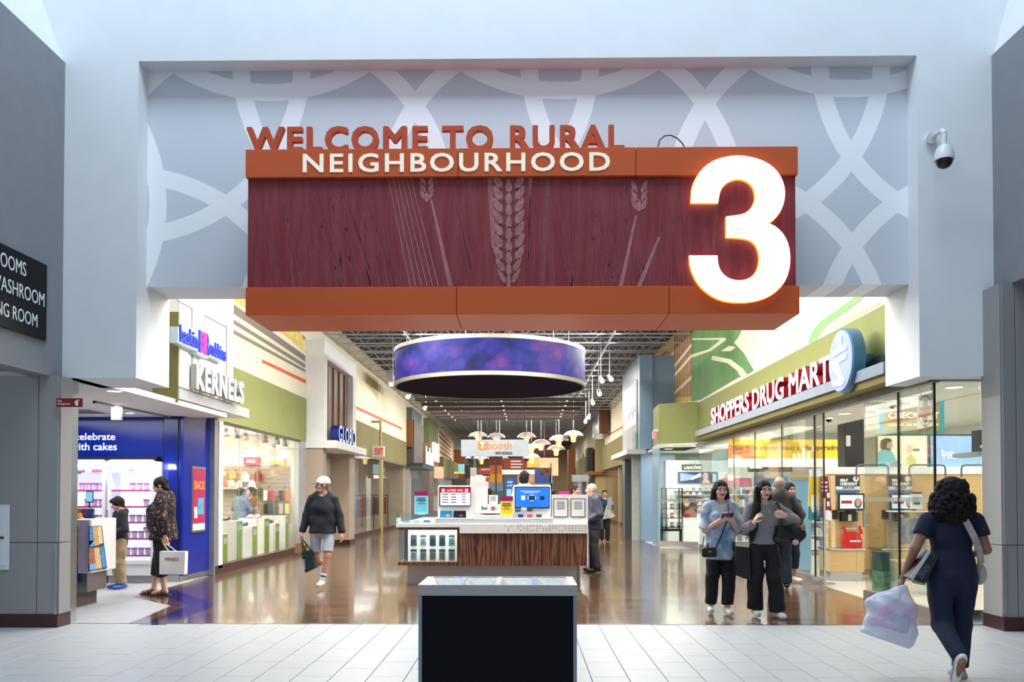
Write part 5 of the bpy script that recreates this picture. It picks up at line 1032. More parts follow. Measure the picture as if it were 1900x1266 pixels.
t = thing('lit_brand_sign', 'glowing white brand emblem on a dark shelf header behind the glass', 'sign', atY(1405, 870, 23)); plate(1388, 1470, 860, 876, 23, mat('brand_board', (70, 66, 60), .5), 'board', t, .06); pq([(1410, 848), (1414, 832), (1418, 829), (1420, 836), (1417, 852), (1411, 852)], (250, 252, 250), 22.99, t, 'emblem', .02, 2.0)
for u in (1392, 1465): p = atY(u, 860, 23); MB().tube((p.x, 23.03, p.z), (p.x, 23.03, 3.55), .008, 6).build('hanger', black_m, t)
for k in range(5): pq([(1391+k*4.6, 863), (1394.6+k*4.6, 862), (1394.6+k*4.6, 869), (1391+k*4.6, 870)], (250, 252, 250), 22.99, t, 'glyph', .01, 2.0)

# ================================================================== BLUE-GREY PORTAL AND FARTHER SHOPS, RIGHT
bg_m = mat('portal_blue_grey', (124, 150, 176), .35, .2, var=.03); YC = 26.7
t = thing('steel_portal', 'blue grey and steel shop portal with a thin canopy on the right', 'shopfront', (4.2, YC, 0)); a, c = atY(1187, 900, YC), atY(1212, 900, YC)
B('front_panel', a.x, c.x, YC, YC+.4, 2.98, 6.05, bg_m, t, .01); B('lower_panel', a.x+.04, c.x+.2, YC, YC+.4, 0, 2.92, bg_m, t, .01); B('wing', c.x, WR, YC+.1, YC+.4, 0, 6.05, bg_m, t)
B('side_wall', a.x-.01, a.x+.3, YC+.4, 31.2, 2.98, 6.05, mat('portal_slate', (90, 96, 106), .4, .3), t, .01); B('steel_sheet', a.x-.03, a.x-.01, YC+.45, 30.9, 3.05, 5.3, mat('portal_steel', (128, 130, 138), .45, .35, var=.25, vscale=3, stretch=(20, 20, 1)), t); B('canopy', atY(1147, 820, 29).x, a.x+.2, 26.6, 31.3, 2.82, 2.98, mat('canopy_steel', (186, 190, 196), .3, .5), t, .008)
B('lower_pier', a.x-.02, a.x+.5, 30.4, 31.2, 0, 2.82, mat('pier_slate', (86, 96, 104), .4), t); B('door_glazing', a.x+.5, a.x+.55, 27.1, 30.4, 0, 2.8, mat('glazing_mint', (170, 190, 180), .15), t)
for k in range(9): B('glyph', a.x-.05, a.x-.03, 27.4+k*.33, 27.62+k*.33, 3.86+k*.0, 4.12+(.14 if k in (0, 3, 6) else 0), kw, t)
t = thing('green_exit_sign', 'small exit sign bracketed on the green drugstore bay bulkhead', 'sign', atY(1212, 800, 24.2)); plate(1212, 1217, 800, 814, 24.0, mat('exit_pink', (226, 130, 130), .4, emit=.4), 'box', t, .2); plate(1213, 1222, 797, 801, 23.98, whit, 'bracket', t, .1)
def far(name, label, cat, parts):
    t = thing(name, label, cat, (parts[0][1], parts[0][3], 0))
    for nm, x0, x1, y0, y1, z0, z1, m in parts: B(nm, x0, x1, y0, y1, z0, z1, m, t, .01)
    return t
far('olive_shopfront', 'olive banded shopfront beyond the steel portal on the right', 'shopfront', [('band', WR-.25, WR-.002, 36, 49.7, 2.95, 4.35, olive), ('near_return', WR-.25, WR+.6, 35.8, 36, 2.95, 4.09, olive), ('glazing', WR, WR+.1, 36, 49.7, .15, 2.95, mat('far_glaze_brown', (120, 104, 84), .15)), ('post', WR-.06, WR+.1, 42, 42.4, 0, 2.95, fpost), ('skirting', WR-.04, WR+.1, 31.3, 49.7, 0, .15, skirt_m), ('door_bay', WR, WR+.2, 31.3, 35.7, .15, 4.05, mat('bay_dark_brown', (70, 54, 44), .4))])
far('timber_sign_block', 'olive and walnut block with black sign boxes farther along the right side', 'shopfront', [('body', 4.35, 5.1, 50, 54, 2.9, 4.9, mat('khaki_block', (150, 136, 86), .6)), ('shelf', 3.9, 5.0, 49.8, 55, 2.7, 2.9, redw), ('black_sign', 3.9, 4.25, 50.4, 52, 3.0, 4.4, black_m), ('walnut_fin', 4.3, 4.75, 46.4, 46.9, 5.0, 6.6, mat('fin_brown', (92, 48, 30), .5)), ('steel_fin', 4.25, 4.3, 46.9, 51, 5.0, 6.6, steel_v), ('pier', 4.4, 5.0, 50, 51, 0, 2.7, mat('khaki_pier', (176, 156, 100), .6)), ('dark_opening', 4.5, 5.0, 51, 58, 0, 2.7, black_m)])
far('olive_distant_front', 'pale olive shopfront at the far right end of the street', 'shopfront', [('band', 4.2, 4.91, 58, 66, 2.9, 4.2, olive), ('lit_front', 4.3, 5.0, 58, 66, 0, 2.9, mat('lit_white_front', (240, 234, 220), .4, emit=.25)), ('copper_pier', 3.6, 4.2, 66.5, 68, 0, 5.2, redw)])
far('steel_column_pair', 'round steel column in front of the far right shopfronts', 'column', [('cap', 2.05, 2.75, 34.6, 35.3, 2.05, 2.35, steel)])
q = bpy.data.objects['steel_column_pair']; MB().tube((2.4, 34.95, 0), (2.4, 34.95, 2.05), .28, 24).build('shaft', brushed('column_steel', (196, 198, 202), .2, (60, 60, 1), .3), q, 'auto')
# ================================================================== RECYCLING STATION IN THE COURT
x0, x1 = atY(775, 1086, 5.07).x, atY(1071.6, 1086, 5.07).x; zr = atY(920, 1086, 5.07).z; zl = atY(920, 1106, 5.07).z; y0, y1 = 5.07, 5.60
t = thing('recycling_station', 'black recycling station with four steel hoppers standing on the white tiles', 'bin', ((x0+x1)/2, 5.3, 0))
felt = mat('black_laminate', (9, 11, 17), .7, spec=.2, var=.15, vscale=40, bump=.06, bscale=300)
B('cabinet', x0+.025, x1-.025, y0+.012, y1-.01, .03, zl-.004, felt, t); B('toe_base', x0+.04, x1-.04, y0+.03, y1-.03, 0, .03, black_m, t)
for xa, xb in ((x0+.004, x0+.026), (x1-.026, x1-.004)): B('corner_post', xa, xb, y0+.004, y1-.004, 0, zl, mat('post_aluminium', (150, 160, 176), .3, .6), t, .002)
rim = MB(); w = (x1-x0)
hop = [(x0+.03+k*(w-.06)/4, x0+.03+(k+1)*(w-.06)/4) for k in range(4)]
fr = MB(); fr.box(x0, x1, y0, y0+.02, zl, zr); fr.box(x0, x1, y1-.02, y1, zl, zr); fr.box(x0, x0+.02, y0+.02, y1-.02, zl, zr); fr.box(x1-.02, x1, y0+.02, y1-.02, zl, zr)
fr.build('steel_rim', brushed('rim_steel', (186, 182, 178), .4, (1, 40, 60)), t)
hs = mat('hopper_steel', (220, 216, 208), .25, .85, var=.12, vscale=5, stretch=(4, 4, 1))
for k, (a, c) in enumerate(hop):
    h = MB(); g_ = .016; A = [(a+g_, y0+.02), (c-g_, y0+.02), (c-g_, y1-.03), (a+g_, y1-.03)]; m_ = .1; Bq = [(a+m_, y0+.12), (c-m_, y0+.12), (c-m_, y1-.16), (a+m_, y1-.16)]
    V = [(x, y, zr-.004) for x, y in A]+[(x, y, zr-.085) for x, y in Bq]; h.add(V, [(i, 4+i, 4+(i+1) % 4, (i+1) % 4) for i in range(4)]+[(4, 7, 6, 5)]); h.build('hopper', hs, t)
for k in range(5):
    xx = hop[k][0] if k < 4 else hop[3][1]; B('divider', xx-.017, xx+.017, y0+.02, y1-.02, zr-.02, zr-.001, mat('divider_blue', (90, 140, 214), .3, .3) if k in (1, 3) else mat('divider_steel', (206, 206, 208), .35, .6, var=.05), t)

# ================================================================== PHONE KIOSK
YK0 = 13.6; wal = woodmat('walnut_zebra', (62, 36, 26), (138, 88, 62), (2.2, 2.2, .3), .32, 2.0, 'X', dist=14.0); kwht = mat('kiosk_white', (232, 232, 230), .35, var=.02)
kx = lambda u: atY(u, 950, YK0).x
kz = lambda v: atY(910, v, YK0).z
K = thing('phone_kiosk', 'walnut and white phone kiosk counter on a steel plinth', 'kiosk', (kx(915), 14.5, 0))
B('plinth', kx(755)-.03, kx(1072), 13.9, 17.2, 0, kz(1050)+.001, mat('plinth_steel', (214, 210, 206), .4, .1, var=.08, stretch=(1, 30, 50)), K)
B('walnut_front', kx(853), kx(1089), YK0, YK0+.03, kz(1050), kz(990), wal, K, .003); B('core', kx(853), kx(1089), YK0+.03, 14.35, kz(1050), kz(979), mat('kiosk_core', (90, 62, 46), .5), K)
B('side_wing', kx(1089)-.45, kx(1089), 14.35, 17.4, kz(1050), kz(979), wal, K, .003); B('side_wing', kx(739), kx(739)+.45, 14.45, 17.4, kz(1050), kz(979), wal, K, .003)
B('edge_strip', kx(1089), kx(1089)+.02, YK0, 14.35, kz(1050), kz(973), kwht, K)
B('counter_top', kx(735), kx(1090), YK0-.03, 14.45, kz(979), kz(972), kwht, K, .004); ap = B('apron', kx(853), kx(1090), YK0-.035, YK0-.001, kz(990), kz(972.5), kwht, K, .003)
B('wing_top', kx(1089)-.5, kx(1090), 14.45, 17.45, kz(979), kz(972), kwht, K); B('wing_top', kx(735), kx(735)+.5, 14.45, 17.45, kz(979), kz(972), kwht, K)
dot = mat('apron_hole', (120, 118, 114), .6); dn = MB()
R1 = (237,313,387,424,500,538,575,613,650,763,800,838,876,913,950,990,1027,1065,1103,1141,1178); R2 = (275,387,462,500,613,650,687,725,763,800,838,950,990,1027,1065,1103,1141,1178); R3 = (275,424,500,538,575,613,687,725,763,876,913,990,1027,1065,1103,1141,1178)
for rr_, v in ((R1, 976), (R2, 980.4), (R3, 985)):
    for x in rr_:
        p = atY(900+x/6.328, v, YK0-.036); dn.tube((p.x, p.y+.004, p.z), (p.x, p.y-.0005, p.z), .011, 8)
dn.build('perforation', dot, ap, kind='stuff')
# glass display case in the kiosk front
B('case_frame', kx(739), kx(853), YK0+.0, 14.45, kz(1050), kz(1043.5), wal, K); B('case_frame', kx(739), kx(853), YK0, 14.45, kz(983.5), kz(979), wal, K); B('case_frame', kx(848), kx(853), YK0, 14.45, kz(1043.5), kz(983.5), wal, K)
B('case_back', kx(754), kx(848), YK0+.2, YK0+.22, kz(1043.5), kz(983.5), mat('case_back_white', (246, 250, 248), .4, emit=.45), K); B('case_side', kx(739), kx(754), 14.3, 14.35, kz(1043.5), kz(983.5), mat('case_dark', (84, 96, 94), .4), K)
cg = glass('case_glass', (.95, .99, .98), .1); B('case_pane', kx(741), kx(848), YK0+.004, YK0+.01, kz(1043.5), kz(983.5), cg, K); B('case_pane', kx(740), kx(740)+.006, YK0+.01, 14.3, kz(1043.5), kz(983.5), cg, K)
area('case_lamp', (kx(800), YK0+.1, kz(985)), (.85, .1), 5, (.95, 1, .98))
for j in range(2):
    for k in range(5):
        u = 767.7+k*17.6; va, vb = ((993, 1013.7), (1019.4, 1040.7))[j]; nm = ('first', 'second', 'third', 'fourth', 'fifth')[k]
        q = thing('phone_accessory_pack', '%s accessory pack from the left in the %s row of the kiosk case' % (nm, ('upper', 'lower')[j]), 'package', atY(u, vb, YK0+.17), 'packs in the kiosk case'); p0, p1 = atY(u-5.8, vb, YK0+.17), atY(u+5.8, va, YK0+.17)
        c = ((86, 100, 104), (176, 184, 182), (58, 64, 70), (60, 68, 74), (150, 168, 162), (190, 206, 214), (150, 146, 112), (146, 142, 104), (150, 140, 120), (140, 142, 118))[j*5+k]
        B('card', p0.x, p1.x, YK0+.165, YK0+.175, p0.z, p1.z, mat('pack%d%d' % (j, k), c, .4, var=.2, vscale=20), q); B('card_header', p0.x, p1.x, YK0+.162, YK0+.165, p1.z-.035, p1.z, mat('pack_head', (60, 66, 66), .4), q)
        B('window', p0.x+.015, p1.x-.02, YK0+.15, YK0+.165, p0.z+.05, p0.z+.13, mat('packw%d%d' % (j, k), (c[0]*.6, c[1]*.7, c[2]*.75), .2), q); MB().tube((u and (p0.x+p1.x)/2, YK0+.2, p1.z+.012), ((p0.x+p1.x)/2, YK0+.15, p1.z+.012), .004, 6).build('peg', steel, q)
        B('price_tag', (p0.x+p1.x)/2-.03, (p0.x+p1.x)/2+.03, YK0+.148, YK0+.152, p1.z+.02, p1.z+.045, kwht, q)
zc = kz(972)
# counter-top displays
YT = 13.72
def screen_tower(u0, u1, v0, su0, su1, sv0, sv1, label):
    t = thing('screen_tower', label, 'display', atY((u0+u1)/2, 972, YT)); a, c = atY(u0, 972, YT), atY(u1, v0, YT)
    B('panel', a.x, c.x, YT+.2, YT+.26, zc+.08, c.z, kwht, t, .006); B('base', a.x-.02, c.x+.02, YT-.08, YT+.3, zc+.001, zc+.075, mat('tower_base', (176, 182, 188), .35), t, .006); B('base_cap', a.x-.02, c.x+.02, YT-.08, YT+.2, zc+.075, zc+.09, kwht, t, .004)
    m_ = plate(su0, su1, sv0, sv1, YT+.15, black_m, 'monitor', t, .05); return t, m_
t, m_ = screen_tower(810, 878, 901, 815, 873, 904, 940, 'white screen tower showing a red LATEST OFFER price list on the kiosk')
s_ = plate(817, 872, 906, 938, YT+.146, mat('screen_list', (238, 242, 248), .2, emit=.75), 'screen', m_, .004); plate(817, 872, 906, 914.5, YT+.143, mat('screen_crimson', (176, 16, 40), .2, emit=.5), 'red_bar', s_, .003); words('LATEST', 829, 847, 908.5, 912.5, YT+.142, whit, s_, .03); words('OFFER', 848.5, 859, 908.8, 912.2, YT+.142, whit, s_, .02); plate(820, 825, 907.5, 913, YT+.142, whit, 'icon', s_, .002); plate(863, 868, 907.5, 913, YT+.142, whit, 'icon', s_, .002)
ink = mat('screen_ink', (60, 76, 110), .3)
for r in range(4):
    for ua, ub in ((820, 832), (836.5, 847), (857, 864)): plate(ua, ub, 916.8+r*4.9, 918.6+r*4.9, YT+.142, ink, 'text_line', s_, .002)
for a_, c_, col, nm in ((816, 840, (40, 140, 200), 'blue'), (840.5, 865, (24, 28, 36), 'black')):
    q = thing('leaflet', nm+' leaflet propped under the LATEST OFFER screen', 'leaflet', atY((a_+c_)/2, 962, YT)); MB().prism([atY(u, v, YT-.02) for u, v in ((a_, 962), (c_, 962), (c_-.5, 948), (a_+1, 948))], (0, .01, 0)).build('sheet', mat('leaf'+nm, col, .35, var=.15, vscale=10), q); MB().prism([atY(u, v, YT-.022) for u, v in circ(a_+15, 957, 4, 2.5)], (0, -.002, 0)).build('badge', mat('leaf_badge'+nm, (230, 190, 60) if nm == 'blue' else (90, 100, 110), .4), q)
t, m_ = screen_tower(953, 1023, 900, 955, 1020, 903.5, 944, 'white screen tower with a bright blue phone screen on the kiosk')
s_ = plate(956.5, 1018.5, 905, 941.5, YT+.146, mat('screen_azure', (30, 100, 226), .2, emit=.85, var=.3, vscale=5), 'screen', m_, .004); plate(966, 1003, 911, 912.5, YT+.142, whit, 'text_line', s_, .002); plate(972, 998, 914, 915.2, YT+.142, whit, 'text_line', s_, .002)
for ua, ub, va, vb, c in ((967, 974, 920, 928, (246, 248, 255)), (981, 993, 920, 928.5, (26, 44, 70)), (1002, 1010, 921, 928, (20, 36, 60))): plate(ua, ub, va, vb, YT+.142, mat('ph'+str(c), c, .3, emit=.3), 'phone_picture', s_, .003)
MB().prism([atY(u, v, YT+.1435) for u, v in circ(987, 924, 8, 6)], (0, -.001, 0)).build('halo', mat('halo', (150, 200, 250), .3, emit=.6), s_)
for k, (u, v, c) in enumerate(((961, 948, (70, 90, 84)), (972, 945, (206, 210, 214)), (983, 947, (60, 66, 72)), (966, 955, (30, 50, 150)), (983, 952, (190, 60, 100)), (1000, 957, (70, 84, 90)))):
    q = thing('phone_handset', '%s sample handset under the blue phone screen, %s of six' % (('green grey', 'silver', 'charcoal', 'royal blue', 'pink', 'slate')[k], ORD[k]), 'phone', atY(u, v+3, YT+.06), 'sample handsets'); p = atY(u, v, YT+.06)
    B('handset', p.x-.045, p.x+.045, YT+.05, YT+.065, zc+.1 if k > 2 else p.z-.02, (zc+.15) if k > 2 else p.z+.025, mat('handset'+str(c), c, .25), q, .004); B('holder', p.x-.012, p.x+.012, YT+.065, YT+.2, (zc+.1) if k > 2 else p.z-.03, (zc+.115) if k > 2 else p.z-.015, kwht, q)
# carrier display between the towers
t = thing('carrier_display', 'white stepped carrier display with brand marks between the two screens', 'display', atY(908, 972, YT)); plate(881, 905, 903, 940, YT+.22, kwht, 'back_panel', t, .04); plate(881, 952, 936, 953, YT+.12, kwht, 'name_panel', t, .06)
a, c = atY(880, 972, YT), atY(952, 953, YT); B('step', a.x, c.x, YT-.05, YT+.2, zc+.001, c.z-.03, kwht, t, .005); B('base', a.x, c.x, YT-.08, YT+.25, zc+.0005, zc+.07, mat('tower_base', (176, 182, 188), .35), t)
words('Bell', 893.5, 904, 940.5, 946.5, YT+.12, black_m, t, .01); plate(911, 918, 940.5, 947, YT+.115, mat('virgin_red', (176, 20, 44), .4), 'red_mark', t, .005); words('plus', 918.8, 924, 942.5, 945.5, YT+.12, mat('mark_grey', (150, 150, 150), .4), t)
text('virgin', (atY(911.5, 945, YT+.114).x, YT+.114, atY(911.5, 945, YT+.114).z), (1, 0, 0), (0, 0, 1), .05, .025, .002, whit, t)
t = thing('receipt_printer', 'white boxy device with a grey barcode panel behind the brand marks', 'device', atY(914, 936, YT+.2)); plate(907, 923, 919, 936, YT+.2, kwht, 'body', t, .15); plate(910, 920, 921, 931, YT+.195, mat('barcode_grey', (170, 172, 180), .5, var=.5, vscale=60), 'panel', t, .005)
def card_stand(u0, u1, v0, v1, hv, col, label, Y=YT+.02):
    t = thing('card_stand', label, 'sign', atY((u0+u1)/2, v1, Y)); plate(u0, u1, hv, v1, Y, kwht, 'holder', t, .02); c_ = plate(u0+1.2, u1-1.2, hv+1.5, v1-2, Y-.003, mat('card'+str(col), col, .4, var=.06), 'card', t, .003)
    plate(u0, u1, v0, hv, Y-.004, mat('card_magenta', (150, 20, 84), .4), 'header', t, .02)
    for k, (a_, b_) in enumerate(((.2, .8), (.15, .85), (.3, .7), (.25, .75))): plate(u0+(u1-u0)*a_, u0+(u1-u0)*b_, hv+4+k*3.4, hv+(6 if k < 2 else 5)+k*3.4, Y-.005, ink, 'text_line', c_, .002)
    b = MB(); p = atY((u0+u1)/2, v1, Y); b.box(p.x-.06, p.x+.06, Y-.03, Y+.06, min(p.z-.004, zc+.001) if v1 > 968 else p.z-.012, p.z); b.build('foot', kwht, t); return t
card_stand(769, 794, 912, 954, 920, (110, 200, 226), 'sky blue card in a stand with magenta header at the left of the kiosk'); card_stand(928, 952, 921, 961, 930, (244, 200, 10), 'yellow card in a stand with magenta header between the kiosk screens')
t = thing('framed_notice_panel', 'white panel with two framed price notices at the right end of the kiosk', 'sign', atY(1057, 972, YT)); plate(1024, 1091, 918, 971.5, YT+.02, kwht, 'panel', t, .04); plate(1040, 1072, 970, 972, YT-.06, kwht, 'foot', t, .2); plate(1037, 1056, 912, 918, YT+.03, mat('tag_pink', (220, 60, 170), .4), 'pink_tag', t, .01)
for k, (a_, c_) in enumerate(((1027, 1054), (1059, 1086))):
    f_ = plate(a_, c_, 925.5, 960, YT+.005, black_m if k else mat('frame_forest', (20, 50, 36), .3), 'frame', t, .015); s_ = plate(a_+1.3, c_-1.3, 927, 958.5, YT+.002, kwht, 'notice', f_, .003)
    for j in range(5): plate(a_+6, c_-6, 931+j*3.2, 932.2+j*3.2, YT+.0005, ink, 'text_line', s_, .0015)
# acrylic tray case at left and clear screens
t = thing('acrylic_tray', 'clear acrylic tray case at the left end of the kiosk counter', 'case', atY(770, 972, YT)); a, c = atY(737, 971.9, YT), atY(804, 953, YT); ac = glass('acrylic_mint', (.86, .96, .96), .25)
B('front', a.x, c.x, YT-.1, YT-.094, zc+.001, c.z, ac, t); B('lid', a.x, c.x, YT-.1, YT+.4, c.z-.006, c.z, ac, t); B('end', a.x, a.x+.006, YT-.094, YT+.4, zc+.001, c.z-.006, ac, t); B('liner', a.x+.02, c.x-.01, YT-.05, YT+.35, zc+.0005, zc+.02, kwht, t)
for k in range(3): B('sample', a.x+.1+k*.17, a.x+.2+k*.17, YT, YT+.12, zc+.02, zc+.05, mat('sample%d' % k, ((150, 166, 176), (210, 220, 220), (90, 110, 120))[k], .3), t)
t = thing('clear_screen', 'tall clear acrylic screen at the back left of the kiosk', 'screen', atY(790, 972, 15.2)); plate(752, 828, 865, 1000, 15.2, glass('acrylic_clear', (.93, .97, .97), .2), 'pane', t, .008); plate(752, 828, 1000, 1004, 15.18, steel, 'foot', t, .05)
b = atY(752, 1004, 15.2); B('support', b.x, b.x+.7, 15.15, 15.25, 0.36, b.z, steel, t)
t = thing('hanging_kiosk_sign', 'white hanging sign with an orange mark and black lettering above the kiosk', 'sign', atY(918, 847, 16)); Yh = 16.0
sb_ = plate(855.5, 981, 816, 847, Yh, mat('kiosk_sign_white', (158, 164, 170), .45), 'board', t, .12); org = mat('booth_orange', (240, 120, 50), .4, emit=.2)
MB().prism([atY(u, v, Yh) for u, v in ((889, 818.5), (901, 818.5), (903, 820.5), (903, 832.5), (901, 834.5), (889, 834.5), (887, 832.5), (887, 820.5))], (0, -.008, 0)).build('mark', org, t); words('T', 890.5, 900, 820.5, 832.5, Yh-.008, whit, t, .05)
words('booth', 904, 950, 819.5, 834, Yh, org, t, .0); words('wireless', 918.5, 950.5, 836.5, 844, Yh, black_m, t, .01)
p = atY(920, 847, Yh); MB().tube((p.x, Yh+.06, .34), (p.x, Yh+.06, p.z), .018, 10).build('pole', mat('pole_dark', (60, 60, 64), .4, .5), t); B('pole_foot', p.x-.12, p.x+.12, Yh-.06, Yh+.18, .335, .35, steel, t)
for u in (869, 977):
    p = atY(u, 848, Yh); q = thing('kiosk_dome_camera', 'small dome camera under the %s end of the hanging kiosk sign' % ('left' if u < 900 else 'right'), 'camera', p); MB().tube((p.x, Yh+.06, atY(u, 847, Yh).z), (p.x, Yh+.06, p.z-.03), .06, 14).build('base', whit, q, 'auto'); MB().lathe([(.05, -.03), (.042, -.065), (.02, -.085), (0, -.09)], (p.x, Yh+.06, p.z), 14).build('dome', mat('camera_dome_dark', (18, 20, 26), .1), q, True)

# ================================================================== DRUM LIGHTBOX
dm = bpy.data.materials.new('berry_print'); dm.use_nodes = True; n, L, b = nodes_of(dm); b.inputs['Specular IOR Level'].default_value = .2
tc = n.new('ShaderNodeTexCoord'); vo = n.new('ShaderNodeTexVoronoi'); vo.feature = 'SMOOTH_F1'; vo.inputs['Smoothness'].default_value = .35; vo.inputs['Scale'].default_value = 4.2; L.new(tc.outputs['Object'], vo.inputs['Vector'])
ns = n.new('ShaderNodeTexNoise'); ns.inputs['Scale'].default_value = 1.1; ns.inputs['Detail'].default_value = 3; L.new(tc.outputs['Object'], ns.inputs['Vector'])
cr = n.new('ShaderNodeValToRGB'); cr.color_ramp.elements[0].position = .3; cr.color_ramp.elements[0].color = (*lin((18, 18, 66)), 1); cr.color_ramp.elements[1].position = .75; cr.color_ramp.elements[1].color = (*lin((92, 50, 110)), 1)
e = cr.color_ramp.elements.new(.5); e.color = (*lin((32, 38, 122)), 1)
sc_ = n.new('ShaderNodeSeparateColor'); L.new(vo.outputs['Color'], sc_.inputs[0]); mxx = n.new('ShaderNodeMath'); mxx.operation = 'MULTIPLY_ADD'; mxx.inputs[1].default_value = .2; L.new(sc_.outputs[0], mxx.inputs[0]); L.new(ns.outputs['Fac'], mxx.inputs[2])
sub = n.new('ShaderNodeMath'); sub.operation = 'SUBTRACT'; sub.inputs[1].default_value = .12; L.new(mxx.outputs[0], sub.inputs[0]); L.new(sub.outputs[0], cr.inputs[0])
dk_ = n.new('ShaderNodeMix'); dk_.data_type = 'RGBA'; dk_.blend_type = 'MULTIPLY'; dk_.inputs[0].default_value = .8; rg = n.new('ShaderNodeValToRGB'); rg.color_ramp.elements[0].color = (1, 1, 1, 1); rg.color_ramp.elements[1].color = (.45, .45, .55, 1); L.new(vo.outputs['Distance'], rg.inputs[0]); L.new(cr.outputs[0], dk_.inputs[6]); L.new(rg.outputs[0], dk_.inputs[7])
L.new(dk_.outputs[2], b.inputs['Base Color']); L.new(dk_.outputs[2], b.inputs['Emission Color']); b.inputs['Emission Strength'].default_value = .10; b.inputs['Roughness'].default_value = .6
DC = Vector((-.92, 22.6, 0)); DR = 2.6; dz0, dz1 = 4.43, 5.44
t = thing('drum_lightbox', 'large hanging drum printed with blue and purple berries, steel banded', 'sign', (DC.x, DC.y, dz0))
MB().lathe([(DR, dz0+.1), (DR, dz1-.1)], (DC.x, DC.y, 0), 96).build('printed_wall', dm, t, True)
sband = mat('drum_band_steel', (150, 148, 138), .4, .5, var=.08)
for za, zb_ in ((dz0, dz0+.1), (dz1-.1, dz1)): MB().lathe([(DR-.05, za), (DR+.015, za), (DR+.015, zb_), (DR-.05, zb_)], (DC.x, DC.y, 0), 96).build('steel_band', sband, t, 'auto')
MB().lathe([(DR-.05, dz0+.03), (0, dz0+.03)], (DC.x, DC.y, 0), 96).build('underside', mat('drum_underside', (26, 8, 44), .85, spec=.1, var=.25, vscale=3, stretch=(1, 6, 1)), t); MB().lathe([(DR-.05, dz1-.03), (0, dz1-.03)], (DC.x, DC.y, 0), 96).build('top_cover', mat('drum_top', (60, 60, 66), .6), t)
for k in range(6): a = math.pi*k/3+.3; MB().tube((DC.x+2.3*math.cos(a), DC.y+2.3*math.sin(a), dz1-.03), (DC.x+2.3*math.cos(a), DC.y+2.3*math.sin(a), 6.22), .012, 6).build('hanger', steel, t)
# ================================================================== TIMBER BAFFLES
baf = woodmat('baffle_timber', (24, 13, 7), (48, 28, 15), (.6, 4, 4), .7, 2.5, 'Z')
for k, (ua, ub, v) in enumerate(((770, 1091, 744), (782, 1086, 753), (791, 1079, 761), (799, 1075, 768), (807, 1072, 773), (814, 1066, 779))):
    Yb = 27*175/(919-v); a, c = atY(ua, v, Yb), atY(ub, v, Yb); t = thing('ceiling_baffle', 'brown timber ceiling baffle behind the drum, %s from the drum' % ORD[k], 'beam', ((a.x+c.x)/2, Yb, a.z), 'timber baffles'); B('plank', a.x, c.x, Yb, Yb+.16, a.z, a.z+.11, baf, t, .008)
    for s_ in (.2, .8): x = a.x+(c.x-a.x)*s_; MB().tube((x, Yb+.08, a.z+.11), (x, Yb+.08, 6.22), .01, 6).build('hanger', black_m, t)
    for s_ in (.12, .5, .88): x = a.x+(c.x-a.x)*s_; MB().tube((x, Yb+.08, a.z), (x, Yb+.08, a.z-.012), .03, 10).build('puck_light', lamp_m, t)
# ================================================================== PENDANT LAMPS
dome_m = mat('pendant_dome', (170, 160, 160), .35); glow = mat('pendant_glow', (255, 226, 150), .4, emit=1.3, ecol=(255, 214, 130))
pend = None
for k, (u, v, Yp) in enumerate(((887, 810, 41), (921, 812, 42), (977, 811, 41.5), (1004, 824, 42), (1037, 816, 40), (1064, 808, 39.5), (1032, 834, 42.5), (986, 832, 44.5), (986, 849, 46), (893, 851, 48), (927, 850, 47), (1010, 858, 52))):
    p = atY(u, v, Yp); lb = 'cream dome pendant lamp over the street, %s' % ('left of the hanging kiosk sign', 'peeking above the kiosk sign centre', 'above the right end of the kiosk sign', 'just right of the kiosk sign', 'upper one near the right shops', 'rightmost of the cluster', 'lowest one right of the kiosk sign', 'half hidden by the kiosk sign edge', 'below the kiosk sign at its right corner', 'below the kiosk sign at its left corner', 'far one behind the coloured totem', 'farthest one near the peach sign')[k]
    if pend is None:
        pend = thing('pendant_lamp', lb, 'lamp', p, 'dome pendants'); MB().lathe([(.0, .24), (.12, .235), (.3, .18), (.42, .09), (.5, -.02), (.48, -.02), (.4, .07), (.28, .15), (0, .19)], p, 28).build('dome', dome_m, pend, 'auto'); MB().lathe([(0, .0), (.13, .0), (.13, -.1), (.11, -.3), (.09, -.33), (0, -.33)], p, 18).build('diffuser', glow, pend, 'auto'); MB().lathe([(.2, -.02), (.2, -.06), (0, -.06)], p, 18).build('louvre', glow, pend); MB().tube(p+Vector((0, 0, .24)), Vector((p.x, p.y, 6.82)), .02, 8).build('stem', mat('stem_grey', (150, 150, 156), .4), pend); MB().tube(p+Vector((0, 0, .24)), p+Vector((0, 0, .38)), .05, 10).build('cap', mat('stem_dark', (60, 56, 56), .4), pend)
        P0 = p
    else: 
        o_ = dup(pend, p-P0, lb)
        for ch in list(o_.children):
            if ch.name.startswith('stem'): bpy.data.objects.remove(ch)
        MB().tube(p+Vector((0, 0, .24)), (p.x, p.y, 6.82), .02, 8).build('stem', mat('stem_grey', (150, 150, 156), .4), o_)
for x, y_ in ((.5, 42), (1.8, 41)):
    l = bpy.data.lights.new('pendant_light', 'POINT'); l.energy = 60; l.color = (1, .85, .6); l.shadow_soft_size = .2; o = bpy.data.objects.new('pendant_light', l); COL.objects.link(o); o.location = (x, y_, 3.6)
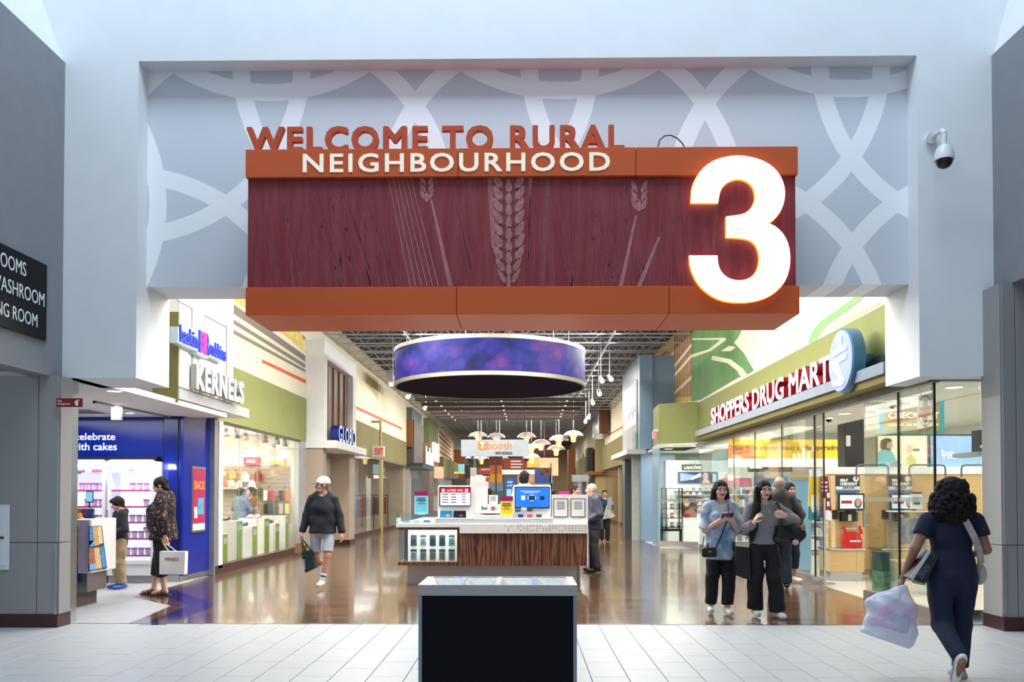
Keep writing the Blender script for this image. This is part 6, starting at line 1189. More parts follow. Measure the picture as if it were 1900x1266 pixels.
# track spotlights
def trackspot(p, d, label):
    t = thing('track_spotlight', label, 'spotlight', p, 'street track spotlights'); d = Vector(d).normalized(); wt = mat('spot_white', (216, 212, 206), .4)
    MB().tube(p, (p.x, p.y, 6.82), .015, 6).build('stem', wt, t); MB().tube(p-d*.1, p+d*.16, .06, 12, .085).build('can', wt, t); MB().tube(p+d*.161, p+d*.165, .075, 12).build('lens', mat('spot_lens', (255, 244, 220), .4, emit=6, var=0), t)
for k, (u, v, Y_, dx) in enumerate(((1115, 703, 27, .2), (1131, 700, 27, .3), (1111, 727, 28, .1), (1099, 745, 33, .1), (1093, 772, 36, -.2), (1087, 780, 38, -.2), (729, 709, 27, -.3), (759, 732, 28, -.2), (790, 754, 33, -.1))):
    trackspot(atY(u, v, Y_), (dx, -.7, -.6), 'pale track spotlight %s, %s of its row' % ('over the right side of the street' if u > 900 else 'over the left side beside the drum', ORD[k if k < 6 else k-6]))
for k, (ua, va, ub, vb, Yt_) in enumerate(((1066, 800, 1118, 738, 36),)):
    pass
# ================================================================== FAR MIDDLE OF THE STREET
YTt = 30.0
t = thing('coloured_totem', 'square totem of stacked rust, orange, yellow and blue blocks behind the kiosk', 'totem', atY(919, 995, YTt)); a, c = atY(908.5, 900, YTt), atY(931, 900, YTt)
for va, vb, col, dx in ((1000, 918, (70, 110, 112), 0), (918, 912, (60, 110, 104), 0), (912, 896, (118, 140, 160), .02), (896, 880, (222, 160, 30), 0), (880, 864, (206, 100, 44), 0), (864, 847, (124, 44, 26), .03), (847, 838, (100, 40, 26), .03)):
    B('block', a.x-dx, c.x+dx, YTt, YTt+.45, max(0.001, atY(0, va, YTt).z), atY(0, vb, YTt).z, mat('totem'+str(col), col, .5), t, .006)
rust = mat('wayfinding_rust', (134, 50, 30), .5)
def hung(u0, u1, v0, v1, Y, m, label, lines=0, name='wayfinding_sign', wd=None):
    t = thing(name, label, 'sign', atY((u0+u1)/2, v0, Y)); plate(u0, u1, v0, v1, Y, m, 'board', t, .08)
    for k in range(lines): plate(u0+(u1-u0)*.3, u0+(u1-u0)*(.75+.07*(k % 2)), v0+(v1-v0)*(.2+.26*k), v0+(v1-v0)*(.3+.26*k), Y-.004, whit, 'text_line', t, .004)
    if wd: words(*wd, Y-.003, whit, t)
    for u in (u0+3, u1-3): p = atY(u, v0, Y); MB().tube((p.x, Y+.04, p.z), (p.x, Y+.04, 6.82), .015, 6).build('hanger', black_m, t)
hung(887, 911, 868, 880, 34, rust, 'small rust wayfinding sign reading WASHROOMS left of the totem', 0, wd=('WASHROOMS', 892, 910, 870, 873)); hung(935, 977, 851, 872, 36, rust, 'larger rust wayfinding sign with three white lines right of the totem', 3); hung(981, 1036, 813, 843, 62, rust, 'big rust banner far down the street behind the pendants', 0, 'street_banner'); hung(901, 911, 886, 894, 40, rust, 'tiny rust sign far behind the totem', 0)
def kio(name, label, cat, Y, parts):
    t = thing(name, label, cat, atY(parts[0][1], 990, Y))
    for nm, u0, u1, v0, v1, m, dp in parts:
        a, c = atY(u0, v1, Y), atY(u1, v0, Y); B(nm, a.x, c.x, Y, Y+dp, max(.001, a.z), c.z, m, t, .01)
    return t
peach = mat('peach_lit_sign', (244, 176, 136), .4, emit=.6, var=.3, vscale=6); gold = mat('gold_board', (196, 150, 70), .5, var=.2); navy = mat('navy_unit', (20, 60, 140), .4)
kio('peach_sign_stall', 'stall with a glowing peach patterned sign and blue front far down the street', 'stall', 44, [('blue_front', 993, 1023, 868, 897, navy, 1.0), ('lower_front', 990, 1026, 897, 1010, mat('stall_grey', (120, 116, 112), .5), 1.5), ('peach_sign', 1001, 1036, 850, 883, peach, .3), ('post', 1020, 1025, 860, 1010, steel, .2)])
kio('gold_board_stall', 'stall with a gold board and pale mint canopy behind the kiosk clerk', 'stall', 48, [('gold_board', 978, 1003, 850, 868, gold, .3), ('mint_canopy', 931, 992, 872, 881, mat('mint_canopy', (190, 214, 206), .4), 1.5), ('dark_front', 935, 960, 884, 1010, mat('stall_dark', (66, 64, 66), .5), .8), ('warm_front', 960, 992, 882, 1010, mat('stall_warm', (170, 120, 90), .5, var=.4, vscale=2), .8)])
t = thing('blue_standee', 'blue standing poster with white words behind the kiosk, right of the totem', 'poster', atY(946, 990, 33)); plate(937, 956, 888, 985, 33, mat('standee_blue', (16, 84, 150), .4, emit=.15), 'board', t, .05); words('AND', 941, 951, 893, 897, 32.995, whit, t, .02); words('ACE', 941, 951, 899.5, 903, 32.995, whit, t, .02); plate(940, 949, 908, 925, 32.99, mat('standee_sky', (150, 200, 226), .4), 'picture', t, .008); plate(936, 957, 983, 990, 32.95, black_m, 'foot', t, .2)
kio('dark_shelf_stall', 'dark stall with shelves left of the totem far down the street', 'stall', 46, [('body', 838, 866, 888, 1010, mat('stall_espresso', (56, 40, 34), .5), 1.5), ('sign', 850, 862, 862, 876, mat('stall_teal', (110, 180, 190), .4, emit=.3), .1), ('beam', 842, 864, 876, 880, mat('stall_cream', (214, 190, 130), .5), 1.2), ('figure_board', 862, 872, 862, 888, black_m, .3)])
kio('white_lit_stall', 'bright white stall front far left behind the kiosk screens', 'stall', 50, [('body', 872, 906, 884, 1010, mat('stall_white', (214, 210, 204), .4, emit=.2), 1.0), ('lamp_panel', 883, 895, 882, 892, mat('lamp_panel', (255, 255, 250), .4, emit=2), .2), ('sign', 872, 884, 868, 884, mat('stall_stone', (170, 168, 164), .5), .4)])
# ================================================================== PEOPLE: smooth implicit bodies meshed with surface nets
class Sdf:
    def __init__(s, lo, hi, h):
        s.lo = np.array(lo, float); s.h = h; s.n = np.ceil((np.array(hi)-s.lo)/h).astype(int)+1
        s.f = np.full(tuple(s.n), 0.5, np.float32); s.ax = [s.lo[i]+h*np.arange(s.n[i]) for i in range(3)]
    def _sub(s, lo, hi):
        a = np.maximum(((np.array(lo)-s.lo)/s.h).astype(int)-1, 0); b = np.minimum(((np.array(hi)-s.lo)/s.h).astype(int)+3, s.n)
        if np.any(b <= a): return None
        sl = tuple(slice(a[i], b[i]) for i in range(3)); X, Y, Z = np.meshgrid(*[s.ax[i][sl[i]] for i in range(3)], indexing='ij'); return sl, X, Y, Z
    def _put(s, sl, d, k, sub):
        g = s.f[sl]
        if sub:
            d = -d; hh = np.clip(0.5-0.5*(d-g)/k, 0, 1) if k > 0 else None
            s.f[sl] = (g*(hh)+d*(1-hh)+k*hh*(1-hh)) if k > 0 else np.maximum(g, d)
        else:
            hh = np.clip(0.5+0.5*(g-d)/k, 0, 1) if k > 0 else None
            s.f[sl] = (g*(1-hh)+d*hh-k*hh*(1-hh)) if k > 0 else np.minimum(g, d)
    def cone(s, a, b, ra, rb, k=0.02, sq=(1, 1, 1), cap=False, capa=False, sub=False):
        a, b = np.array(a, float), np.array(b, float); q = np.array(sq, float); R_ = max(ra, rb)*max(1, q.max())+k+s.h*2
        r = s._sub(np.minimum(a, b)-R_, np.maximum(a, b)+R_)
        if r is None: return s
        sl, X, Y, Z = r; d = b-a; L2 = max(1e-9, d@d)
        t = np.clip(((X-a[0])*d[0]+(Y-a[1])*d[1]+(Z-a[2])*d[2])/L2, 0, 1)
        D = np.sqrt(((X-a[0]-t*d[0])/q[0])**2+((Y-a[1]-t*d[1])/q[1])**2+((Z-a[2]-t*d[2])/q[2])**2)
        v = (D-(ra+(rb-ra)*t))*min(1, q.min()); u = d/math.sqrt(L2)
        if cap: v = np.maximum(v, (X-b[0])*u[0]+(Y-b[1])*u[1]+(Z-b[2])*u[2])
        if capa: v = np.maximum(v, -((X-a[0])*u[0]+(Y-a[1])*u[1]+(Z-a[2])*u[2]))
        s._put(sl, v, k, sub); return s
    def ball(s, c, r, k=0.02, sub=False):
        r = np.array(r if isinstance(r, (tuple, list)) else (r,)*3, float); c = np.array(c, float); R_ = r+k+s.h*2; q = s._sub(c-R_, c+R_)
        if q is None: return s
        sl, X, Y, Z = q; D = np.sqrt(((X-c[0])/r[0])**2+((Y-c[1])/r[1])**2+((Z-c[2])/r[2])**2); s._put(sl, (D-1)*r.min(), k, sub); return s
    def cut(s, p, nrm):
        X, Y, Z = np.meshgrid(*s.ax, indexing='ij'); nrm = np.array(nrm, float)/np.linalg.norm(nrm)
        s.f = np.maximum(s.f, ((X-p[0])*nrm[0]+(Y-p[1])*nrm[1]+(Z-p[2])*nrm[2]).astype(np.float32)); return s
    def ripple(s, amp, fx, fy, fz, ph=0.0):
        X, Y, Z = np.meshgrid(*s.ax, indexing='ij')
        s.f = s.f+(amp*(np.sin(fx*X+ph+2*np.sin(5*Z))*np.cos(fy*Y+fz*Z+ph)+0.6*np.sin(0.6*fz*Z+1.7*fx*X*0.5+ph*2))).astype(np.float32); return s
    def mesh(s):
        f = s.f; ins = f < 0; n = s.n
        C = [ins[i:n[0]-1+i, j:n[1]-1+j, k:n[2]-1+k] for i in (0, 1) for j in (0, 1) for k in (0, 1)]
        cnt = sum(c.astype(np.int8) for c in C); act = (cnt > 0) & (cnt < 8); I = np.argwhere(act)
        if len(I) == 0: return np.zeros((0, 3)), []
        idx = -np.ones(act.shape, np.int64); idx[act] = np.arange(len(I)); acc = np.zeros((len(I), 3)); num = np.zeros(len(I)); offs = [(i, j, k) for i in (0, 1) for j in (0, 1) for k in (0, 1)]
        val = [f[I[:, 0]+o[0], I[:, 1]+o[1], I[:, 2]+o[2]] for o in offs]
        for a in range(8):
            for b in range(a+1, 8):
                if sum(abs(offs[a][q]-offs[b][q]) for q in range(3)) != 1: continue
                va, vb = val[a], val[b]; m = (va < 0) != (vb < 0); t = np.where(m, va/np.where(m, va-vb, 1), 0)
                P = np.array(offs[a])[None]+t[:, None]*(np.array(offs[b])-np.array(offs[a]))[None]; acc[m] += P[m]; num[m] += 1
        V = s.lo+(I+acc/np.maximum(num, 1)[:, None])*s.h; Q = []
        for ax in range(3):
            o1, o2 = [(1, 2), (2, 0), (0, 1)][ax]; A = np.moveaxis(ins, ax, 0); ch = A[:-1] != A[1:]; E = np.argwhere(np.moveaxis(ch, 0, ax))
            E = E[(E[:, o1] > 0) & (E[:, o2] > 0) & (E[:, o1] < n[o1]-1) & (E[:, o2] < n[o2]-1)]
            if len(E) == 0: continue
            def cell(d1, d2): e = E.copy(); e[:, o1] -= d1; e[:, o2] -= d2; return idx[e[:, 0], e[:, 1], e[:, 2]]
            q = np.stack([cell(1, 1), cell(0, 1), cell(0, 0), cell(1, 0)], 1); inn = ins[E[:, 0], E[:, 1], E[:, 2]]; q[~inn] = q[~inn][:, ::-1]; Q.append(q[(q >= 0).all(1)])
        return V, np.concatenate(Q)
def emit(name, parts, mats, parent, Mx):
    """parts: list of (V, quads, matfn or int); Mx 4x4 numpy"""
    Vs, Fs, mi, o = [], [], [], 0
    for V, Q, mf in parts:
        if len(V) == 0: continue
        Vs.append(V); Fs.append(np.asarray(Q)+o); o += len(V)
        mi.append(np.full(len(Q), mf, int) if isinstance(mf, int) else mf(V[np.asarray(Q)].mean(1)))
    V = np.concatenate(Vs); V = V@Mx[:3, :3].T+Mx[:3, 3]; Fq = np.concatenate(Fs)
    me = bpy.data.meshes.new(name); me.vertices.add(len(V)); me.vertices.foreach_set('co', V.astype(np.float32).ravel()); me.loops.add(Fq.size); me.loops.foreach_set('vertex_index', Fq.astype(np.int32).ravel())
    me.polygons.add(len(Fq)); me.polygons.foreach_set('loop_start', np.arange(0, Fq.size, 4, dtype=np.int32)); me.polygons.foreach_set('use_smooth', np.ones(len(Fq), bool))
    for m in mats: me.materials.append(m)
    me.polygons.foreach_set('material_index', np.concatenate(mi).astype(np.int32)); me.update(calc_edges=True); me.validate()
    return link(name, me, parent)
def xf(V, Mx): return V@Mx[:3, :3].T+Mx[:3, 3]
def rotm(rz, rx=0.0, ry=0.0): return np.array((Matrix.Rotation(rz, 4, 'Z') @ Matrix.Rotation(rx, 4, 'X') @ Matrix.Rotation(ry, 4, 'Y')))
A3 = lambda p: np.array(p, float)
def hand_mesh(w, d, nrm, thumb, curl=0.5, h=0.0045, spread=1.0):
    """w wrist, d finger direction, nrm palm normal, thumb +1/-1 : side of the thumb along x = d x nrm"""
    d = A3(d)/np.linalg.norm(d); nrm = A3(nrm)-d*(A3(nrm)@d); nrm /= np.linalg.norm(nrm); x = np.cross(nrm, d)*thumb
    s = Sdf((-.075, -.07, -.03), (.085, .11, .2), h)
    s.cone((0, 0, -.02), (0, 0, .03), .026, .030, .01, (1, .72, 1)); s.cone((-.018, 0, .03), (-.022, .002, .082), .022, .019, .012, (1, .7, 1)); s.cone((.018, 0, .03), (.022, .002, .085), .023, .019, .012, (1, .7, 1))
    for k, (fx, L) in enumerate(((-.033, .058), (-.011, .072), (.011, .077), (.032, .068))):
        p = A3((fx, .002, .082)); a = .12+curl*.5; r = .0092-.0006*abs(k-2)
        for j, fr in enumerate((.46, .31, .25)):
            q = p+L*fr*A3((fx*.5*spread if j == 0 else 0, math.sin(a), math.cos(a))); s.cone(p, q, r, r*.92, .004); p = q; r *= .92; a += curl*1.0
    p = A3((.028, .004, .022)); q = p+A3((.026, .012+.01*curl, .030)); s.cone(p, q, .0125, .0105, .01); s.cone(q, q+A3((.006-.01*curl, .012+.018*curl, .026)), .0105, .0085, .004)
    V, Q = s.mesh(); Mx = np.eye(4); Mx[:3, 0] = x; Mx[:3, 1] = nrm; Mx[:3, 2] = d; Mx[:3, 3] = w
    if thumb < 0: Q = np.asarray(Q)[:, ::-1]
    return xf(V, Mx), Q
def head_parts(h=0.0055, fem=True, chin=1.0):
    s = Sdf((-.11, -.15, -.21), (.11, .13, .14), h)
    s.ball((0, .014, .03), (.074, .092, .088), .02); s.ball((0, -.02, -.04), (.056, .066, .068), .03); s.ball((0, -.064, -.088), (.026*chin, .022, .021), .028)
    for sg in (-1, 1): s.ball((sg*.034, -.058, -.026), .031, .02); s.ball((sg*.078, .014, -.006), (.011, .021, .031), .008)
    s.cone((-.042, -.074, .028), (.042, -.074, .028), .014, .014, .015)
    for sg in (-1, 1): s.ball((sg*.031, -.096, .006), (.018, .013, .010), .016, sub=True)
    s.cone((0, -.086, .008), (0, -.107, -.028), .0085, .0135, .010); s.ball((0, -.100, -.032), (.017, .012, .009), .008)
    s.ball((0, -.087, -.058), (.023, .013, .0085), .006)
    s.cone((0, .018, -.06), (0, .034, -.2), .05 if fem else .058, .054 if fem else .064, .02)
    V, Q = s.mesh()
    def mf(c):
        m = np.zeros(len(c), int); m[(np.abs(c[:, 0]) < .025) & (c[:, 1] < -.078) & (c[:, 2] > -.069) & (c[:, 2] < -.049)] = 1
        m[(np.abs(c[:, 0]) > .012) & (np.abs(c[:, 0]) < .05) & (c[:, 1] < -.062) & (c[:, 2] > .022) & (c[:, 2] < .0315)] = 2; return m
    out = [(V, Q, mf)]
    for sg in (-1, 1):
        for c, r, mi in (((sg*.031, -.074, .006), (.0128, .0105, .006), 3), ((sg*.031, -.0815, .006), (.0078, .0062, .0074), 4)):
            b = MB(); b.ball(c, r, 12, 8); out.append((np.array(b.v), np.array(b.f), mi))
    return out
def skin_set(tone, lip, hairc):
    return [mat('skin'+str(tone), tone, .5, var=.05, vscale=25), mat('lip'+str(lip), lip, .4), mat('brow'+str(hairc), tuple(min(255, x+14) for x in hairc), .8), mat('eye_white', (176, 166, 160), .4), mat('iris_dark', (34, 22, 18), .2)]
def hair_mat(c): return mat('hair'+str(c), c, .55, var=.35, vscale=30, bump=.5, bscale=160, stretch=(3, 3, .6), spec=.25)
J0 = dict(head=(0, -.012, 1.585), nb=(0, .02, 1.44), sl=(.17, .012, 1.365), sr=(-.17, .012, 1.365), el=(.225, .03, 1.115), er=(-.225, .03, 1.115), wl=(.235, -.03, .87), wr=(-.235, -.03, .87),
          hl=(.088, 0, .90), hr=(-.088, 0, .90), kl=(.095, -.02, .49), kr=(-.095, -.02, .49), al=(.095, .03, .085), ar=(-.095, .03, .085), tl=(.115, -.13, .03), tr=(-.115, -.13, .03))
def person(label, loc, rz, H, J=None, skin=(206, 160, 136), lip=(160, 74, 76), hairc=(24, 18, 18), hair=None, head_yaw=0, head_pitch=0, fem=True, girth=1.0, hipg=1.0, belly=0.0,
           top=None, bottom=None, shoes=None, h=0.013, hands=None, extra=None, z0=0.0, lod=False, lean=0.0):
    """top: dict(mat, hem, sleeve 0-2, loose, ...)  bottom: dict(mat, end z, r=(thigh,knee,ankle))  shoes: dict(mat, sole)"""
    j = {k: A3(v) for k, v in {**J0, **(J or {})}.items()}; sc = H/1.70
    root = thing('person', label, 'person', (loc[0], loc[1], z0))
    Mx = np.eye(4); Mx[:3, :3] = rotm(rz)[:3, :3]*sc; Mx[:3, 3] = (loc[0], loc[1], z0)
    lo = np.min([j[k] for k in j], 0)-.25; hi = np.max([j[k] for k in j], 0)+.25; lo[2] = -.02
    g, hg = girth, hipg
    def torso(s, o, k=.03):
        s.cone(j['nb']+A3((0, 0, -.07)), (0, 0, 1.22), .115*g+o, .135*g+o, k, (1.08, .74, 1)); s.cone((0, 0, 1.22), (0, 0, 1.02), .135*g+o, .118*g+o, k, (1.05, .76, 1)); s.cone((0, 0, 1.04), (0, .005, .90), .118*g+o, .13*hg+o, k, (1.12, .82, 1))
        s.cone(j['sl']*A3((.9, 1, 1)), j['sr']*A3((.9, 1, 1)), (.044+o*.5), (.044+o*.5), k)
        if fem:
            for sg in (-1, 1): s.ball((sg*.07, -.085*g, 1.235), .058*g+o*.7, .03)
        if belly: s.ball((0, -.05-belly*.4, 1.06), (.125*g+o, .07+belly+o, .16+o), .05)
        s.cone(j['nb']+A3((0, .02, -.03)), j['nb']+A3((0, .005, -.1)), .05+o*.6, .08+o, k)
    def legs(s, r, endz, o=0, k=.025, cap=True):
        for S_ in 'lr':
            hp, kn, an = j['h'+S_], j['k'+S_], j['a'+S_]
            if endz > kn[2]+.01:
                t = (hp[2]-endz)/(hp[2]-kn[2]); s.cone(hp, hp+(kn-hp)*t, r[0]+o, r[0]+(r[1]-r[0])*t+o, k, cap=cap); continue
            s.cone(hp, kn, r[0]+o, r[1]+o, k)
            t = np.clip((kn[2]-endz)/max(1e-3, kn[2]-an[2]), 0, 1) if kn[2] > an[2]+.05 else 1.0
            if endz > kn[2]: continue
            e = kn+(an-kn)*t; s.cone(kn, e, r[1]+o, r[1]+(r[2]-r[1])*t+o, k, cap=cap)
    # ---- body (one mesh: trunk, limbs, head, hands)
    s = Sdf(lo, hi, max(h, .012)); torso(s, -.006)
    for S_ in 'lr': s.cone(j['s'+S_], j['e'+S_], .05*(.8+.2*g), .04*(.8+.2*g), .02); s.cone(j['e'+S_], j['w'+S_], .04*(.8+.2*g), .027, .015)
    legs(s, (.078*hg, .055, .038), 0.0, 0, .02, cap=False)
    for S_ in 'lr': s.cone(j['a'+S_]+A3((0, .02, -.03)), j['t'+S_]+A3((0, 0, .005)), .034, .026, .02)
    V, Q = s.mesh(); parts = [(V, Q, 0)]
    hm_ = np.eye(4); hm_[:3, :3] = rotm(R(head_yaw), R(head_pitch))[:3, :3]; hm_[:3, 3] = j['head']
    for V, Q, mf in head_parts(.0055 if not lod else .009, fem):
        mi = mf if isinstance(mf, int) else mf(V[np.asarray(Q)].mean(1)); parts.append((xf(V, hm_), Q, (lambda arr: (lambda c: arr))(mi) if not isinstance(mi, int) else mi))
    s = Sdf(np.minimum(j['head'], j['nb'])-.13, np.maximum(j['head'], j['nb'])+.1, .01); s.cone(j['head']+A3((0, .02, -.07)), j['nb']+A3((0, .01, -.03)), .048 if fem else .057, .056 if fem else .066, .01); V, Q = s.mesh(); parts.append((V, Q, 0))
    hands = hands or {}
    for S_, tn in (('l', 1), ('r', -1)):
        hd = hands.get(S_, {}); d = A3(hd.get('d', j['w'+S_]-j['e'+S_])); nrm = A3(hd.get('n', (-1 if S_ == 'l' else 1, 0, 0))); curl = hd.get('curl', .45)
        d = d/np.linalg.norm(d); x = np.cross(nrm, d); th = hd.get('thumb', None)
        want = A3(hd.get('tdir', (0, -1, 0))); th = 1 if x@want > 0 else -1
        parts.append((*hand_mesh(j['w'+S_]+d*.012, d, nrm, th, curl, .0045 if not lod else .007), 0))
    body = emit('body', parts, skin_set(skin, lip, hairc), root, Mx)
    # ---- trousers
    if bottom:
        s = Sdf(lo, hi, h); r = bottom.get('r', (.1, .075, .065)); s.cone((0, .0, 1.0), (0, .008, .9), .128*g, .138*hg, .03, (1.12, .84, 1)); legs(s, r, bottom.get('end', .09)); s.cut((0, 0, bottom.get('waist', 1.03)), (0, 0, 1))
        if bottom.get('ripple', .004): s.ripple(bottom.get('ripple', .004), 22, 14, 26, 1.3)
        V, Q = s.mesh(); emit(bottom.get('name', 'trousers'), [(V, Q, 0)], [bottom['mat']], root, Mx)
    # ---- top
    if top:
        o = top.get('loose', .012); hem = top.get('hem', .88); s = Sdf(lo, hi, h); torso(s, o)
        if hem < .95: s.cone((0, .005, .98), (0, .005, hem-.02), .128*g+o, (top.get('hemr', .14)*hg)+o, .04, (1.12, .84, 1))
        sv = top.get('sleeve', 2.0); q = top.get('sr', (.062, .052, .042))
        for S_ in 'lr':
            a, e, w = j['s'+S_], j['e'+S_], j['w'+S_]
            if sv <= 1: s.cone(a, a+(e-a)*sv, q[0], q[0]+(q[1]-q[0])*sv, .02, cap=True)
            else: s.cone(a, e, q[0], q[1], .02); s.cone(e, e+(w-e)*(sv-1), q[1], q[2], .015, cap=True)
        s.ripple(top.get('ripple', .004), 19, 15, 21, .4)
        nk = top.get('neck', .075)
        if nk: s.cone(j['nb']+A3((0, -.035, .0)), j['nb']+A3((0, -.02, .14)), nk, nk+.02, .008, sub=True)
        s.cut((0, 0, hem), (0, 0, -1)) if not top.get('nocut') else None
        # hanging arms below hem line survive: re-add
        if sv > 1:
            for S_ in 'lr':
                e, w = j['e'+S_], j['w'+S_]
                if min(e[2], w[2]) < hem+.08: s.cone(e, e+(w-e)*(sv-1), q[1], q[2], .008, cap=True)
        V, Q = s.mesh(); emit(top.get('name', 'shirt'), [(V, Q, 0)], [top['mat']], root, Mx)
        if top.get('hood'):
            s = Sdf(lo, hi, h); nb = j['nb']; s.ball(nb+A3((0, .06, -.01)), (.11, .075, .075), .02); s.cone(nb+A3((-.085, -.02, -.02)), nb+A3((0, -.075, -.08)), .035, .028, .02); s.cone(nb+A3((.085, -.02, -.02)), nb+A3((0, -.075, -.08)), .035, .028, .02); s.ball(nb+A3((0, -.0, .06)), (.075, .085, .09), .01, sub=True); s.ripple(.003, 30, 20, 30); V, Q = s.mesh(); emit('hood', [(V, Q, 0)], [top['mat']], root, Mx)
            cds = MB()
            if top['hood'] == 2:
                for sg in (-1, 1): cds.path([tuple(nb+A3((sg*.03, -.115*g, -.1))), tuple(nb+A3((sg*.035, -.14*g, -.2))), tuple(nb+A3((sg*.033, -.145*g, -.26)))], .005, 6)
                V = np.array(cds.v); cds.v = [tuple(p) for p in xf(V, Mx)]; cds.build('drawstring', mat('cord_pale', (200, 200, 204), .7), root)
    # ---- shoes
    if shoes:
        for S_ in 'lr':
            a, t_ = j['a'+S_], j['t'+S_]; d = (t_-a); d[2] = 0 if abs(t_[2]-a[2]) < .12 else d[2]; ld = np.linalg.norm(d); d = d/max(ld, 1e-6)
            ff = t_-A3((0, 0, 0)); heel = a+A3((0, 0, 0))-d*.045
            tilt = abs(t_[2]-a[2]) > .12
            if not tilt: heel[2] = t_[2]; heel = heel+A3((0, 0, .012))
            else: heel = a - d*.02 + A3((0, 0, -.02))
            lo2 = np.minimum(heel, ff)-.13; hi2 = np.maximum(np.maximum(heel, ff), a)+.13; s = Sdf(lo2, hi2, .008 if not lod else .012)
            s.cone(heel+A3((0, 0, .014)), ff+A3((0, 0, .01)), .041, .040, .02, (1, 1, .95)); s.cone(a+A3((0, 0, -.01)), heel+(ff-heel)*.35+A3((0, 0, .02)), shoes.get('ankle', .045), .038, .02)
            up = np.cross(np.cross(d, A3((0, 0, 1))), d) if tilt else A3((0, 0, 1)); base = (heel+ff)/2-up/np.linalg.norm(up)*.028; s.cut(base, -up); s.cut(a+A3((0, 0, .035)), (0, 0, 1)) if not tilt else None
            un = up/np.linalg.norm(up); V, Q = s.mesh(); emit('shoe', [(V, Q, lambda c: ((c-base)@un < .018).astype(int))], [shoes['mat'], shoes.get('sole', shoes['mat'])], root, Mx)
    # ---- hair
    if hair:
        s = Sdf((-.3, -.22, -.75), (.3, .3, .24), .0075 if not lod else .011); hair(s); V, Q = s.mesh(); emit('hair', [(xf(V, hm_), Q, 0)], [hair_mat(hairc)], root, Mx)
    if extra: extra(root, j, Mx, hm_)
    return root, j, Mx
def wp(Mx, p): return Vector((Mx[:3, :3]@A3(p)+Mx[:3, 3]).tolist())
def face_cut(s, top=.055, w=.062, bottom=-.16):
    s.cone((0, -.128, top-.036), (0, -.128, bottom), w, w*.95, .012, sub=True); s.ball((0, -.12, .005), (w*1.02, .075, .072), .012, sub=True)
def cap_hair(s, grow=.012, back=-.06):
    s.ball((0, .018, .034), (.076+grow, .094+grow, .09+grow), .01); s.cone((0, .05, .0), (0, .055, back), .07, .06, .02, (1.05, .8, 1))
def hair_crop(s): cap_hair(s, .010, -.05); face_cut(s, .05)
def hair_short_m(s): cap_hair(s, .009, -.05); face_cut(s, .06, .066)
def hair_bald(s):
    s.ball((0, .024, .015), (.083, .094, .07), .01); s.cone((0, .05, -.02), (0, .055, -.07), .066, .055, .02); face_cut(s, .04, .07); s.ball((0, -.02, .1), (.075, .11, .055), .015, sub=True)
def hair_long(s, L=.3, side=.075, front=False):
    cap_hair(s, .013, -.08)
    for sg in (-1, 1): s.cone((sg*side, .02, .0), (sg*(side+.02), .03, -L), .036, .030, .03); s.cone((sg*.05, .07, -.02), (sg*.07, .075, -L-.02), .05, .04, .03)
    s.ripple(.004, 60, 50, 22); face_cut(s, .062, .058)

cot = lambda nm, c, **k: mat(nm, c, .85, var=k.get('var', .1), vscale=k.get('vs', 9), bump=.25, bscale=k.get('bs', 60))
white_sh = mat('sneaker_white', (222, 222, 224), .5, var=.06); sole_w = mat('sole_white', (236, 236, 232), .5)
black_cot = cot('black_cotton', (20, 20, 26)); navy_cot = cot('navy_cotton', (16, 22, 48))
# patterned cloths
def pattern(name, base, spots, vs, thr, extra=None):
    m = bpy.data.materials.new(name); m.use_nodes = True; n, L, b = nodes_of(m); tc = n.new('ShaderNodeTexCoord'); v = n.new('ShaderNodeTexVoronoi'); v.inputs['Scale'].default_value = vs; ns = n.new('ShaderNodeTexNoise'); ns.inputs['Scale'].default_value = vs*1.6
    mixv = n.new('ShaderNodeMix'); mixv.data_type = 'VECTOR'; mixv.inputs[0].default_value = .12; L.new(tc.outputs['Object'], mixv.inputs[4]); L.new(tc.outputs['Object'], ns.inputs['Vector']); L.new(ns.outputs['Color'], mixv.inputs[5]); L.new(mixv.outputs[1], v.inputs['Vector'])
    r = n.new('ShaderNodeValToRGB'); r.color_ramp.interpolation = 'CONSTANT'; r.color_ramp.elements[0].color = (*lin(spots[0]), 1); r.color_ramp.elements[1].position = thr*.55; r.color_ramp.elements[1].color = (*lin(spots[1]), 1); e = r.color_ramp.elements.new(thr); e.color = (*lin(base), 1); L.new(v.outputs['Distance'], r.inputs[0]); L.new(r.outputs[0], b.inputs['Base Color']); b.inputs['Roughness'].default_value = .85
    return m
floral = pattern('floral_black', (16, 15, 20), ((206, 160, 146), (140, 96, 92)), 19, .30)
tie = mat('tie_dye_blue', (150, 178, 206), .85, var=.42, vscale=7, bump=.2, bscale=60)
for _n in tie.node_tree.nodes:
    if _n.type == 'VALTORGB': _n.color_ramp.elements[0].color = (*lin((112, 146, 186)), 1); _n.color_ramp.elements[1].color = (*lin((200, 214, 226)), 1); _n.color_ramp.elements[0].position = .4; _n.color_ramp.elements[1].position = .62

